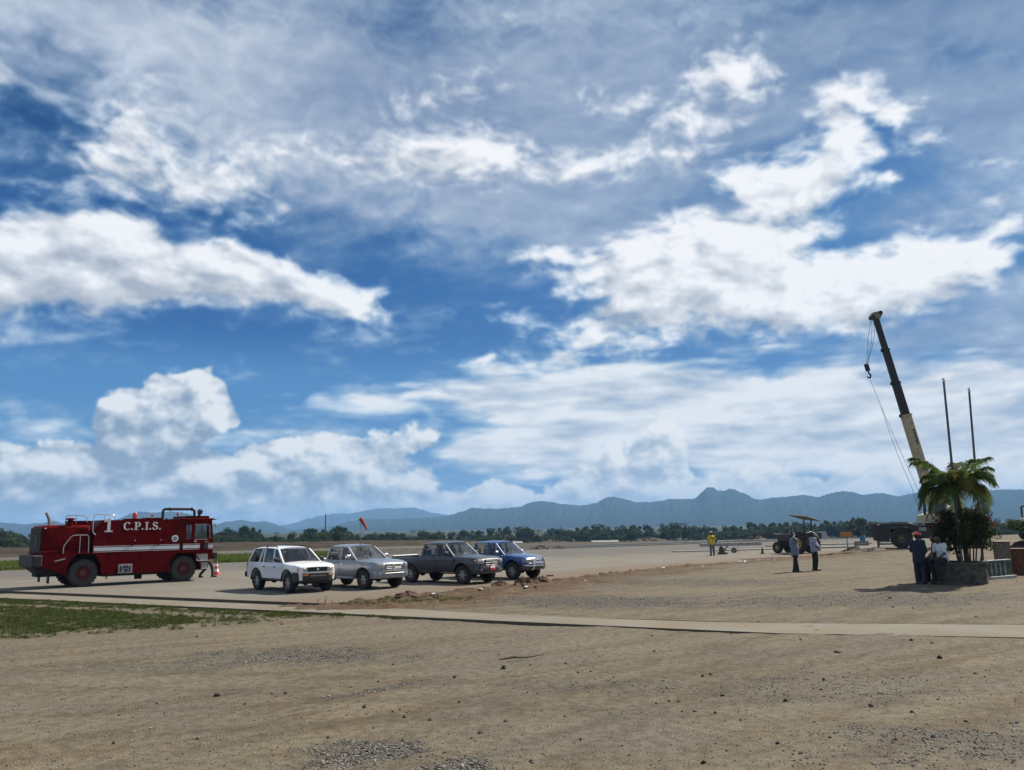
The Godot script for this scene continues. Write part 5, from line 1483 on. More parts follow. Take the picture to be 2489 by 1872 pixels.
	part(root, "antenna", Shape.new().tube([Vector3(4.34, 2.95, -0.5), Vector3(4.34, 3.42, -0.5)], 0.008, 5), M.trim)
	part(root, "vent", Shape.new().box(Vector3(3.58, 2.99, -0.4), Vector3(0.07, 0.12, 0.07), 0.01), M.trim)
	# handrails
	var zr := R - 0.03
	for q in [[[Vector3(-0.98, 0.62, zr), Vector3(-0.98, 1.82, zr), Vector3(-0.65, 2.30, zr), Vector3(0.03, 2.30, zr), Vector3(0.05, 1.50, zr)], [[-0.32, 2.30, 1.5]]],
			[[Vector3(0.30, 2.30, zr + 0.03), Vector3(0.16, 2.42, zr + 0.03), Vector3(0.22, 3.22, zr - 0.08), Vector3(1.10, 3.20, zr - 0.08), Vector3(1.13, 2.93, zr - 0.08)], [[0.66, 3.2, 2.93]]],
			[[Vector3(-0.90, 2.70, -0.35), Vector3(-0.86, 3.20, -0.35), Vector3(-0.02, 3.18, -0.35), Vector3(0.02, 2.86, -0.35)], [[-0.44, 3.19, 2.8]]]]:
		var rail := Shape.new().tube(rounded_path(q[0], 0.13, 5), 0.020, 8)
		for p in q[1]:
			var z: float = q[0][3].z
			rail.tube([Vector3(p[0], p[2], z), Vector3(p[0], p[1], z)], 0.014, 6)
		part(root, "handrail", rail, M.steel)
	# exhaust stack, air intake, hoop
	part(root, "exhaust_stack", Shape.new().tube([Vector3(-1.50, 2.70, -0.45), Vector3(-1.52, 3.0, -0.45), Vector3(-1.58, 3.16, -0.45), Vector3(-1.66, 3.32, -0.45)], 0.065, 10), M.steel_dull)
	part(root, "air_intake", Shape.new().lathe([[0.11, 0.0], [0.11, 0.24], [0.20, 0.25], [0.21, 0.28], [0.12, 0.33], [0.0, 0.34]], 18, Transform3D(Basis(), Vector3(-0.70, 2.74, -0.25))), red)
	part(root, "lifting_hoop", Shape.new().tube(rounded_path([Vector3(-1.44, 2.72, -0.3), Vector3(-1.42, 2.98, -0.3), Vector3(-1.34, 2.98, -0.3), Vector3(-1.30, 2.72, -0.3)], 0.06, 4), 0.012, 6), M.steel_dull)
	part(root, "marker_lamp", Shape.new().box(Vector3(-1.72, 2.61, -0.05), Vector3(0.10, 0.06, 0.05), 0.02), M.chrome)
	for k in 5:  # louvres in the engine cover
		part(root, "louvre", Shape.new().box(Vector3(-1.15 + k * 0.13, 2.02, -0.07), Vector3(0.07, 0.40, 0.03), 0.01), red)
	# rear: radiator grille, bumper and lamps
	var grille := part(root, "rear_grille", Shape.new().box(Vector3(-1.84, 2.12, -1.25), Vector3(0.03, 1.05, 2.0), 0.0), M.grille)
	for k in 17:
		part(grille, "slat", Shape.new().box(Vector3(-1.862, 1.64 + k * 0.06, -1.25), Vector3(0.03, 0.02, 1.96), 0.0, Basis(Vector3.BACK, 0.4)), M.truck_dark)
	part(grille, "name_strip", Shape.new().box(Vector3(-1.885, 2.05, -1.0), Vector3(0.01, 0.5, 0.05), 0.0), M.panel_grey)
	part(root, "rear_bumper", Shape.new().box(Vector3(-1.98, 1.20, -1.25), Vector3(0.42, 0.52, 2.75), 0.05), M.truck_dark)
	part(root, "rear_underframe", Shape.new().prism(poly([-2.1, 0.95, -1.7, 0.62, -0.9, 0.58, -0.9, 0.95]), -2.2, -0.3), M.under)
	for z in [-0.35, -2.1]:
		var fl := part(root, "mud_flap", Shape.new().box(Vector3(-1.42, 0.42, z), Vector3(0.03, 0.40, 0.42), 0.0), M.rubber)
		part(fl, "reflector", Shape.new().lathe([[0.08, 0.0], [0.07, 0.01], [0.0, 0.012]], 14, Transform3D(Basis(Vector3.BACK, PI / 2), Vector3(-1.44, 0.44, z))), M.steel_dull)
	part(root, "mud_flap", Shape.new().box(Vector3(2.55, 0.36, -0.9), Vector3(0.34, 0.34, 0.03), 0.0), M.rubber)
	part(root, "drain_pipe", Shape.new().tube([Vector3(0.92, 0.6, -0.1), Vector3(0.92, 0.30, -0.1)], 0.03, 8), M.under)
	part(root, "tool_bracket", Shape.new().box(Vector3(-1.10, 1.22, R + 0.01), Vector3(0.42, 0.05, 0.05), 0.01, Basis(Vector3.BACK, 0.25)), M.panel_grey)
# ---------------------------------------------------------------- cars: x forwards, y up, z to the car's right
class Car:
	var nose := 2.1
	var tail := -2.4
	var half := 0.86
	var sill := 0.40
	var axle_f := 1.35
	var axle_r := -1.35
	var wheel := 0.36
	var arch := 0.44
	var tops: Array  # (x, y) of the hood, belt or bed line
	var bed_from := -99.0  # behind this the body is an open bed
	var bed_floor := 0.66
	var belt := 1.05
	var roof := 1.68
	var base_f := 0.85
	var top_f := 0.2
	var top_r := -2.0
	var base_r := -2.3
	var flare := 0.03
	func top(x: float) -> float:
		for i in tops.size() - 1:
			if x <= tops[i + 1][0] or i == tops.size() - 2:
				var t := clampf((x - tops[i][0]) / (tops[i + 1][0] - tops[i][0]), 0.0, 1.0)
				return lerpf(tops[i][1], tops[i + 1][1], t)
		return 1.0
	func wide(x: float) -> float:
		var w := half
		w *= 1.0 - 0.17 * pow(clampf((x - (nose - 0.55)) / 0.55, 0.0, 1.0), 2.2)
		w *= 1.0 - 0.06 * pow(clampf(((tail + 0.4) - x) / 0.4, 0.0, 1.0), 2.0)
		for a in [axle_f, axle_r]:
			w += flare * exp(-pow((x - a) / 0.50, 4.0))
		return w
	func lift(x: float) -> float:  # how high the wheel arch cuts the side
		var y := 0.0
		for a in [axle_f, axle_r]:
			var d := absf(x - a)
			if d < arch:
				y = maxf(y, wheel + sqrt(arch * arch - d * d) * 0.98)
		return y
	func section(x: float) -> Array:
		var w := wide(x)
		var t := top(x)
		var a := lift(x)
		var low := maxf(sill, a)
		var inner := w * 0.62
		var f := sill - 0.06 + 0.22 * pow(clampf((x - (nose - 0.3)) / 0.3, 0.0, 1.0), 2.0)
		var s := [Vector2(0, f), Vector2(inner, f), Vector2(inner, maxf(f, a)), Vector2(w * 0.95, low), Vector2(w * 0.985, maxf(sill + 0.07, low + 0.012)),
			Vector2(w, maxf(lerpf(sill, t, 0.52), low + 0.03)), Vector2(w * 0.992, maxf(t - 0.14, low + 0.06)), Vector2(w * 0.962, maxf(t - 0.035, low + 0.08)), Vector2(w * 0.91, t)]
		if x < bed_from:
			s.append(Vector2(w * 0.885, t - 0.01))
			s.append(Vector2(w * 0.875, bed_floor))
			s.append(Vector2(0, bed_floor))
		else:
			s.append(Vector2(w * 0.70, t + 0.022))
			s.append(Vector2(w * 0.40, t + 0.040))
			s.append(Vector2(0, t + 0.048))
		return s
	func side(x: float, y: float) -> float:
		var s := section(x)
		for i in range(3, 8):
			if y <= s[i + 1].y:
				return lerpf(s[i].x, s[i + 1].x, clampf((y - s[i].y) / maxf(s[i + 1].y - s[i].y, 1e-4), 0.0, 1.0))
		return s[8].x
	func body() -> Shape:
		var xs := [tail, tail + 0.03, tail + 0.1]
		var x := tail + 0.2
		while x < nose - 0.15:
			xs.append(x)
			var close := minf(absf(absf(x - axle_f) - arch), absf(absf(x - axle_r) - arch))
			x += 0.025 if close < 0.08 else 0.07
		if bed_from > tail:
			xs.append(bed_from - 0.001)
			xs.append(bed_from + 0.001)
		xs.append_array([nose - 0.14, nose - 0.08, nose - 0.035, nose])
		xs.sort()
		var rings := []
		for q in xs:
			var ring := PackedVector3Array()
			var s := section(q)
			var m := s.size()
			# rings turn about +x: from the bottom centre over the left side to the top and down the right side
			var shrink := 1.0
			if q >= nose - 0.001:
				shrink = 0.93
			elif q <= tail + 0.001:
				shrink = 0.97
			var mid := 0.72
			for i in m:
				ring.append(Vector3(q, mid + (s[i].y - mid) * shrink, -s[i].x * shrink))
			for i in range(m - 2, 0, -1):
				ring.append(Vector3(q, mid + (s[i].y - mid) * shrink, s[i].x * shrink))
			ring.reverse()
			rings.append(ring)
		var o := Shape.new()
		o.loft(rings)
		return o
	func panel(x0: float, x1: float, y0: float, y1: float, s: float, out := 0.009) -> Shape:  # a door skin that follows the side
		var o := Shape.new()
		var nx := 8
		var ny := 7
		var at := func(i: int, j: int, d: float) -> Vector3:
			var x := lerpf(x0, x1, float(i) / nx)
			var low := maxf(y0, lift(x) + 0.03)
			var y := lerpf(low, y1, float(j) / ny)
			return Vector3(x, y, s * (side(x, y) + d))
		for i in nx:
			for j in ny:
				if s > 0.0:
					o.quad(at.call(i, j, out), at.call(i + 1, j, out), at.call(i + 1, j + 1, out), at.call(i, j + 1, out))
				else:
					o.quad(at.call(i + 1, j, out), at.call(i, j, out), at.call(i, j + 1, out), at.call(i + 1, j + 1, out))
		for i in nx:
			for j in [0, ny]:
				o.quad(at.call(i, j, out), at.call(i, j, -0.01), at.call(i + 1, j, -0.01), at.call(i + 1, j, out))
		for j in ny:
			for i in [0, nx]:
				o.quad(at.call(i, j, out), at.call(i, j + 1, out), at.call(i, j + 1, -0.01), at.call(i, j, -0.01))
		return o
	func cab(x: float, y: float, s: float, d := 0.0) -> Vector3:
		var t := (y - belt) / (roof - belt)
		var wb := half * 0.925
		var wt := half * 0.76
		return Vector3(x, y, s * (lerpf(wb, wt, t) - 0.015 * sin(clampf(t, 0.0, 1.0) * PI) * -1.0 + d))
	func post(x0: float, x1: float, x2: float, x3: float, y0: float, y1: float, s: float) -> Shape:  # a pillar: x0..x1 at the belt, x2..x3 at the roof
		var o := Shape.new()
		var rings := []
		for k in 5:
			var t := k / 4.0
			var y := lerpf(y0, y1, t)
			var a := lerpf(x0, x2, t)
			var b := lerpf(x1, x3, t)
			var c := [cab(a, y, s, 0.0), cab(b, y, s, 0.0), cab(b, y, s, -0.055), cab(a, y, s, -0.055)]
			if s < 0.0:
				c.reverse()
			rings.append(PackedVector3Array(c))
		var r2 := []
		for r in rings:
			var q: PackedVector3Array = r
			r2.append(q)
		o.loft(r2)
		return o
	func pane(pts: Array, s: float) -> Shape:  # a side window given by (x, y) corners
		var o := Shape.new()
		var p := []
		var q := []
		for i in range(0, pts.size(), 2):
			p.append(cab(pts[i], pts[i + 1], s, -0.018))
			q.append(cab(pts[i], pts[i + 1], s, -0.024))
		for i in range(1, p.size() - 1):
			if s > 0.0:
				o.tri(p[0], p[i], p[i + 1])
			else:
				o.tri(p[0], p[i + 1], p[i])
		return o
	func roof_shell() -> Shape:
		var rings := []
		var wt := half * 0.76
		for k in 9:
			var t := k / 8.0
			var x := lerpf(top_r - 0.05, top_f + 0.04, t)
			var drop := 0.05 * pow(absf(t * 2.0 - 1.0), 4.0)
			var ring := PackedVector3Array()
			var narrow := 1.0 - 0.05 * pow(absf(t * 2.0 - 1.0), 6.0)
			for j in 11:
				var u := j / 5.0 - 1.0
				ring.append(Vector3(x, roof + 0.055 * (1.0 - pow(absf(u), 2.6)) - drop - (0.03 if absf(u) > 0.99 else 0.0), -u * wt * 1.03 * narrow))
			ring.append(Vector3(x, roof - 0.05 - drop * 0.3, -wt * 0.97))
			ring.append(Vector3(x, roof - 0.05 - drop * 0.3, wt * 0.97))
			ring.reverse()
			ring.reverse()
			rings.append(ring)
		var o := Shape.new()
		for r in rings:
			var q: PackedVector3Array = r
			q.reverse()
		var turned := []
		for r in rings:
			var q: PackedVector3Array = r.duplicate()
			q.reverse()
			turned.append(q)
		o.loft(turned)
		return o
	func screen(xb: float, yb: float, xt: float, yt: float, bulge: float, inset := 0.03) -> Shape:  # windscreen or rear window
		var o := Shape.new()
		var wb := half * 0.925 - inset - 0.02
		var wt := half * 0.76 - inset
		var n := 10
		for i in n:
			for j in 4:
				var p := []
				for c in [[i, j], [i + 1, j], [i + 1, j + 1], [i, j + 1]]:
					var u: float = c[0] * 2.0 / n - 1.0
					var t: float = c[1] / 4.0
					p.append(Vector3(lerpf(xb, xt, t) + bulge * (1.0 - u * u), lerpf(yb, yt, t), u * lerpf(wb, wt, t)))
				if bulge > 0.0:
					o.quad(p[1], p[0], p[3], p[2])
				else:
					o.quad(p[0], p[1], p[2], p[3])
		return o

func wheel_parts(parent: Node3D, at: Vector3, r: float, w: float, s: float, rim_mat: Material, spokes: int, rim_r: float) -> Node3D:
	# the outer face looks towards z * s
	var wheel := joint(parent, "wheel", at)
	var b := Basis(Vector3.RIGHT, PI / 2 * s)
	var t := Transform3D(b, Vector3.ZERO)
	var h := w * 0.5
	var tyre := Shape.new()
	tyre.lathe([[rim_r, -h * 0.9], [rim_r + 0.03, -h], [r * 0.93, -h * 0.98], [r * 0.985, -h * 0.78], [r, -h * 0.55], [r, h * 0.55], [r * 0.985, h * 0.78], [r * 0.93, h * 0.98], [rim_r + 0.03, h], [rim_r, h * 0.9], [rim_r * 0.98, h * 0.5], [rim_r * 0.98, -h * 0.5], [rim_r, -h * 0.9]], 32, t)
	for k in 40:  # tread blocks
		var a := TAU * k / 40.0
		for side in [-1.0, 1.0]:
			var c := Vector3(cos(a) * (r + 0.002), side * h * 0.36, sin(a) * (r + 0.002))
			tyre.box(t * c, Vector3(0.016, h * 0.62, r * 0.10), 0.0, b * Basis(Vector3.UP, -a) )
	part(wheel, "tyre", tyre, M.rubber, 40.0)
	var rim := Shape.new()
	rim.lathe([[rim_r * 0.99, -h * 0.4], [rim_r * 0.99, h * 0.86], [rim_r * 0.93, h * 0.84], [rim_r * 0.88, h * 0.55], [0.02, h * 0.30]], 28, t)
	var face := Shape.new()
	for k in spokes:
		var a := TAU * k / spokes
		var bb := b * Basis(Vector3.UP, -a)
		face.box(t.basis * (Basis(Vector3.UP, -a) * Vector3(rim_r * 0.52, h * 0.62, 0)), Vector3(rim_r * 0.84, 0.035, rim_r * 1.7 / spokes), 0.012, bb)
	face.lathe([[0.075, h * 0.4], [0.075, h * 0.72], [0.055, h * 0.78], [0.0, h * 0.79]], 16, t)
	part(wheel, "rim", rim, M.rim_dark, 30.0)
	part(wheel, "spokes", face, rim_mat, 30.0)
	return wheel

func mirror_parts(root: Node3D, c: Car, m: Material, x: float, y: float) -> void:
	for s in [-1.0, 1.0]:
		var at := Vector3(x, y, s * (c.half + 0.10))
		var sh := Shape.new().box(at, Vector3(0.11, 0.15, 0.20), 0.035)
		sh.box(at - Vector3(0, 0.06, s * 0.12), Vector3(0.05, 0.05, 0.10), 0.01)
		var o := part(root, "wing_mirror", sh, m, 50.0)
		part(o, "mirror_glass", Shape.new().box(at - Vector3(0.057, 0, 0), Vector3(0.006, 0.12, 0.17), 0.0), M.chrome)

func car_base(called: String, label: String, category: String, c: Car, at: Vector3, turn: float, body_mat: Material, rim_mat: Material, spokes: int, tint: Material, doors: Array, handle_mat: Material) -> Node3D:
	var root := thing(called, label, category, at, turn, "vehicles parked on the apron")
	part(root, "body", c.body(), body_mat, 38.0)
	for s in [-1.0, 1.0]:
		for d in doors:
			var door := part(root, "door", c.panel(d[0], d[1], c.sill + 0.07, c.belt - 0.005, s), body_mat, 50.0)
			part(door, "handle", Shape.new().box(Vector3(d[0] + 0.17, c.belt - 0.16, s * (c.side(d[0] + 0.17, c.belt - 0.16) + 0.025)), Vector3(0.17, 0.035, 0.03), 0.01), handle_mat)
	part(root, "roof", c.roof_shell(), body_mat, 50.0)
	# floor of the cab, seats and dashboard as far as the windows show them
	var tub := Shape.new().box(Vector3((c.base_f + c.base_r) * 0.5 - 0.02, c.belt + 0.03, 0), Vector3(c.base_f - c.base_r - 0.16, 0.07, c.half * 1.62), 0.01)
	part(root, "interior_trim", tub, M.trim)
	for row in ([c.top_f - 0.55, c.top_f - 1.35]):
		for s in [-1.0, 1.0]:
			var st := Shape.new().box(Vector3(row, c.belt + 0.14, s * 0.36), Vector3(0.13, 0.30, 0.46), 0.05)
			st.box(Vector3(row - 0.02, c.belt + 0.37, s * 0.36), Vector3(0.09, 0.17, 0.25), 0.04)
			part(root, "seat", st, M.trim, 50.0)
	var wheel_c := Vector3(c.top_f - 0.05, c.belt + 0.13, -0.36)
	part(root, "steering_wheel", Shape.new().tube(arc(wheel_c, 0.19, 0, TAU, 16, Vector3(0.35, 0.93, 0), Vector3(0, 0, 1)), 0.016, 6, false), M.trim)
	for s in [-1.0, 1.0]:
		for x in [c.axle_f, c.axle_r]:
			wheel_parts(root, Vector3(x, c.wheel, s * (c.half - 0.115)), c.wheel, 0.25, s, rim_mat, spokes, c.wheel * 0.60)
	# running gear under the floor
	var gear := Shape.new()
	for x in [c.axle_f, c.axle_r]:
		gear.tube([Vector3(x, c.wheel, -c.half + 0.2), Vector3(x, c.wheel, c.half - 0.2)], 0.06, 8)
		gear.lathe([[0.05, -0.13], [0.15, -0.05], [0.15, 0.05], [0.05, 0.13]], 10, Transform3D(Basis(), Vector3(x, c.wheel, 0.1)))
	for s in [-0.42, 0.42]:
		gear.box(Vector3((c.axle_f + c.axle_r) * 0.5, c.sill - 0.05, s), Vector3(c.axle_f - c.axle_r + 1.0, 0.10, 0.08), 0.01)
	part(root, "axles", gear, M.under)
	part(root, "exhaust_pipe", Shape.new().tube([Vector3(c.axle_f - 0.6, c.sill - 0.08, 0.25), Vector3(c.axle_r + 0.4, c.sill - 0.09, 0.3), Vector3(c.axle_r - 0.3, c.sill - 0.02, 0.55), Vector3(c.tail + 0.05, c.sill - 0.05, 0.55)], 0.032, 8), M.under)
	return root

func front_glass(root: Node3D, c: Car, tint: Material, rear_x: float, wipers := true) -> void:
	part(root, "windscreen", c.screen(c.base_f + 0.0, c.belt + 0.02, c.top_f + 0.02, c.roof - 0.045, 0.09), tint, 60.0)
	part(root, "rear_window", c.screen(c.base_r + 0.03, c.belt + 0.06, rear_x, c.roof - 0.06, -0.03, 0.07), tint, 60.0)
	if wipers:
		for z in [-0.45, 0.22]:
			part(root, "wiper", Shape.new().tube([Vector3(c.base_f + 0.09, c.belt + 0.035, z), Vector3(c.base_f + 0.075, c.belt + 0.05, z + 0.45)], 0.012, 5), M.trim)

func plate(root: Node3D, at: Vector3, text: String, back: Material, ink: Material) -> void:
	var o := part(root, "number_plate", Shape.new().box(at, Vector3(0.012, 0.16, 0.31), 0.0), back)
	if text:
		lettering(o, text, at + Vector3(0.009, -0.045, 0.0), 0.075, Basis(Vector3.UP, PI / 2), ink, "Droid Sans", 700)

func lettering(parent: Node, text: String, at: Vector3, size: float, basis: Basis, m: Material, font := "Droid Serif", weight := 700, depth := 0.006) -> MeshInstance3D:
	var f := SystemFont.new()
	f.font_names = PackedStringArray([font])
	f.font_weight = weight
	var t := TextMesh.new()
	t.text = text
	t.font = f
	t.font_size = 64
	t.pixel_size = size / 46.0
	t.depth = depth
	t.vertical_alignment = VERTICAL_ALIGNMENT_BOTTOM
	var o := part(parent, "lettering", t, m)
	o.transform = Transform3D(basis, at)
	return o

func make_suv() -> void:
	var c := Car.new()
	c.nose = 2.10
	c.tail = -2.42
	c.half = 0.87
	c.sill = 0.46
	c.wheel = 0.375
	c.arch = 0.47
	c.belt = 1.10
	c.roof = 1.665
	c.tops = [[-2.45, 0.99], [-2.36, 1.08], [-2.2, 1.10], [0.70, 1.10], [0.95, 1.105], [1.5, 1.065], [1.85, 1.03], [2.02, 0.99], [2.12, 0.93]]
	c.base_f = 0.90
	c.top_f = 0.12
	c.top_r = -2.02
	c.base_r = -2.36
	c.flare = 0.035
	var f := Vector2(0.66, 0.75).normalized()
	var tint: Material = M.glass_tint
	var root := car_base("estate_car", "white four wheel drive estate car with black bumpers and roof rails", "car", c, Vector3(-8.90, 0, -33.79), atan2(-f.y, f.x), M.white_paint, M.rim_silver, 6, tint, [[-0.86, 0.06], [0.09, 1.0 - 0.11]], M.trim)
	for s in [-1.0, 1.0]:
		var y1 := c.roof - 0.05
		for p in [[0.80, 0.93, 0.08, 0.17], [-0.02, 0.09, -0.20, -0.11], [-0.95, -0.86, -1.02, -0.93], [-1.36, -1.27, -1.20, -1.11], [-2.36, -2.26, -2.06, -1.90]]:
			part(root, "pillar", c.post(p[0], p[1], p[2], p[3], c.belt - 0.03, y1, s), M.white_paint, 30.0)
		part(root, "door_window", c.pane([0.09, c.belt, 0.80, c.belt, 0.10, y1, -0.11, y1], s), tint)
		part(root, "door_window", c.pane([-0.86, c.belt, -0.02, c.belt, -0.20, y1, -0.93, y1], s), tint)
		part(root, "quarter_window", c.pane([-2.27, c.belt, -1.36, c.belt, -1.20, y1, -1.90, y1], s), M.glass_dark)
		var rail := Shape.new().tube([Vector3(-0.1, c.roof + 0.02, s * 0.60), Vector3(-0.2, c.roof + 0.055, s * 0.60), Vector3(-1.8, c.roof + 0.055, s * 0.60), Vector3(-1.9, c.roof + 0.02, s * 0.60)], 0.022, 6)
		rail.box(Vector3(-1.0, c.roof + 0.03, s * 0.60), Vector3(0.06, 0.06, 0.04), 0.0)
		part(root, "roof_rail", rail, M.trim)
		# wheel arch flares of black plastic
		for x in [c.axle_f, c.axle_r]:
			var fl := Shape.new()
			var rings := []
			for k in 15:
				var a := lerpf(0.05, PI - 0.05, k / 14.0)
				var px: float = x + cos(a) * c.arch
				var py := c.wheel + sin(a) * c.arch
				var q: float = x + cos(a) * (c.arch + 0.045)
				var qy := c.wheel + sin(a) * (c.arch + 0.045)
				var z := c.wide(px) + 0.012
				var ring := [Vector3(px, py, s * (z - 0.06)), Vector3(px, py, s * z), Vector3(q, qy, s * (z - 0.004)), Vector3(q, qy, s * (z - 0.06))]
				if s < 0.0:
					ring.reverse()
				rings.append(PackedVector3Array(ring))
			fl.loft(rings)
			part(root, "arch_trim", fl, M.trim, 50.0)
		part(root, "mud_flap", Shape.new().box(Vector3(c.axle_r - 0.47, 0.40, s * 0.72), Vector3(0.02, 0.30, 0.24), 0.0), M.rubber)
	front_glass(root, c, tint, -1.98)
	mirror_parts(root, c, M.trim, 0.60, 1.22)
	# nose: grille between square lamps over a deep black bumper
	var n := 2.075
	part(root, "grille_panel", Shape.new().box(Vector3(n, 0.86, 0), Vector3(0.07, 0.16, 0.84), 0.015), M.grille)
	for k in 3:
		part(root, "grille_bar", Shape.new().box(Vector3(n + 0.036, 0.81 + k * 0.05, 0), Vector3(0.012, 0.012, 0.80), 0.0), M.trim)
	part(root, "grille_surround", Shape.new().box(Vector3(n + 0.03, 0.945, 0), Vector3(0.05, 0.03, 0.86), 0.01), M.chrome)
	part(root, "badge", Shape.new().lathe([[0.045, 0.0], [0.045, 0.02], [0.03, 0.03], [0.0, 0.032]], 14, Transform3D(Basis(Vector3.BACK, -PI / 2), Vector3(n + 0.035, 0.86, 0))), M.chrome)
	for s in [-1.0, 1.0]:
		var turned := Basis(Vector3.UP, -s * 0.14)
		var h := part(root, "headlight", Shape.new().box(Vector3(n - 0.02, 0.865, s * 0.56), Vector3(0.10, 0.17, 0.27), 0.02, turned), M.lamp)
		part(h, "reflector", Shape.new().lathe([[0.07, 0.0], [0.06, 0.008], [0.0, 0.012]], 14, Transform3D(Basis(Vector3.BACK, -PI / 2), Vector3(n + 0.032, 0.865, s * 0.55))), M.chrome)
		part(root, "corner_light", Shape.new().box(Vector3(n - 0.10, 0.865, s * 0.725), Vector3(0.14, 0.165, 0.07), 0.02, Basis(Vector3.UP, -s * 0.75)), M.orange)
		part(root, "indicator", Shape.new().box(Vector3(n + 0.098, 0.66, s * 0.54), Vector3(0.02, 0.055, 0.24), 0.006, Basis(Vector3.UP, -s * 0.1)), M.orange)
		part(root, "tail_light", Shape.new().box(Vector3(c.tail + 0.03, 0.90, s * 0.77), Vector3(0.09, 0.34, 0.11), 0.015), M.red_lamp)
	var bp := Shape.new()
	var rings := []
	for k in 13:
		var u := k / 6.0 - 1.0
		var x := n + 0.075 - 0.20 * pow(absf(u), 3.0)
		var z := -u * 0.885
		rings.append(PackedVector3Array([Vector3(x - 0.16, 0.42, z), Vector3(x - 0.02, 0.42, z), Vector3(x + 0.02, 0.50, z), Vector3(x + 0.025, 0.70, z), Vector3(x, 0.765, z), Vector3(x - 0.16, 0.77, z)]))
	bp.loft(rings)
	part(root, "front_bumper", bp, M.bumper, 40.0)
	part(root, "bumper_strip", Shape.new().box(Vector3(n + 0.082, 0.735, 0), Vector3(0.04, 0.035, 1.15), 0.012), M.chrome)
	part(root, "intake", Shape.new().box(Vector3(n + 0.085, 0.58, 0), Vector3(0.04, 0.11, 0.70), 0.01), M.grille)
	part(root, "skid_plate", Shape.new().box(Vector3(n - 0.1, 0.40, 0), Vector3(0.35, 0.05, 1.1), 0.01, Basis(Vector3.BACK, 0.35)), M.under)
	part(root, "rear_bumper", Shape.new().box(Vector3(c.tail - 0.03, 0.60, 0), Vector3(0.17, 0.24, 1.74), 0.05), M.bumper)
	part(root, "sill_trim", Shape.new().box(Vector3(0.0, 0.455, 0.845), Vector3(1.7, 0.07, 0.04), 0.015), M.trim)
	part(root, "window_sticker", Shape.new().box(Vector3(0.345, 1.49, 0.49), Vector3(0.006, 0.07, 0.06), 0.0, Basis(Vector3.BACK, -0.92)), M.sticker)

func pickup_cab(root: Node3D, c: Car, m: Material, tint: Material, split: float) -> void:
	for s in [-1.0, 1.0]:
		var y1 := c.roof - 0.05
		for p in [[c.base_f - 0.12, c.base_f + 0.02, c.top_f - 0.06, c.top_f + 0.03], [split - 0.05, split + 0.05, split - 0.11, split + 0.0], [c.base_r - 0.02, c.base_r + 0.11, c.top_r - 0.02, c.top_r + 0.10]]:
			part(root, "pillar", c.post(p[0], p[1], p[2], p[3], c.belt - 0.03, y1, s), m, 30.0)
		part(root, "door_window", c.pane([split + 0.05, c.belt, c.base_f - 0.12, c.belt, c.top_f - 0.05, y1, split + 0.0, y1], s), tint)
		part(root, "door_window", c.pane([c.base_r + 0.11, c.belt, split - 0.05, c.belt, split - 0.11, y1, c.top_r + 0.10, y1], s), tint)
	# tailgate, bulkhead and rear bumper
	part(root, "tailgate", Shape.new().box(Vector3(c.tail + 0.035, (c.top(c.tail) + c.bed_floor) * 0.5 - 0.01, 0), Vector3(0.06, c.top(c.tail) - c.bed_floor + 0.12, c.half * 1.74), 0.02), m)
	part(root, "bulkhead", Shape.new().box(Vector3(c.bed_from + 0.02, (c.belt + c.bed_floor) * 0.5, 0), Vector3(0.05, c.belt - c.bed_floor + 0.04, c.half * 1.76), 0.01), m)
	part(root, "rear_bumper", Shape.new().box(Vector3(c.tail - 0.05, 0.56, 0), Vector3(0.14, 0.16, c.half * 1.85), 0.03), M.chrome)
	for s in [-1.0, 1.0]:
		part(root, "tail_light", Shape.new().box(Vector3(c.tail + 0.02, 0.88, s * c.half * 0.90), Vector3(0.10, 0.30, 0.12), 0.02), M.red_lamp)

func bumper_front(c: Car, y0: float, y1: float, out: float, wrap := 0.22) -> Shape:
	var rings := []
	for k in 15:
		var u := k / 7.0 - 1.0
		var x := c.nose + out - wrap * pow(absf(u), 3.0)
		var z := -u * (c.half + 0.01)
		rings.append(PackedVector3Array([Vector3(x - 0.20, y0, z), Vector3(x - 0.04, y0, z), Vector3(x, y0 + 0.07, z), Vector3(x + 0.01, lerpf(y0, y1, 0.6), z), Vector3(x - 0.02, y1 - 0.02, z), Vector3(x - 0.06, y1, z), Vector3(x - 0.20, y1, z)]))
	return Shape.new().loft(rings)

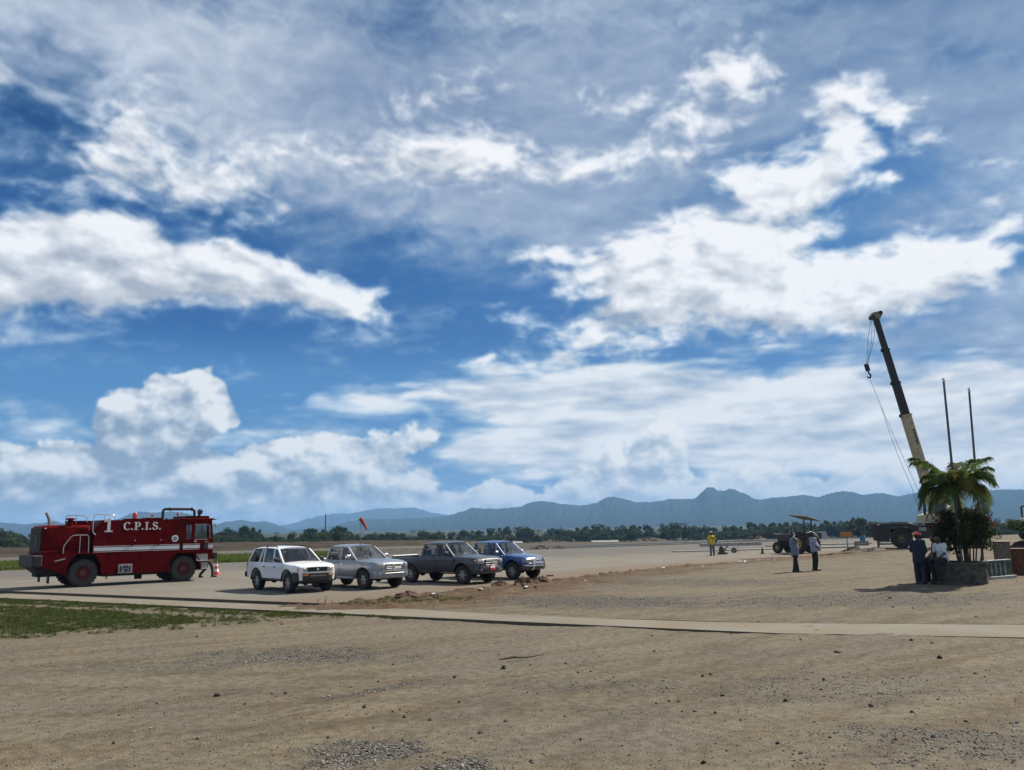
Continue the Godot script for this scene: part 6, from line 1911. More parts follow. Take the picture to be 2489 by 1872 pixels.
func make_silver_pickup() -> void:
	var c := Car.new()
	c.nose = 2.32
	c.tail = -2.55
	c.half = 0.90
	c.sill = 0.46
	c.axle_f = 1.52
	c.axle_r = -1.53
	c.wheel = 0.37
	c.arch = 0.465
	c.belt = 1.12
	c.roof = 1.675
	c.bed_from = -0.98
	c.tops = [[-2.6, 1.06], [-1.0, 1.08], [-0.96, 1.12], [0.95, 1.12], [1.12, 1.125], [1.7, 1.09], [2.05, 1.05], [2.22, 0.99], [2.34, 0.90]]
	c.base_f = 1.08
	c.top_f = 0.36
	c.top_r = -0.80
	c.base_r = -0.92
	c.flare = 0.03
	var f := Vector2(0.767, 0.641)
	var root := car_base("pickup_truck", "silver double cab pickup with chrome grille parked beside the white car", "pickup", c, Vector3(-6.60, 0, -35.07), atan2(-f.y, f.x), M.silver_paint, M.rim_bright, 6, M.glass_clear, [[-0.86, 0.04], [0.07, 1.02]], M.chrome)
	pickup_cab(root, c, M.silver_paint, M.glass_clear, 0.04)
	front_glass(root, c, M.glass_clear, c.top_r + 0.02)
	mirror_parts(root, c, M.chrome, 0.72, 1.25)
	var n := c.nose - 0.02
	part(root, "grille_panel", Shape.new().box(Vector3(n, 0.845, 0), Vector3(0.06, 0.20, 0.80), 0.02), M.grille)
	for k in 3:
		part(root, "grille_bar", Shape.new().box(Vector3(n + 0.036, 0.785 + k * 0.06, 0), Vector3(0.02, 0.022, 0.78), 0.006), M.chrome)
	part(root, "grille_surround", Shape.new().box(Vector3(n + 0.01, 0.96, 0), Vector3(0.09, 0.045, 0.86), 0.015).box(Vector3(n + 0.035, 0.85, 0), Vector3(0.035, 0.20, 0.13), 0.02), M.chrome)
	for s in [-1.0, 1.0]:
		var h := part(root, "headlight", Shape.new().box(Vector3(n - 0.075, 0.90, s * 0.625), Vector3(0.24, 0.22, 0.31), 0.06, Basis(Vector3.UP, -s * 0.42)), M.lamp)
		part(h, "reflector", Shape.new().lathe([[0.075, 0.0], [0.06, 0.012], [0.0, 0.02]], 14, Transform3D(Basis(Vector3.UP, -s * 0.3) * Basis(Vector3.BACK, -PI / 2), Vector3(n + 0.015, 0.90, s * 0.60))), M.chrome)
		part(root, "fog_light", Shape.new().lathe([[0.065, 0.0], [0.06, 0.02], [0.0, 0.03]], 14, Transform3D(Basis(Vector3.UP, -s * 0.35) * Basis(Vector3.BACK, -PI / 2), Vector3(n + 0.0, 0.60, s * 0.68))), M.lamp)
		part(root, "side_step", Shape.new().box(Vector3(0.05, 0.42, s * 0.86), Vector3(1.75, 0.09, 0.16), 0.03), M.silver_paint)
	part(root, "front_bumper", bumper_front(c, 0.42, 0.74, 0.06), M.silver_paint, 45.0)
	part(root, "intake", Shape.new().box(Vector3(n + 0.075, 0.665, 0), Vector3(0.03, 0.075, 0.95), 0.01), M.grille)
	part(root, "bumper_strip", Shape.new().box(Vector3(n + 0.082, 0.61, 0), Vector3(0.03, 0.03, 1.0), 0.01), M.chrome)
	part(root, "antenna", Shape.new().tube([Vector3(0.30, c.roof + 0.03, 0), Vector3(0.26, c.roof + 0.12, 0)], 0.012, 5), M.trim)
	part(root, "dashboard_paper", Shape.new().box(Vector3(0.93, 1.185, 0.05), Vector3(0.16, 0.012, 0.32), 0.0, Basis(Vector3.BACK, 0.2)), M.sticker)

func make_grey_pickup() -> void:
	var c := Car.new()
	c.nose = 2.36
	c.tail = -2.72
	c.half = 0.91
	c.sill = 0.48
	c.axle_f = 1.50
	c.axle_r = -1.50
	c.wheel = 0.38
	c.arch = 0.475
	c.belt = 1.14
	c.roof = 1.70
	c.bed_from = -0.98
	c.tops = [[-2.75, 1.10], [-1.0, 1.10], [-0.96, 1.14], [0.9, 1.14], [1.08, 1.14], [1.7, 1.11], [2.1, 1.075], [2.25, 1.02], [2.38, 0.93]]
	c.base_f = 1.04
	c.top_f = 0.40
	c.top_r = -0.78
	c.base_r = -0.90
	c.flare = 0.045
	var f := Vector2(0.796, 0.605)
	var root := car_base("pickup_truck", "dark grey double cab pickup with red and white number plate", "pickup", c, Vector3(-2.88, 0, -37.0), atan2(-f.y, f.x), M.grey_paint, M.rim_silver, 6, M.glass_clear, [[-0.85, 0.02], [0.05, 1.0]], M.grey_paint)
	pickup_cab(root, c, M.grey_paint, M.glass_clear, 0.02)
	front_glass(root, c, M.glass_clear, c.top_r + 0.02)
	mirror_parts(root, c, M.trim, 0.72, 1.26)
	var n := c.nose - 0.02
	part(root, "grille_panel", Shape.new().box(Vector3(n, 0.86, 0), Vector3(0.07, 0.25, 0.80), 0.03), M.grille)
	for k in 3:
		part(root, "grille_bar", Shape.new().box(Vector3(n + 0.04, 0.775 + k * 0.085, 0), Vector3(0.025, 0.036 if k == 1 else 0.02, 0.79), 0.008), M.chrome)
	part(root, "grille_surround", Shape.new().box(Vector3(n + 0.01, 0.995, 0), Vector3(0.10, 0.035, 0.84), 0.012), M.chrome)
	part(root, "badge", Shape.new().lathe([[0.05, 0.0], [0.05, 0.02], [0.035, 0.03], [0.0, 0.032]], 14, Transform3D(Basis(Vector3.BACK, -PI / 2), Vector3(n + 0.045, 0.86, 0))), M.chrome)
	for s in [-1.0, 1.0]:
		var h := part(root, "headlight", Shape.new().box(Vector3(n - 0.085, 0.91, s * 0.635), Vector3(0.26, 0.19, 0.32), 0.05, Basis(Vector3.UP, -s * 0.42)), M.lamp)
		part(h, "indicator", Shape.new().box(Vector3(n - 0.235, 0.93, s * 0.815), Vector3(0.20, 0.13, 0.06), 0.02, Basis(Vector3.UP, -s * 0.2)), M.orange)
		part(root, "fog_light", Shape.new().box(Vector3(n + 0.0, 0.58, s * 0.66), Vector3(0.05, 0.07, 0.16), 0.02, Basis(Vector3.UP, -s * 0.3)), M.lamp)
		part(root, "side_vent", Shape.new().box(Vector3(1.12, 0.97, s * (c.side(1.12, 0.97) + 0.012)), Vector3(0.07, 0.12, 0.02), 0.008), M.trim)
	part(root, "front_bumper", bumper_front(c, 0.43, 0.74, 0.07), M.grey_paint, 45.0)
	part(root, "intake", Shape.new().box(Vector3(n + 0.085, 0.63, 0), Vector3(0.03, 0.14, 0.72), 0.012), M.grille)
	plate(root, Vector3(n + 0.115, 0.655, 0.02), "", M.sticker, M.sticker)
	part(root, "number_plate_band", Shape.new().box(Vector3(n + 0.122, 0.615, 0.02), Vector3(0.012, 0.07, 0.31), 0.0), M.red_lamp)
	part(root, "number_plate_holder", Shape.new().box(Vector3(n + 0.107, 0.65, 0.02), Vector3(0.012, 0.20, 0.37), 0.0), M.red_plastic)

func make_blue_pickup() -> void:
	var c := Car.new()
	c.nose = 2.22
	c.tail = -2.60
	c.half = 0.85
	c.sill = 0.47
	c.axle_f = 1.46
	c.axle_r = -1.47
	c.wheel = 0.375
	c.arch = 0.47
	c.belt = 1.08
	c.roof = 1.645
	c.bed_from = -0.98
	c.tops = [[-2.65, 1.04], [-1.0, 1.05], [-0.96, 1.08], [0.9, 1.08], [1.08, 1.085], [1.7, 1.03], [2.0, 0.985], [2.14, 0.93], [2.24, 0.85]]
	c.base_f = 1.04
	c.top_f = 0.40
	c.top_r = -0.80
	c.base_r = -0.90
	c.flare = 0.035
	var f := Vector2(0.79, 0.61).normalized()
	var root := car_base("pickup_truck", "blue double cab pickup with tubular bull bar, farthest parked vehicle", "pickup", c, Vector3(-0.80, 0, -39.49), atan2(-f.y, f.x), M.blue_paint, M.rim_silver, 8, M.glass_clear, [[-0.85, 0.02], [0.05, 1.0]], M.trim)
	pickup_cab(root, c, M.blue_paint, M.glass_clear, 0.02)
	front_glass(root, c, M.glass_clear, c.top_r + 0.02)
	mirror_parts(root, c, M.chrome, 0.72, 1.19)
	var n := c.nose - 0.02
	part(root, "grille_panel", Shape.new().box(Vector3(n, 0.80, 0), Vector3(0.06, 0.16, 0.70), 0.02), M.grille)
	for k in 2:
		part(root, "grille_bar", Shape.new().box(Vector3(n + 0.035, 0.77 + k * 0.065, 0), Vector3(0.02, 0.022, 0.68), 0.006), M.chrome)
	for s in [-1.0, 1.0]:
		part(root, "headlight", Shape.new().box(Vector3(n - 0.055, 0.81, s * 0.565), Vector3(0.20, 0.17, 0.30), 0.03, Basis(Vector3.UP, -s * 0.33)), M.lamp)
		part(root, "corner_light", Shape.new().box(Vector3(n - 0.165, 0.81, s * 0.745), Vector3(0.16, 0.15, 0.08), 0.02, Basis(Vector3.UP, -s * 0.8)), M.lamp)
	part(root, "front_bumper", bumper_front(c, 0.42, 0.70, 0.06), M.grey_paint, 45.0)
	part(root, "bumper_strip", Shape.new().box(Vector3(n + 0.055, 0.695, 0), Vector3(0.07, 0.03, 1.35), 0.012), M.chrome)
	part(root, "intake", Shape.new().box(Vector3(n + 0.085, 0.56, 0), Vector3(0.03, 0.11, 0.80), 0.012), M.grille)
	var bar := Shape.new()
	var x := n + 0.17
	bar.tube(rounded_path([Vector3(x - 0.10, 0.42, -0.42), Vector3(x + 0.03, 0.52, -0.42), Vector3(x + 0.02, 0.95, -0.30), Vector3(x + 0.02, 0.97, 0.30), Vector3(x + 0.03, 0.52, 0.42), Vector3(x - 0.10, 0.42, 0.42)], 0.15, 5), 0.036, 10)
	bar.tube(rounded_path([Vector3(x - 0.22, 0.62, -0.80), Vector3(x - 0.02, 0.60, -0.62), Vector3(x + 0.05, 0.60, 0), Vector3(x - 0.02, 0.60, 0.62), Vector3(x - 0.22, 0.62, 0.80)], 0.15, 5), 0.032, 10)
	bar.tube([Vector3(x + 0.03, 0.76, -0.36), Vector3(x + 0.03, 0.76, 0.36)], 0.025, 8)
	part(root, "bull_bar", bar, M.chrome)

func make_cars() -> void:
	make_suv()
	make_silver_pickup()
	make_grey_pickup()
	make_blue_pickup()
# ---------------------------------------------------------------- shapes
class Shape:
	var v := PackedVector3Array()
	func tri(a: Vector3, b: Vector3, c: Vector3) -> void:  # counter-clockwise seen from outside
		v.append(a)
		v.append(c)
		v.append(b)
	func quad(a: Vector3, b: Vector3, c: Vector3, d: Vector3) -> void:
		tri(a, b, c)
		tri(a, c, d)
	func add(o: Shape, t := Transform3D()) -> Shape:
		var flip := t.basis.determinant() < 0.0
		for i in range(0, o.v.size(), 3):
			v.append(t * o.v[i])
			v.append(t * o.v[i + 2 if flip else i + 1])
			v.append(t * o.v[i + 1 if flip else i + 2])
		return self
	func box(c: Vector3, s: Vector3, bevel := 0.0, basis := Basis()) -> Shape:
		var h := s * 0.5
		var b := minf(bevel, minf(h.x, minf(h.y, h.z)) * 0.95)
		if b <= 0.0:
			var p := []
			for i in 8:
				p.append(c + basis * Vector3(h.x if i & 1 else -h.x, h.y if i & 2 else -h.y, h.z if i & 4 else -h.z))
			quad(p[4], p[5], p[7], p[6])
			quad(p[1], p[0], p[2], p[3])
			quad(p[5], p[1], p[3], p[7])
			quad(p[0], p[4], p[6], p[2])
			quad(p[6], p[7], p[3], p[2])
			quad(p[0], p[1], p[5], p[4])
			return self
		# eight corners, each with three points
		var q := {}
		for i in 8:
			var sx := 1.0 if i & 1 else -1.0
			var sy := 1.0 if i & 2 else -1.0
			var sz := 1.0 if i & 4 else -1.0
			q[i * 3] = c + basis * Vector3(sx * h.x, sy * (h.y - b), sz * (h.z - b))
			q[i * 3 + 1] = c + basis * Vector3(sx * (h.x - b), sy * h.y, sz * (h.z - b))
			q[i * 3 + 2] = c + basis * Vector3(sx * (h.x - b), sy * (h.y - b), sz * h.z)
		var face := func(ax: int, i: int, j: int, k: int, l: int): quad(q[i * 3 + ax], q[j * 3 + ax], q[k * 3 + ax], q[l * 3 + ax])
		face.call(0, 5, 1, 3, 7)
		face.call(0, 0, 4, 6, 2)
		face.call(1, 6, 7, 3, 2)
		face.call(1, 0, 1, 5, 4)
		face.call(2, 4, 5, 7, 6)
		face.call(2, 1, 0, 2, 3)
		var edge := func(i: int, j: int, a: int, d: int):
			var m: Vector3 = (q[i * 3 + a] + q[j * 3 + d]) * 0.5 - c
			var n: Vector3 = (q[j * 3 + a] - q[i * 3 + a]).cross(q[i * 3 + d] - q[i * 3 + a])
			if n.dot(m) > 0.0:
				quad(q[i * 3 + a], q[j * 3 + a], q[j * 3 + d], q[i * 3 + d])
			else:
				quad(q[i * 3 + a], q[i * 3 + d], q[j * 3 + d], q[j * 3 + a])
		for e in [[0, 1, 1, 2], [2, 3, 1, 2], [4, 5, 1, 2], [6, 7, 1, 2], [0, 2, 0, 2], [1, 3, 0, 2], [4, 6, 0, 2], [5, 7, 0, 2], [0, 4, 0, 1], [1, 5, 0, 1], [2, 6, 0, 1], [3, 7, 0, 1]]:
			edge.call(e[0], e[1], e[2], e[3])
		for i in 8:
			var n: Vector3 = (q[i * 3 + 1] - q[i * 3]).cross(q[i * 3 + 2] - q[i * 3])
			if n.dot(q[i * 3] - c) > 0.0:
				tri(q[i * 3], q[i * 3 + 1], q[i * 3 + 2])
			else:
				tri(q[i * 3], q[i * 3 + 2], q[i * 3 + 1])
		return self
	func loft(rings: Array, closed := true, cap0 := true, cap1 := true) -> Shape:  # rings turn counter-clockwise seen from the end
		var n: int = rings[0].size()
		for i in rings.size() - 1:
			var a: PackedVector3Array = rings[i]
			var b: PackedVector3Array = rings[i + 1]
			for j in (n if closed else n - 1):
				var k := (j + 1) % n
				if a[j].is_equal_approx(a[k]):
					tri(a[j], b[k], b[j])
				elif b[j].is_equal_approx(b[k]):
					tri(a[j], a[k], b[j])
				else:
					quad(a[j], a[k], b[k], b[j])
		if cap0:
			fan(rings[0], true)
		if cap1:
			fan(rings[-1], false)
		return self
	func fan(r: PackedVector3Array, flip: bool) -> void:
		var m := Vector3.ZERO
		for p in r:
			m += p
		m /= r.size()
		for j in r.size():
			var k := (j + 1) % r.size()
			if flip:
				tri(m, r[k], r[j])
			else:
				tri(m, r[j], r[k])
	func tube(points: Array, radii, sides := 8, cap := true) -> Shape:
		var rings := []
		var n := points.size()
		var side := Vector3.ZERO
		for i in n:
			var d: Vector3 = (points[mini(i + 1, n - 1)] - points[maxi(i - 1, 0)]).normalized()
			if side == Vector3.ZERO:
				side = d.cross(Vector3.UP if absf(d.y) < 0.9 else Vector3.RIGHT).normalized()
			else:
				side = (side - d * side.dot(d)).normalized()
			var up := side.cross(d)
			var r: float = radii[i] if radii is Array else radii
			var ring := PackedVector3Array()
			for k in sides:
				var a := TAU * k / sides
				ring.append(points[i] + (side * cos(a) - up * sin(a)) * r)
			rings.append(ring)
		return loft(rings, true, cap, cap)
	func lathe(profile: Array, sides := 20, t := Transform3D()) -> Shape:  # profile of (radius, height) upwards along y, outside to the right
		var rings := []
		for p in profile:
			var ring := PackedVector3Array()
			for k in sides:
				var a := -TAU * k / sides
				ring.append(t * Vector3(cos(a) * p[0], p[1], sin(a) * p[0]))
			rings.append(ring)
		return loft(rings, true, profile[0][0] > 0.001, profile[-1][0] > 0.001)
	func prism(poly: PackedVector2Array, z0: float, z1: float, t := Transform3D()) -> Shape:  # outline in x and y, drawn out along z
		var p := poly.duplicate()
		var area := 0.0
		for i in p.size():
			area += p[i].cross(p[(i + 1) % p.size()])
		if area < 0.0:
			p.reverse()
		var n := p.size()
		var ids := Geometry2D.triangulate_polygon(p)
		for i in range(0, ids.size(), 3):
			var a := p[ids[i]]
			var b := p[ids[i + 1]]
			var c := p[ids[i + 2]]
			if (b - a).cross(c - a) < 0.0:
				var s := b
				b = c
				c = s
			tri(t * Vector3(a.x, a.y, z1), t * Vector3(b.x, b.y, z1), t * Vector3(c.x, c.y, z1))
			tri(t * Vector3(a.x, a.y, z0), t * Vector3(c.x, c.y, z0), t * Vector3(b.x, b.y, z0))
		for i in n:
			var a := p[i]
			var b := p[(i + 1) % n]
			quad(t * Vector3(a.x, a.y, z0), t * Vector3(b.x, b.y, z0), t * Vector3(b.x, b.y, z1), t * Vector3(a.x, a.y, z1))
		return self
	func mesh(crease := 35.0) -> ArrayMesh:
		var n := v.size()
		var fn := PackedVector3Array()
		fn.resize(n / 3)
		for f in n / 3:
			fn[f] = (v[f * 3 + 2] - v[f * 3]).cross(v[f * 3 + 1] - v[f * 3])
		var nn := PackedVector3Array()
		nn.resize(n)
		if crease <= 0.0:
			for i in n:
				nn[i] = fn[i / 3].normalized()
		else:
			var near := {}
			for i in n:
				var key := Vector3i((v[i] * 4000.0).round())
				if near.has(key):
					near[key].append(i / 3)
				else:
					near[key] = PackedInt32Array([i / 3])
			var least := cos(deg_to_rad(crease))
			for i in n:
				var f := i / 3
				var own := fn[f].normalized()
				var sum := Vector3.ZERO
				for g in near[Vector3i((v[i] * 4000.0).round())]:
					if own.dot(fn[g].normalized()) >= least:
						sum += fn[g]
				nn[i] = sum.normalized() if sum.length_squared() > 1e-18 else own
		var arrays := []
		arrays.resize(Mesh.ARRAY_MAX)
		arrays[Mesh.ARRAY_VERTEX] = v
		arrays[Mesh.ARRAY_NORMAL] = nn
		var m := ArrayMesh.new()
		m.add_surface_from_arrays(Mesh.PRIMITIVE_TRIANGLES, arrays)
		return m

# ---------------------------------------------------------------- naming and materials
var taken := {}
var rng := RandomNumberGenerator.new()
var M := {}

func numbered(called: String) -> String:
	if not taken.has(called):
		taken[called] = 0
		return called
	taken[called] += 1
	return "%s_%03d" % [called, taken[called]]

func tag(o: Node3D, label: String, category: String, group := "") -> Node3D:
	o.set_meta("label", label)
	o.set_meta("category", category)
	if group:
		o.set_meta("group", group)
	return o

func thing(called: String, label: String, category: String, at := Vector3.ZERO, turn := 0.0, group := "") -> Node3D:
	var o := Node3D.new()
	o.name = numbered(called)
	add_child(o)
	o.position = at
	o.rotation.y = turn
	return tag(o, label, category, group)

func part(parent: Node, called: String, s, m: Material, crease := 35.0) -> MeshInstance3D:
	var o := MeshInstance3D.new()
	o.name = called
	o.mesh = s if s is Mesh else s.mesh(crease)
	o.material_override = m
	parent.add_child(o, true)
	return o

func single(called: String, label: String, category: String, s, m: Material, at := Vector3.ZERO, turn := 0.0, group := "", crease := 35.0) -> MeshInstance3D:
	var o := part(self, numbered(called), s, m, crease)
	o.position = at
	o.rotation.y = turn
	tag(o, label, category, group)
	return o

func setting(called: String, s, m: Material, crease := 35.0) -> MeshInstance3D:
	var o := part(self, numbered(called), s, m, crease)
	o.set_meta("kind", "structure")
	return o

func joint(parent: Node, called: String, at := Vector3.ZERO) -> Node3D:
	var o := Node3D.new()
	o.name = called
	parent.add_child(o, true)
	o.position = at
	return o

func lin(r: float, g: float, b: float) -> Color:
	return Color(r, g, b).linear_to_srgb()

func mat(c: Color, rough := 0.8, metal := 0.0) -> StandardMaterial3D:
	var m := StandardMaterial3D.new()
	m.albedo_color = c
	m.roughness = rough
	m.metallic = metal
	return m

func paint(c: Color, metal := 0.0, rough := 0.38) -> StandardMaterial3D:
	var m := mat(c, rough, metal)
	m.clearcoat_enabled = true
	m.clearcoat = 0.7
	m.clearcoat_roughness = 0.12
	return m

func glass(c: Color, alpha: float) -> StandardMaterial3D:
	var m := mat(Color(c.r, c.g, c.b, alpha), 0.04)
	m.transparency = BaseMaterial3D.TRANSPARENCY_ALPHA
	return m

func noise_tex(seed_: int, freq: float, octaves: int, lo: Color, hi: Color, size := 512, cut0 := 0.0, cut1 := 1.0) -> NoiseTexture2D:
	var n := fnoise(seed_, octaves, 0.55)
	n.frequency = freq
	var t := NoiseTexture2D.new()
	t.width = size
	t.height = size
	t.seamless = true
	t.noise = n
	var g := Gradient.new()
	g.offsets = PackedFloat32Array([cut0, cut1])
	g.colors = PackedColorArray([lo, hi])
	t.color_ramp = g
	return t

func bump_tex(seed_: int, freq: float, octaves: int, size := 512, strength := 4.0) -> NoiseTexture2D:
	var n := fnoise(seed_, octaves, 0.6)
	n.frequency = freq
	var t := NoiseTexture2D.new()
	t.width = size
	t.height = size
	t.seamless = true
	t.as_normal_map = true
	t.bump_strength = strength
	t.noise = n
	return t

func worn(c: Color, rough: float, seed_: int, scale: float, dark := 0.75, metal := 0.0) -> StandardMaterial3D:
	# a surface with dirt and wear of uneven tone
	var m := mat(c, rough, metal)
	var key := "wear_%d_%d" % [int(dark * 20.0), seed_ % 2]
	if not M.has(key):
		M[key] = noise_tex(seed_, 0.014, 6, Color(dark, dark, dark), Color.WHITE, 512, 0.2, 0.62)
	m.albedo_texture = M[key]
	m.uv1_offset = Vector3(seed_ * 0.37, seed_ * 0.11, seed_ * 0.23)
	m.uv1_triplanar = true
	m.uv1_scale = Vector3.ONE * scale
	return m

func poly(a: Array) -> PackedVector2Array:
	var p := PackedVector2Array()
	for i in range(0, a.size(), 2):
		p.append(Vector2(a[i], a[i + 1]))
	return p

func axis_z() -> Transform3D:  # lathe along z
	return Transform3D(Basis(Vector3.RIGHT, PI / 2), Vector3.ZERO)

func arc(c: Vector3, r: float, a0: float, a1: float, n: int, u: Vector3, w: Vector3) -> Array:
	var o := []
	for i in n + 1:
		var a := lerpf(a0, a1, float(i) / n)
		o.append(c + u * cos(a) * r + w * sin(a) * r)
	return o

func rounded_path(pts: Array, r: float, steps := 4) -> Array:  # a bent pipe: corners eased
	var o := [pts[0]]
	for i in range(1, pts.size() - 1):
		var a: Vector3 = pts[i - 1]
		var b: Vector3 = pts[i]
		var c: Vector3 = pts[i + 1]
		var p := b + (a - b).normalized() * minf(r, a.distance_to(b) * 0.45)
		var q := b + (c - b).normalized() * minf(r, c.distance_to(b) * 0.45)
		for k in steps + 1:
			var t := float(k) / steps
			o.append(p.lerp(b, t).lerp(b.lerp(q, t), t))
	o.append(pts[-1])
	return o
const SKY_W := 4096
const SKY_H := 2048
const GRID := 0.2
const GRID_W := 431
const GRID_H := 206
var cloud_mask := {}
var sky_bytes: PackedByteArray
var noise_a: FastNoiseLite
var noise_b: FastNoiseLite
var noise_c: FastNoiseLite
var noise_w: FastNoiseLite
var noise_p: FastNoiseLite

func fnoise(seed_: int, octaves: int, gain := 0.5) -> FastNoiseLite:
	var n := FastNoiseLite.new()
	n.seed = seed_
	n.noise_type = FastNoiseLite.TYPE_SIMPLEX_SMOOTH
	n.frequency = 1.0
	n.fractal_type = FastNoiseLite.FRACTAL_FBM
	n.fractal_octaves = octaves
	n.fractal_gain = gain
	return n

func cloud_grid(layer: String) -> PackedFloat32Array:
	var m := PackedFloat32Array()
	m.resize(GRID_W * GRID_H)
	for c in CLOUDS[layer]:
		var w: float = c[0]
		var strength: float = c[1]
		var p: Array = c[2]
		var n := p.size() / 2
		var pts := PackedVector2Array()
		var lo := Vector2(999, 999)
		var hi := Vector2(-999, -999)
		for i in n:
			var q := Vector2(p[2 * i], p[2 * i + 1])
			pts.append(q)
			lo = lo.min(q)
			hi = hi.max(q)
		var c0 := clampi(int((lo.x - w + 43.0) / GRID), 0, GRID_W - 1)
		var c1 := clampi(int((hi.x + w + 43.0) / GRID) + 1, 0, GRID_W - 1)
		var r0 := clampi(int((lo.y - w + 2.0) / GRID), 0, GRID_H - 1)
		var r1 := clampi(int((hi.y + w + 2.0) / GRID) + 1, 0, GRID_H - 1)
		for r in range(r0, r1 + 1):
			for k in range(c0, c1 + 1):
				var at := Vector2(k * GRID - 43.0, r * GRID - 2.0)
				var best := 1e9
				var inside := false
				var b := pts[n - 1]
				for i in n:
					var a := pts[i]
					var e := b - a
					var v := at - a
					var t := clampf(v.dot(e) / e.length_squared(), 0.0, 1.0)
					best = minf(best, (v - e * t).length_squared())
					if (a.y > at.y) != (b.y > at.y) and at.x < (b.x - a.x) * (at.y - a.y) / (b.y - a.y) + a.x:
						inside = not inside
					b = a
				var d := sqrt(best) * (1.0 if inside else -1.0)
				var v := clampf(0.5 + d / (2.0 * w), 0.0, 1.0) * strength
				var at_ := r * GRID_W + k
				if v > m[at_]:
					m[at_] = v
	return m

func cloud_at(m: PackedFloat32Array, az: float, el: float) -> float:
	var x := clampf((az + 43.0) / GRID, 0.0, GRID_W - 1.01)
	var y := clampf((el + 2.0) / GRID, 0.0, GRID_H - 1.01)
	var i := int(x)
	var j := int(y)
	var fx := x - i
	var fy := y - j
	var k := j * GRID_W + i
	return lerpf(lerpf(m[k], m[k + 1], fx), lerpf(m[k + GRID_W], m[k + GRID_W + 1], fx), fy)

func puffs(az: float, el: float) -> float:
	# rounded heaps: large ones with smaller ones on them
	return noise_p.get_noise_2d(az * 0.60, el * 0.70) * -0.50 + noise_p.get_noise_2d(az * 1.5 + 30.0, el * 1.7) * -0.34 + noise_p.get_noise_2d(az * 3.4 + 60.0, el * 3.7) * -0.20 - 0.45

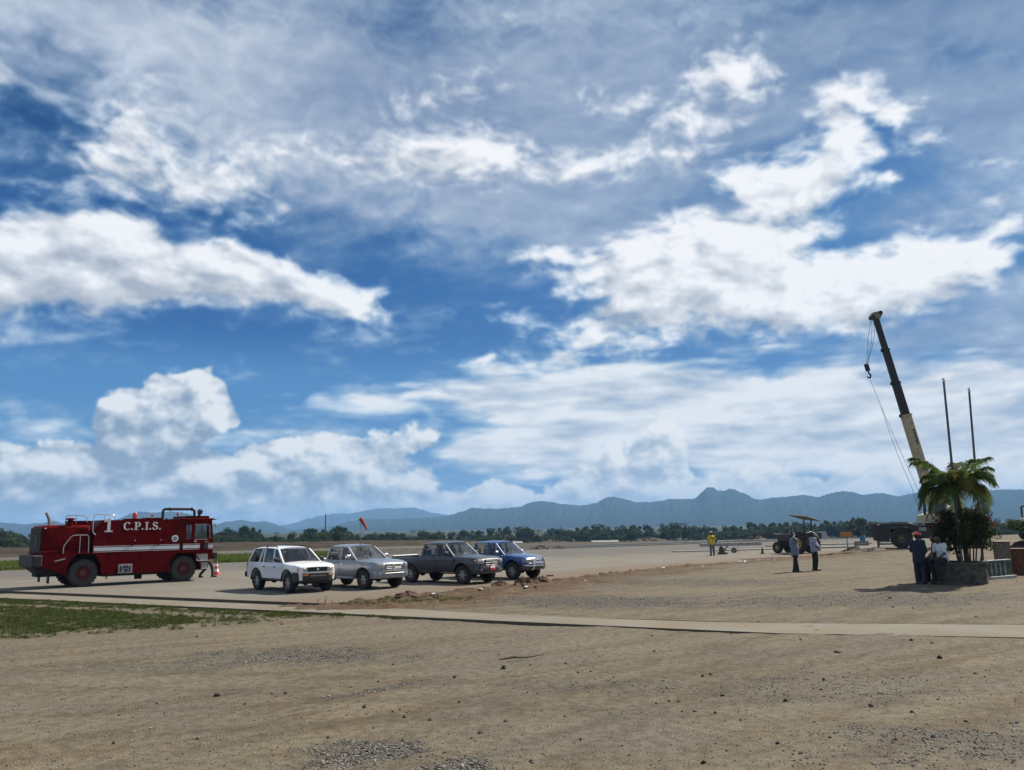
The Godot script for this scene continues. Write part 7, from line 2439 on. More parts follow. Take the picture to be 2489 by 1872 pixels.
func sky_color(az: float, el: float) -> Color:
	var ra := deg_to_rad(az)
	var re := deg_to_rad(el)
	var ce := cos(re)
	var dir := Vector3(sin(ra) * ce, sin(re), -cos(ra) * ce)
	# beyond what is traced the same cloud field goes on, folded back
	var fa := pingpong(az + 34.0, 68.0) - 34.0 if absf(az) > 34.0 else az
	var fe := el if el < 33.0 else maxf(33.0 - (el - 33.0) * 0.45, 14.0)
	var plane := Vector2(dir.x, dir.z) / (dir.y + 0.13)
	var h := clampf(el / 34.0, 0.0, 1.0)
	# clear air: deep blue above, paler towards the horizon
	var air := Color(0.060, 0.235, 0.455).lerp(Color(0.19, 0.395, 0.64), smoothstep(31.0, 13.0, el))
	air = air.lerp(Color(0.315, 0.535, 0.75), smoothstep(14.0, 9.6, el))
	air = air.lerp(Color(0.46, 0.64, 0.80), smoothstep(9.5, 1.5, el))
	var side := smoothstep(-30.0, 30.0, fa)
	air = air.lerp(Color(0.36, 0.555, 0.77), side * 0.45 * smoothstep(34.0, 20.0, el) + side * 0.30)
	var wx := noise_w.get_noise_2d(fa * 0.10 + az * 0.02, fe * 0.14)
	var wy := noise_w.get_noise_2d(fa * 0.10 + 40.0, fe * 0.14 + az * 0.02)
	var grain := noise_a.get_noise_2d(plane.x * 1.6 + 3.0, plane.y * 1.3)
	var fine := noise_b.get_noise_2d(az * 0.44 + el * 0.10 + wx * 0.6, el * 0.80 + wy * 0.6)
	var streak := noise_c.get_noise_2d(plane.x * 0.9 + plane.y * 0.55 + 9.0, plane.y * 1.5 - plane.x * 0.5)
	var hair := noise_a.get_noise_2d(plane.x * 2.6 + plane.y * 2.2 + 5.0, plane.y * 5.0 - plane.x * 3.4)
	# veil
	var va := cloud_at(cloud_mask.veil, fa + wx * 3.0, fe + wy * 2.0)
	var open := 1.2 - va
	var vd := va * 1.18 + streak * (0.16 + 0.18 * open) + grain * 0.22 * open + fine * 0.14 * open + hair * 0.18 * open
	var c := air
	var veil_c := Color(0.575, 0.645, 0.755).lerp(Color(0.825, 0.855, 0.90), clampf(0.54 + grain * 0.40 + streak * 0.75 + fine * 0.30 + hair * 0.22 - side * 0.28, 0.0, 1.0))
	c = c.lerp(veil_c, smoothstep(-0.05, 0.78, vd) * (0.95 - side * 0.24))
	# thin wisps in the open blue
	c = c.lerp(Color(0.80, 0.87, 0.95), smoothstep(0.12, 0.75, streak * 0.6 + fine * 0.4 + hair * 0.45) * 0.22 * smoothstep(4.0, 10.0, el))
	# bright broken masses
	var ma := fa + wx * 1.4
	var me := fe + wy * 0.9
	var m0 := cloud_at(cloud_mask.mid, ma, me)
	if m0 > 0.01:
		var big := noise_c.get_noise_2d(az * 0.22 + el * 0.05 + 7.0, el * 0.42)
		var big2 := noise_c.get_noise_2d((az + 0.9) * 0.22 + (el + 0.9) * 0.05 + 7.0, (el + 0.9) * 0.42)
		var crisp := noise_p.get_noise_2d(az * 1.1 + fine, el * 1.5) * -0.5 - 0.2
		var d := m0 + fine * (0.30 + side * 0.12) + big * 0.16 + crisp * (0.08 + side * 0.04) + hair * (0.10 + side * 0.10)
		var up := cloud_at(cloud_mask.mid, ma + 0.7, me + 1.3)
		var rim := clampf((m0 - up) * 0.8, -0.35, 0.5)
		var lit := clampf(0.58 + (big - big2) * 0.5 + big * 0.22 + fine * 0.34 + crisp * 0.24 + rim + side * 0.24 - (1.0 - side) * smoothstep(0.5, 1.0, m0) * 0.20, 0.0, 1.0)
		var body := Color(0.68, 0.72, 0.775).lerp(Color(0.985, 0.99, 1.0), lit)
		c = c.lerp(body, smoothstep(0.14, 0.92, d) * smoothstep(0.0, 0.22, m0) * 0.97)
	# banks of stratus low in the sky
	var l0 := cloud_at(cloud_mask.low, fa + wx * 2.0, fe + wy * 0.8)
	if l0 > 0.01:
		var band := noise_c.get_noise_2d(fa * 0.085 + el * 0.03, el * 0.42 - fa * 0.012 + wy * 0.2)
		var wisp := noise_a.get_noise_2d(fa * 0.16 + 20.0, el * 0.95)
		var d := l0 + band * 0.55 + wisp * 0.34 + fine * 0.08
		var body := Color(0.755, 0.80, 0.855).lerp(Color(0.955, 0.965, 0.975), clampf(0.60 + band * 1.0 + wisp * 0.8 + fine * 0.3, 0.0, 1.0))
		c = c.lerp(body, smoothstep(0.10, 0.95, d) * smoothstep(0.0, 0.25, l0) * 0.93)
	# heaped clouds above the hills
	var ka := fa + wx * 0.4
	var ke := fe + wy * 0.3
	var k0 := cloud_at(cloud_mask.cum, ka, ke)
	if k0 > 0.01:
		var puff := puffs(az + fine * 0.35, el + fine * 0.25)
		var puff2 := puffs(az + fine * 0.35 + 0.26, el + fine * 0.25 + 0.36)
		var d := k0 + puff * 0.50 + fine * 0.10
		var up := cloud_at(cloud_mask.cum, ka + 0.9, ke + 1.6)
		var lump := noise_c.get_noise_2d(az * 0.30 + 60.0, el * 0.50)
		var lump2 := noise_c.get_noise_2d((az + 0.5) * 0.30 + 60.0, (el + 0.8) * 0.50)
		var lit := clampf(0.34 + (puff - puff2) * 0.62 + puff * 0.16 + (k0 - up) * 0.75 + (lump - lump2) * 0.7 + fine * 0.22 - (1.0 - side) * 0.10 * smoothstep(-22.0, -32.0, fa), 0.0, 1.0)
		var base := Color(0.545, 0.625, 0.715).lerp(Color(0.68, 0.755, 0.83), side)
		var body := base.lerp(Color(0.945, 0.955, 0.96), lit * (1.0 - 0.15 * smoothstep(5.0, 1.0, el)))
		body = body.lerp(Color(0.60, 0.69, 0.77).lerp(Color(0.73, 0.80, 0.865), side), smoothstep(3.0, 0.0, el) * 0.25)
		c = c.lerp(body, smoothstep(0.42, 0.62, d) * 0.95)
	c.a = 1.0
	return c

func sky_rows(block: int) -> void:
	# 8 rows at a time; finer where clouds are near the horizon ahead
	for r in range(block * 8, block * 8 + 8):
		var el := 90.0 - (r + 0.5) * 180.0 / SKY_H
		if el < -3.0:
			continue
		var x := 0
		while x < SKY_W:
			var az := (x + 0.5) * 360.0 / SKY_W
			if az > 180.0:
				az -= 360.0
			var ahead := absf(az) < 38.0 and el < 40.0
			var step := 1 if ahead else 2
			if step == 2 and r % 2 == 1:
				x += 2
				continue
			var c := sky_color(az, el)
			for dy in step:
				for dx in step:
					var at := ((r + dy) * SKY_W + x + dx) * 3
					sky_bytes[at] = clampi(int(c.r * 255.0 + 0.5), 0, 255)
					sky_bytes[at + 1] = clampi(int(c.g * 255.0 + 0.5), 0, 255)
					sky_bytes[at + 2] = clampi(int(c.b * 255.0 + 0.5), 0, 255)
			x += step

func make_sky() -> Image:
	noise_a = fnoise(11, 5, 0.55)
	noise_b = fnoise(23, 5, 0.55)
	noise_c = fnoise(37, 4, 0.5)
	noise_w = fnoise(51, 3, 0.5)
	noise_p = FastNoiseLite.new()
	noise_p.seed = 77
	noise_p.frequency = 1.0
	noise_p.noise_type = FastNoiseLite.TYPE_CELLULAR
	noise_p.cellular_distance_function = FastNoiseLite.DISTANCE_EUCLIDEAN
	noise_p.cellular_return_type = FastNoiseLite.RETURN_DISTANCE
	noise_p.fractal_type = FastNoiseLite.FRACTAL_NONE
	for layer in CLOUDS:
		cloud_mask[layer] = cloud_grid(layer)
	sky_bytes.resize(SKY_W * SKY_H * 3)
	sky_bytes.fill(170)
	var blocks := 134
	var job := WorkerThreadPool.add_group_task(sky_rows, blocks, -1, true)
	WorkerThreadPool.wait_for_group_task_completion(job)
	return Image.create_from_data(SKY_W, SKY_H, false, Image.FORMAT_RGB8, sky_bytes)
# outlines of the cloud masses: softness and strength, then azimuth and elevation in degrees
const CLOUDS := {
	"veil": [
		[5, 1, [-39.1, 33.3, 39.5, 32.1, 38.6, 26.4, 34.3, 27.0, 29.0, 29.2, 26.1, 28.4, 22.3, 25.6, 16.6, 24.2, 13.3, 21.9, 5.0, 19.2, -3.4, 20.6, -9.3, 21.7, -13.2, 20.9, -15.2, 22.8, -17.7, 24.6, -22.0, 25.2, -24.8, 27.2, -28.6, 28.9, -31.8, 28.9, -38.4, 27.6]],
		[3, 0.95, [-8.0, 23.2, 3.4, 23.2, 13.3, 22.5, 16.4, 20.4, 9.9, 19.2, 3.3, 18.6, -1.7, 19.3, -5.0, 20.9]],
		[3.5, 0.75, [17.3, 32.1, 38.7, 26.9, 37.7, 20.0, 33.1, 19.9, 28.2, 22.3, 24.3, 25.2]],
		[1.2, 0.6, [-38.4, 28.0, -32.8, 28.4, -32.1, 27.1, -29.7, 26.6, -30.5, 25.9, -33.1, 26.3, -38.2, 25.5]],
		[3, 0.7, [25.2, 20.0, 30.6, 19.9, 37.4, 17.5, 37.1, 15.3, 31.5, 16.9, 26.5, 18.4]],
		[3, 0.85, [23.1, 11.9, 28.5, 12.4, 36.8, 12.7, 36.3, 8.1, 30.7, 9.3, 25.7, 10.4]],
		[0.8, 0.5, [-15.1, 19.4, -11.3, 19.8, -8.3, 20.8, -7.3, 20.5, -10.6, 19.5]],
		[0.6, 0.45, [-34.5, 21.0, -32.1, 21.3, -31.1, 21.1, -32.6, 20.9, -34.5, 20.7]]],
	"mid": [
		[1, 1.35, [-38.5, 17.5, -32.9, 18.3, -29.9, 19.0, -25.2, 19.9, -23.8, 19.6, -22.3, 18.6, -19.3, 18.9, -17.5, 18.3, -15.0, 18.0, -14.4, 17.2, -11.8, 16.7, -10.2, 16.0, -8.7, 16.2, -9.6, 15.5, -8.6, 14.4, -11.2, 14.5, -14.6, 14.9, -17.4, 15.0, -20.6, 14.8, -23.5, 14.7, -25.9, 14.1, -27.2, 13.7, -28.6, 14.1, -32.5, 13.5, -38.0, 12.6]],
		[2, 0.72, [-29.4, 22.9, -28.2, 24.8, -26.7, 26.4, -24.8, 26.7, -23.5, 25.8, -23.2, 24.8, -21.7, 24.1, -17.8, 24.9, -14.9, 25.4, -15.2, 24.3, -17.7, 22.6, -16.4, 21.8, -19.4, 20.7, -22.9, 20.1, -24.4, 20.7, -26.6, 20.4, -29.2, 19.7, -31.4, 18.8, -31.0, 19.7, -28.5, 20.6, -29.1, 21.6]],
		[1.5, 0.95, [-15.2, 24.4, -10.0, 25.5, -6.7, 26.8, -4.3, 27.0, -1.2, 26.6, 0.8, 25.7, 3.5, 24.9, 10.2, 25.0, 15.4, 25.1, 13.4, 24.1, 10.2, 24.1, 5.2, 24.0, 1.8, 23.9, -1.6, 23.3, -5.0, 23.3, -7.3, 23.7, -10.0, 23.4, -12.6, 23.9]],
		[1.5, 0.65, [-9.4, 27.7, -5.7, 29.1, -3.3, 30.2, 0.0, 29.9, -1.9, 28.9, -4.7, 28.2, -7.4, 27.5]],
		[1.3, 0.75, [5.3, 28.9, 8.1, 28.8, 11.1, 27.8, 15.3, 27.2, 15.7, 26.1, 14.8, 25.5, 12.9, 25.4, 10.3, 26.0, 9.2, 26.8, 11.3, 27.0, 9.7, 27.5, 7.0, 27.8]],
		[1.3, 0.88, [13.0, 29.3, 13.5, 30.1, 15.2, 30.7, 17.2, 31.1, 18.4, 30.4, 20.1, 28.7, 19.8, 28.2, 18.3, 28.8, 17.6, 27.8, 16.9, 26.8, 15.6, 27.1, 15.0, 28.4, 13.8, 28.7]],
		[1.2, 0.9, [22.1, 26.8, 23.1, 27.4, 24.3, 27.5, 25.9, 26.1, 27.9, 25.3, 27.9, 24.5, 26.7, 23.7, 24.8, 23.9, 23.7, 25.2, 22.6, 25.7]],
		[1.5, 1.05, [15.3, 22.8, 16.6, 23.6, 19.7, 23.8, 21.6, 24.6, 22.0, 25.7, 23.8, 25.5, 24.8, 24.0, 25.0, 22.3, 24.4, 21.0, 22.4, 20.5, 21.4, 19.9, 22.1, 18.9, 21.1, 18.3, 19.3, 19.1, 17.0, 20.0, 15.8, 21.1, 15.3, 21.9]],
		[0.5, 0.9, [24.9, 20.7, 25.9, 21.2, 26.8, 20.6, 26.2, 20.0, 25.1, 20.2]],
		[1.4, 1.3, [0.3, 18.1, 3.3, 18.6, 5.9, 18.3, 8.0, 19.0, 10.6, 20.1, 12.6, 20.6, 15.1, 19.9, 17.9, 20.0, 20.0, 19.4, 21.2, 18.6, 20.4, 17.5, 23.6, 17.0, 26.4, 17.3, 29.0, 17.1, 31.6, 17.2, 32.7, 16.9, 31.5, 16.4, 32.3, 15.2, 30.5, 14.2, 28.9, 13.3, 27.0, 13.0, 24.6, 12.8, 22.5, 11.8, 20.6, 12.6, 17.4, 12.9, 14.4, 13.4, 12.2, 13.3, 9.6, 13.4, 7.4, 13.9, 6.0, 14.7, 5.7, 15.7, 3.1, 16.4, 2.8, 17.0, 4.9, 17.2, 3.3, 17.8]],
		[1.3, 0.8, [-0.8, 14.6, 1.2, 14.9, 3.2, 14.2, 6.5, 15.0, 9.6, 13.6, 12.4, 12.7, 10.8, 11.9, 7.3, 11.7, 5.1, 11.8, 6.3, 10.7, 1.4, 10.9, -0.2, 11.9, 3.1, 12.0, 4.1, 12.8, 0.9, 13.9]],
		[0.5, 0.85, [30.2, 18.9, 32.0, 19.2, 32.8, 18.6, 31.7, 18.4, 30.5, 18.8]],
		[0.5, 0.75, [31.0, 21.1, 32.8, 21.2, 33.5, 20.7, 31.9, 20.6]],
		[1, 0.6, [25.5, 22.8, 28.1, 23.4, 29.9, 23.5, 29.3, 22.6, 27.1, 22.2]],
		[0.8, 0.5, [26.5, 19.0, 27.6, 18.9, 27.8, 17.9, 26.9, 17.6]],
		[0.9, 0.8, [-1.1, 34.7, 1.4, 36.2, 7.4, 35.9, 7.0, 34.0, 3.8, 33.8, 0.6, 33.3]],
		[0.5, 0.95, [-3.3, 11.5, -2.4, 11.8, -1.1, 11.8, -0.2, 11.5, -1.5, 11.2, -2.8, 11.2]],
		[1, 0.7, [-39.5, 27.7, -33.7, 27.7, -32.9, 26.9, -33.0, 25.8, -39.1, 24.0]]],
	"low": [
		[1.2, 1.1, [-13.2, 8.8, -11.1, 9.2, -7.3, 9.2, -4.7, 9.8, -3.1, 10.8, -0.8, 11.2, 1.8, 10.4, 4.7, 10.9, 8.9, 11.5, 12.7, 10.8, 15.7, 10.4, 18.0, 9.2, 20.4, 10.2, 24.3, 9.4, 28.2, 9.3, 36.4, 9.5, 35.6, 2.2, 31.4, 2.4, 23.7, 2.7, 12.2, 3.1, 4.5, 3.3, -3.5, 4.1, -5.7, 5.9, -3.5, 6.6, -1.5, 7.0, -2.2, 7.8, -5.1, 8.1, -8.2, 8.3, -11.1, 8.5]],
		[0.7, 0.75, [-37.3, 5.5, -31.9, 6.0, -28.1, 6.7, -26.7, 6.9, -27.0, 6.3, -30.5, 5.8, -37.3, 5.0]],
		[0.8, 0.85, [-20.8, 6.1, -18.3, 6.7, -14.7, 7.0, -11.1, 7.0, -9.2, 6.7, -12.9, 6.3, -17.1, 6.2]],
		[0.5, 0.6, [5.7, 12.7, 10.2, 12.5, 12.1, 11.9, 8.9, 11.9]],
		[0.6, 0.7, [15.8, 11.8, 18.2, 11.8, 19.9, 11.3, 18.1, 11.2]]],
	"cum": [
		[0.75, 1.35, [-26.6, 7.1, -26.6, 8.0, -25.6, 8.7, -24.4, 8.8, -23.6, 8.2, -24.2, 9.3, -23.8, 9.9, -22.4, 9.8, -21.3, 10.5, -20.3, 10.5, -20.1, 9.9, -19.4, 9.6, -19.1, 8.4, -18.6, 7.3, -19.7, 6.5, -21.1, 5.9, -21.6, 4.3, -23.5, 4.1, -26.3, 4.4, -26.7, 6.1]],
		[0.7, 1.15, [-26.1, 4.0, -25.4, 4.8, -24.3, 5.0, -22.9, 5.2, -22.7, 4.4, -21.1, 5.2, -20.2, 5.3, -18.8, 4.8, -17.5, 5.7, -15.9, 5.9, -14.4, 6.2, -12.0, 6.4, -10.3, 5.9, -9.8, 4.8, -10.7, 3.6, -12.8, 2.6, -26.0, 2.7]],
		[1, 0.75, [-10.4, 5.7, -9.8, 6.7, -7.9, 6.8, -7.0, 7.2, -5.4, 7.0, -4.9, 6.6, -5.5, 5.6, -6.7, 4.8, -7.3, 2.6, -10.1, 2.0]],
		[1, 1.1, [-37.3, 5.2, -34.1, 5.5, -30.4, 5.4, -27.5, 5.6, -26.4, 4.8, -21.0, 4.4, -17.6, 4.9, -10.4, 5.3, -9.5, 4.8, -8.5, 5.0, -8.1, 4.0, -5.7, 3.8, -5.4, 2.4, -3.5, 2.4, -1.6, 3.3, 0.0, 2.8, 1.3, 2.3, 2.9, 2.7, 4.6, 4.0, 6.4, 4.5, 6.7, 5.7, 7.3, 5.5, 7.6, 4.0, 8.8, 6.4, 10.0, 7.0, 10.9, 7.1, 11.6, 5.4, 11.4, 3.8, 12.2, 2.7, 13.2, 3.1, 15.3, 3.6, 16.5, 3.7, 17.9, 3.7, 18.3, 2.8, 20.4, 2.4, 21.8, 3.1, 23.2, 3.1, 25.3, 3.4, 28.9, 3.5, 35.7, 3.2, 34.9, -3.6, -36.6, -2.4]]],
}
# skylines of the hills: azimuth and height above the eye in degrees
const RIDGES := {
	"main": [-15.08, 0.05, -12.15, 0.29, -11.23, 0.55, -10.04, 0.74, -8.87, 0.70, -7.82, 0.71, -6.16, 0.74, -4.49, 0.85, -3.37, 1.19, -2.84, 1.37, -1.97, 1.30, -1.07, 1.26, 0.46, 1.40, 1.08, 1.67, 1.98, 1.74, 2.74, 1.64, 3.13, 1.52, 4.64, 1.38, 5.26, 1.48, 5.62, 1.52, 6.16, 1.85, 6.75, 1.94, 7.16, 1.85, 8.34, 1.52, 9.47, 1.53, 10.62, 1.69, 12.19, 1.65, 12.61, 2.02, 13.01, 2.40, 13.41, 2.41, 13.67, 2.19, 14.12, 2.12, 14.44, 2.27, 14.84, 2.23, 15.17, 2.01, 15.45, 1.92, 16.08, 1.55, 16.41, 1.49, 17.09, 1.61, 17.94, 1.64, 19.06, 1.74, 20.05, 1.55, 20.56, 1.77, 21.53, 1.90, 22.16, 1.80, 22.53, 1.63, 23.66, 1.73, 24.10, 1.61, 24.60, 1.47, 25.73, 1.68, 27.32, 1.55, 28.87, 1.65, 30.38, 1.69, 31.38, 1.63, 34.00, 1.64, 37.30, 1.19],
	"left": [-37.23, 0.54, -34.49, 0.80, -31.52, 0.81, -30.92, 0.73, -30.31, 0.68, -29.41, 0.74, -28.64, 0.85, -28.15, 0.69, -27.85, 0.79, -26.58, 0.70, -25.36, 0.91, -24.64, 1.25, -24.07, 1.40, -23.59, 1.34, -23.11, 1.29, -22.42, 1.38, -21.91, 1.35, -21.38, 1.27, -20.65, 1.00, -19.57, 0.49, -19.15, 0.67, -18.07, 0.78, -17.07, 0.61, -16.63, 0.71, -16.16, 0.57, -15.58, 0.35, -14.98, 0.15, -14.03, -0.03],
	"pale": [-18.68, 0.24, -16.64, 0.26, -15.48, 0.40, -14.70, 0.52, -13.84, 0.80, -12.99, 0.98, -12.11, 1.10, -11.05, 1.11, -10.05, 1.29, -9.20, 1.42, -8.27, 1.40, -6.77, 1.44, -5.63, 1.09, -4.49, 0.90, -2.81, 0.60, 0.27, 0.32],
}
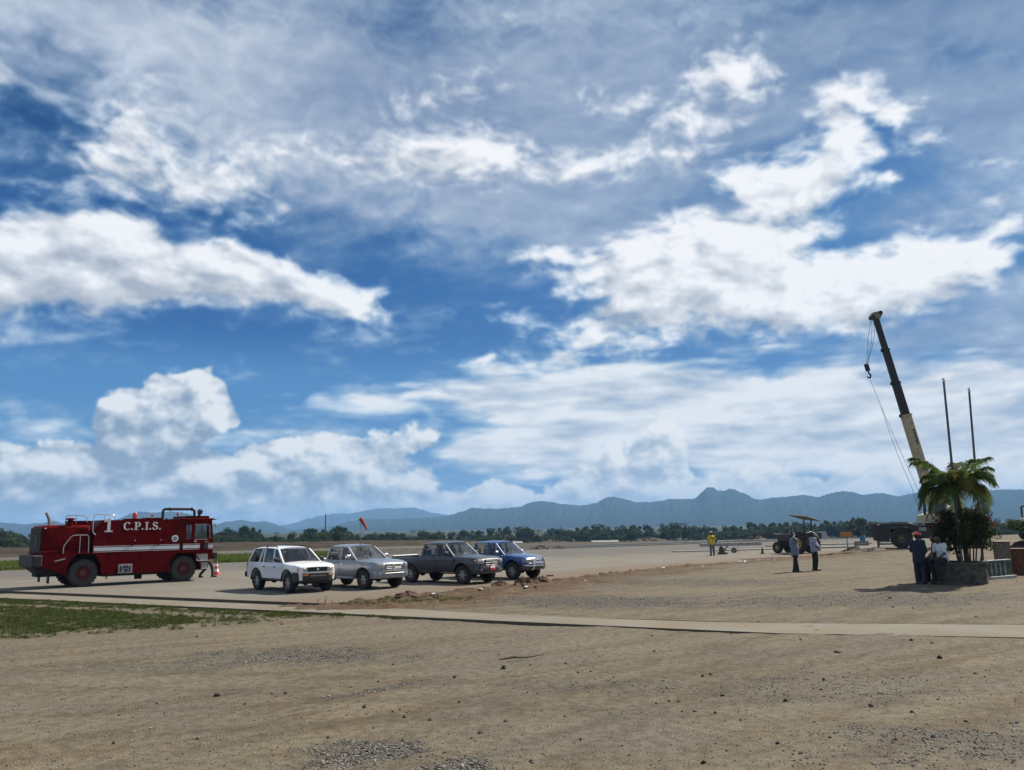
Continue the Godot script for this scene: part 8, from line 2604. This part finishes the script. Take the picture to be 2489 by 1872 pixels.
# trees beyond the airfield: kind (0 broad, 1 palm, 2 light green, 3 low bush), place on the ground, height
const TREES := [
	[0, -198, -2.77, -316, 8.2], [0, -195, -2.79, -321, 8.8], [2, -193, -2.80, -324, 7.2], [0, -193, -2.82, -328, 6.9], [2, -187, -2.79, -326, 6.8], [0, -122, -2.83, -362, 7.8],
	[0, -113, -2.68, -344, 5.6], [0, -114, -2.78, -357, 8.3], [0, -114, -2.90, -372, 6.8], [1, -106, -2.99, -374, 5.9], [1, -102, -3.22, -389, 6.3], [0, -92, -3.33, -380, 7.4],
	[0, -89, -3.63, -399, 6.7], [0, -84, -3.85, -403, 8.8], [0, -82, -4.04, -416, 6.5], [0, -80, -4.16, -422, 4.6], [0, -71, -4.49, -422, 5.8], [1, -69, -4.60, -430, 5.8],
	[1, -66, -4.77, -439, 6.7], [1, -57, -5.30, -473, 8.1], [1, -53, -5.45, -475, 8.4], [0, -43, -5.80, -473, 7.5], [0, -37, -6.08, -499, 6.8], [0, -31, -6.24, -489, 7.6],
	[0, -28, -6.39, -506, 7.9], [0, -21, -6.58, -501, 8.0], [0, -14, -6.77, -505, 9.3], [0, -7, -6.97, -534, 10.1], [0, 5, -7.20, -528, 10.4], [1, 15, -7.35, -535, 9.3],
	[0, 24, -7.44, -558, 9.0], [0, 31, -7.48, -559, 9.7], [0, 44, -7.50, -549, 9.8], [0, 56, -7.50, -567, 11.5], [0, 60, -7.50, -557, 9.8], [0, 72, -7.50, -560, 10.9],
	[0, 78, -7.50, -547, 10.7], [0, 89, -7.50, -564, 10.6], [0, 100, -7.50, -556, 11.2], [0, 107, -7.50, -561, 11.6], [1, 113, -7.50, -558, 12.6], [0, 117, -7.50, -543, 9.5],
	[0, 123, -7.50, -543, 9.7], [0, 135, -7.50, -535, 9.2], [0, 141, -7.50, -533, 8.8], [0, 149, -7.50, -529, 11.2], [0, 156, -7.50, -533, 10.1], [0, 165, -7.50, -538, 10.2],
	[0, 167, -7.50, -522, 10.3], [0, 180, -7.50, -535, 10.7], [0, 185, -7.50, -524, 9.5], [0, 195, -7.50, -520, 10.8], [0, 205, -7.50, -529, 11.0], [0, 208, -7.50, -520, 11.1],
	[0, 219, -7.50, -511, 9.8], [0, 228, -7.50, -511, 9.4], [0, 236, -7.50, -513, 9.3], [0, 237, -7.50, -496, 9.4], [0, 283, -7.50, -496, 10.5], [0, 280, -7.50, -471, 9.8],
	[3, -178, -2.31, -273, 4.4], [0, -178, -2.32, -274, 5.8], [0, -161, -1.97, -250, 4.9], [0, -187, -2.53, -291, 6.5], [3, -193, -2.66, -303, 4.7], [2, -169, -2.18, -265, 3.9],
	[0, -189, -2.60, -298, 7.0], [0, -166, -2.12, -262, 5.8], [2, -188, -2.61, -300, 6.7], [0, -173, -2.31, -276, 5.2], [2, -181, -2.49, -290, 5.4], [2, -170, -2.26, -273, 4.8],
	[2, -174, -2.36, -281, 4.9], [0, -172, -2.33, -279, 7.0], [3, -158, -2.01, -256, 5.6], [2, -184, -2.61, -302, 6.9], [0, -172, -2.36, -282, 5.9], [0, -187, -2.68, -310, 6.8],
	[2, -178, -2.54, -298, 5.2], [2, -159, -2.09, -263, 3.9], [0, -180, -2.60, -304, 4.6], [3, -157, -2.08, -263, 3.3], [0, -182, -2.65, -309, 5.3], [2, -160, -2.20, -273, 4.3],
	[3, -171, -2.46, -293, 3.3], [0, -179, -2.65, -311, 4.1], [3, -172, -2.53, -300, 2.5], [2, -161, -2.29, -281, 2.5], [0, -173, -2.57, -304, 4.4], [3, -119, -2.43, -315, 4.3],
	[3, -110, -2.11, -289, 3.4], [2, -122, -2.54, -326, 6.5], [0, -125, -2.67, -339, 5.5], [3, -109, -2.16, -294, 4.2], [2, -117, -2.49, -322, 4.6], [1, -115, -2.47, -320, 5.5],
	[3, -113, -2.44, -318, 4.0], [2, -107, -2.19, -297, 2.7], [0, -116, -2.57, -331, 5.6], [2, -112, -2.41, -316, 4.4], [3, -117, -2.64, -337, 4.9], [2, -107, -2.29, -306, 4.1],
	[1, -114, -2.57, -332, 5.6], [0, -112, -2.55, -330, 4.8], [2, -104, -2.28, -306, 3.8], [0, -104, -2.33, -311, 4.5], [1, -105, -2.43, -319, 4.5], [3, -96, -2.12, -295, 3.4],
	[3, -106, -2.52, -328, 4.7], [2, -98, -2.25, -305, 4.0], [0, -109, -2.68, -345, 6.6], [0, -101, -2.46, -323, 4.5], [2, -103, -2.59, -335, 3.4], [2, -92, -2.14, -296, 2.5],
	[0, -105, -2.73, -348, 4.2], [0, -104, -2.81, -355, 3.2], [3, -87, -2.18, -298, 2.5], [0, -96, -2.61, -332, 3.1], [0, -95, -2.62, -333, 2.7], [0, -94, -2.58, -329, 3.9],
	[0, -96, -2.78, -345, 2.7], [3, -90, -2.55, -324, 2.5], [0, -98, -2.88, -354, 3.2], [3, -91, -2.66, -331, 2.5], [3, -93, -2.78, -342, 3.0], [0, -93, -2.88, -349, 3.1],
	[3, -86, -2.51, -317, 2.5], [2, -91, -2.86, -345, 4.9], [3, -88, -2.82, -339, 3.1], [3, -94, -3.10, -365, 3.6], [3, -85, -2.72, -329, 2.5], [0, -94, -3.19, -373, 3.6],
	[2, -84, -2.86, -336, 2.5], [0, -91, -3.20, -368, 5.6], [3, -86, -3.11, -354, 4.9], [0, -85, -3.02, -347, 4.5], [2, -90, -3.33, -377, 4.2], [3, -77, -2.74, -321, 2.7],
	[0, -88, -3.36, -375, 5.4], [2, -83, -3.18, -353, 4.0], [0, -84, -3.29, -362, 4.9], [2, -81, -3.15, -349, 4.4], [2, -88, -3.51, -386, 5.8], [2, -76, -3.05, -336, 4.7],
	[0, -80, -3.32, -357, 5.2], [3, -79, -3.24, -351, 4.4], [0, -85, -3.62, -387, 4.6], [1, -86, -3.72, -397, 5.3], [0, -77, -3.54, -365, 5.0], [2, -84, -3.86, -404, 7.9],
	[0, -76, -3.58, -365, 7.0], [2, -80, -3.90, -395, 5.4], [0, -79, -4.00, -404, 3.5], [0, -73, -3.81, -374, 2.5], [2, -73, -3.89, -377, 2.7], [0, -70, -3.69, -360, 2.5],
	[0, -74, -4.13, -398, 3.3], [3, -71, -4.02, -382, 2.5], [1, -76, -4.23, -414, 2.5], [2, -74, -4.30, -413, 3.5], [3, -70, -4.17, -388, 3.0], [0, -71, -4.34, -407, 4.7],
	[0, -65, -3.99, -366, 3.4], [3, -66, -4.34, -391, 2.5], [0, -66, -4.47, -402, 2.8], [0, -68, -4.59, -420, 4.9], [0, -63, -4.56, -398, 4.9], [0, -62, -4.66, -403, 5.0],
	[3, -58, -4.43, -377, 4.5], [0, -60, -4.75, -406, 5.9], [3, -60, -4.81, -410, 4.4], [0, -60, -4.87, -418, 5.6], [0, -58, -4.83, -403, 5.0], [0, -61, -4.97, -437, 4.0],
	[2, -53, -4.71, -380, 3.4], [0, -59, -5.04, -440, 5.7], [2, -54, -5.11, -416, 4.2], [3, -52, -5.19, -416, 5.4], [0, -52, -5.28, -427, 4.5], [2, -49, -5.14, -397, 3.6],
	[3, -52, -5.38, -454, 4.5], [2, -48, -5.49, -439, 7.3], [0, -47, -5.46, -428, 6.5], [3, -46, -5.54, -435, 3.6], [3, -46, -5.61, -455, 3.6], [2, -45, -5.68, -456, 6.5],
	[0, -41, -5.66, -418, 5.8], [2, -43, -5.76, -463, 4.9], [3, -39, -5.79, -423, 4.1], [0, -43, -5.82, -475, 6.0], [2, -39, -5.84, -444, 5.5], [2, -41, -5.87, -469, 5.4],
	[0, -39, -5.94, -470, 3.5], [2, -34, -5.94, -416, 2.8], [3, -36, -6.03, -469, 2.5], [0, -34, -6.03, -441, 2.5], [3, -34, -6.12, -475, 2.7], [0, -30, -6.13, -422, 2.5],
	[0, -31, -6.23, -480, 5.4], [3, -27, -6.35, -465, 4.0], [0, -27, -6.33, -463, 2.8], [1, -25, -6.45, -483, 6.4], [0, -21, -6.55, -473, 5.3], [2, -20, -6.56, -463, 4.6],
	[0, -17, -6.65, -469, 3.9], [0, -17, -6.66, -460, 2.8], [3, -15, -6.74, -484, 6.1], [3, -12, -6.77, -443, 5.8], [1, -13, -6.81, -511, 5.2], [2, -11, -6.83, -450, 4.1],
	[0, -10, -6.87, -489, 6.0], [2, -9, -6.89, -457, 5.0], [1, -6, -6.97, -517, 6.1], [0, -3, -7.05, -487, 5.7], [2, -3, -7.03, -457, 5.0], [0, 2, -7.14, -525, 6.5],
	[2, 0, -7.11, -492, 4.8], [0, 4, -7.18, -518, 7.9], [0, 5, -7.21, -494, 6.5], [3, 8, -7.25, -528, 6.0], [3, 6, -7.23, -471, 5.2], [0, 10, -7.28, -531, 8.9],
	[0, 9, -7.28, -492, 8.2], [3, 14, -7.34, -518, 5.8], [0, 12, -7.33, -502, 4.2], [0, 17, -7.38, -529, 5.2], [2, 14, -7.36, -470, 4.9], [3, 21, -7.43, -508, 5.8],
	[3, 24, -7.45, -526, 4.0], [0, 28, -7.47, -535, 8.6], [3, 26, -7.48, -488, 6.9], [0, 32, -7.49, -536, 8.5], [2, 31, -7.49, -515, 6.8], [0, 35, -7.50, -519, 8.0],
	[2, 35, -7.50, -508, 7.4], [2, 38, -7.50, -520, 7.8], [2, 40, -7.50, -512, 8.2], [0, 40, -7.50, -493, 6.5], [0, 45, -7.50, -528, 6.8], [3, 43, -7.50, -519, 5.8],
	[0, 49, -7.50, -541, 8.8], [3, 45, -7.50, -485, 8.2], [0, 51, -7.50, -516, 8.3], [3, 49, -7.50, -498, 6.5], [2, 56, -7.50, -522, 7.8], [2, 54, -7.50, -495, 7.3],
	[0, 59, -7.50, -521, 8.7], [3, 61, -7.50, -521, 5.5], [2, 67, -7.50, -528, 6.9], [3, 62, -7.50, -500, 5.3], [3, 74, -7.50, -550, 3.9], [0, 65, -7.50, -495, 2.7],
	[2, 71, -7.50, -514, 8.9], [2, 72, -7.50, -514, 7.9], [2, 75, -7.50, -518, 7.8], [2, 69, -7.50, -485, 7.4], [3, 79, -7.50, -528, 6.3], [0, 73, -7.50, -495, 5.7],
	[0, 81, -7.50, -519, 7.2], [0, 84, -7.50, -514, 6.2], [0, 82, -7.50, -500, 5.0], [1, 91, -7.50, -533, 7.8], [3, 84, -7.50, -493, 6.9], [3, 91, -7.50, -511, 7.3],
	[0, 87, -7.50, -489, 6.8], [2, 99, -7.50, -540, 8.0], [0, 99, -7.50, -518, 9.5], [2, 94, -7.50, -496, 7.8], [0, 102, -7.50, -514, 9.7], [0, 102, -7.50, -509, 8.9],
	[0, 109, -7.50, -525, 8.9], [0, 100, -7.50, -487, 7.3], [3, 109, -7.50, -509, 4.5], [0, 105, -7.50, -492, 3.4], [3, 118, -7.50, -535, 5.0], [2, 105, -7.50, -480, 4.7],
	[1, 115, -7.50, -505, 6.9], [0, 126, -7.50, -535, 8.1], [3, 117, -7.50, -496, 7.5], [0, 125, -7.50, -516, 5.6], [3, 119, -7.50, -497, 5.2], [0, 126, -7.50, -502, 6.8],
	[3, 123, -7.50, -494, 5.3], [0, 138, -7.50, -535, 7.8], [2, 122, -7.50, -472, 6.6], [0, 140, -7.50, -527, 6.0], [3, 130, -7.50, -486, 5.7], [2, 146, -7.50, -534, 6.6],
	[0, 133, -7.50, -492, 5.7], [0, 147, -7.50, -527, 6.7], [3, 135, -7.50, -488, 6.4], [2, 147, -7.50, -514, 6.7], [2, 141, -7.50, -489, 6.0], [2, 150, -7.50, -512, 8.7],
	[0, 151, -7.50, -503, 7.6], [2, 160, -7.50, -518, 8.2], [3, 163, -7.50, -515, 6.3], [0, 158, -7.50, -491, 7.3], [3, 167, -7.50, -509, 4.7], [0, 171, -7.50, -508, 9.5],
	[2, 158, -7.50, -473, 8.0], [0, 180, -7.50, -523, 6.8], [2, 161, -7.50, -465, 5.8], [3, 177, -7.50, -506, 4.9], [0, 172, -7.50, -489, 3.5], [3, 184, -7.50, -514, 6.5],
	[2, 177, -7.50, -489, 6.6], [0, 171, -7.50, -468, 5.1], [0, 190, -7.50, -516, 9.5], [0, 182, -7.50, -485, 9.1], [0, 185, -7.50, -485, 7.9], [3, 197, -7.50, -507, 5.0],
	[0, 196, -7.50, -496, 10.1], [2, 179, -7.50, -455, 9.4], [0, 204, -7.50, -506, 9.0], [2, 204, -7.50, -499, 8.3], [1, 205, -7.50, -492, 8.2], [0, 202, -7.50, -480, 6.8],
	[0, 201, -7.50, -474, 8.6], [2, 198, -7.50, -469, 7.2], [0, 207, -7.50, -480, 8.5], [0, 204, -7.50, -472, 7.8], [1, 220, -7.50, -503, 7.8], [2, 197, -7.50, -452, 7.3],
	[1, 223, -7.50, -503, 6.1], [0, 216, -7.50, -479, 7.8], [2, 228, -7.50, -499, 7.7], [2, 204, -7.50, -448, 6.7], [2, 229, -7.50, -493, 7.7], [2, 234, -7.50, -496, 6.0],
	[2, 229, -7.50, -477, 5.4], [3, 230, -7.50, -472, 5.3], [3, 236, -7.50, -476, 5.4], [0, 229, -7.50, -462, 3.7], [0, 241, -7.50, -479, 5.4], [0, 234, -7.50, -466, 4.3],
	[0, 247, -7.50, -487, 7.6], [3, 222, -7.50, -436, 6.4], [1, 238, -7.50, -461, 5.3], [2, 239, -7.50, -461, 4.6], [0, 250, -7.50, -481, 6.5], [2, 241, -7.50, -463, 6.1],
	[0, 252, -7.50, -478, 8.5], [2, 233, -7.50, -440, 7.0], [3, 249, -7.50, -466, 7.7], [0, 249, -7.50, -461, 6.9], [3, 239, -7.50, -444, 5.5], [2, 264, -7.50, -483, 9.4],
	[2, 249, -7.50, -457, 8.0], [0, 264, -7.50, -479, 8.6], [0, 246, -7.50, -444, 8.1], [0, 266, -7.50, -476, 9.5], [2, 258, -7.50, -459, 9.3], [0, 261, -7.50, -459, 8.0],
	[3, 269, -7.50, -468, 4.8], [0, 271, -7.50, -467, 7.9], [2, 245, -7.50, -421, 7.2], [3, 281, -7.50, -478, 5.7], [2, 259, -7.50, -440, 4.7], [0, 277, -7.50, -466, 5.6],
	[3, 257, -7.50, -434, 5.3], [0, 268, -7.50, -449, 7.7], [3, 260, -7.50, -433, 6.2], [0, 274, -7.50, -452, 6.3], [0, 126, -5.89, -305, 9.8],
]
# larger stones on the lot: place and size
const STONES := [5.74, -15.44, 0.131, 2.87, -12.19, 0.068, 3.59, -11.68, 0.067, 7.49, -16.35, 0.089, 2.21, -12.86, 0.045, 2.20, -11.92, 0.060, 2.08, -11.97, 0.054, 1.88, -8.96, 0.055, 1.17, -9.31, 0.037, -0.46, -10.48, 0.062, -0.16, -11.11, 0.050, 0.71, -10.00, 0.040, 2.94, -9.15, 0.067, 2.79, -9.25, 0.043, 2.60, -16.31, 0.066, 0.87, -15.42, 0.054, 2.94, -18.68, 0.066, 5.63, -17.08, 0.054, 7.70, -15.98, 0.062, 4.49, -11.09, 0.071, 6.84, -12.95, 0.065, 4.80, -10.64, 0.052, 7.00, -14.31, 0.095, 5.58, -12.90, 0.049, 10.63, -24.24, 0.105, 9.68, -21.96, 0.083, 2.51, -11.11, 0.045, -0.23, -15.07, 0.120, 0.24, -15.38, 0.046, 0.15, -12.88, 0.032, 0.29, -12.77, 0.032, 1.14, -9.70, 0.030, 2.80, -9.49, 0.049, 4.73, -9.12, 0.046, 5.71, -10.02, 0.057, 4.24, -11.75, 0.056, -2.14, -12.14, 0.055, -1.62, -11.94, 0.036, -1.70, -11.84, 0.042, -1.50, -11.51, 0.052, -0.45, -10.47, 0.057, -0.55, -10.24, 0.036, -1.35, -10.28, 0.072, -0.16, -11.08, 0.055, -0.83, -12.39, 0.049, 0.61, -11.32, 0.056, -1.91, -10.43, 0.037, -2.31, -12.67, 0.038, -1.81, -10.95, 0.039, -0.87, -10.06, 0.030, -0.82, -10.48, 0.031, -1.62, -9.75, 0.039, -1.75, -9.77, 0.039, -4.57, -13.21, 0.097, -5.49, -12.00, 0.046, -6.93, -13.21, 0.044, -6.32, -14.02, 0.046, -2.31, -12.67, 0.045, -3.58, -13.40, 0.069, -2.26, -14.11, 0.057, -7.61, -20.46, 0.065, -3.58, -10.55, 0.033, -5.27, -12.70, 0.041, -7.19, -12.41, 0.043, -9.01, -22.56, 0.096]
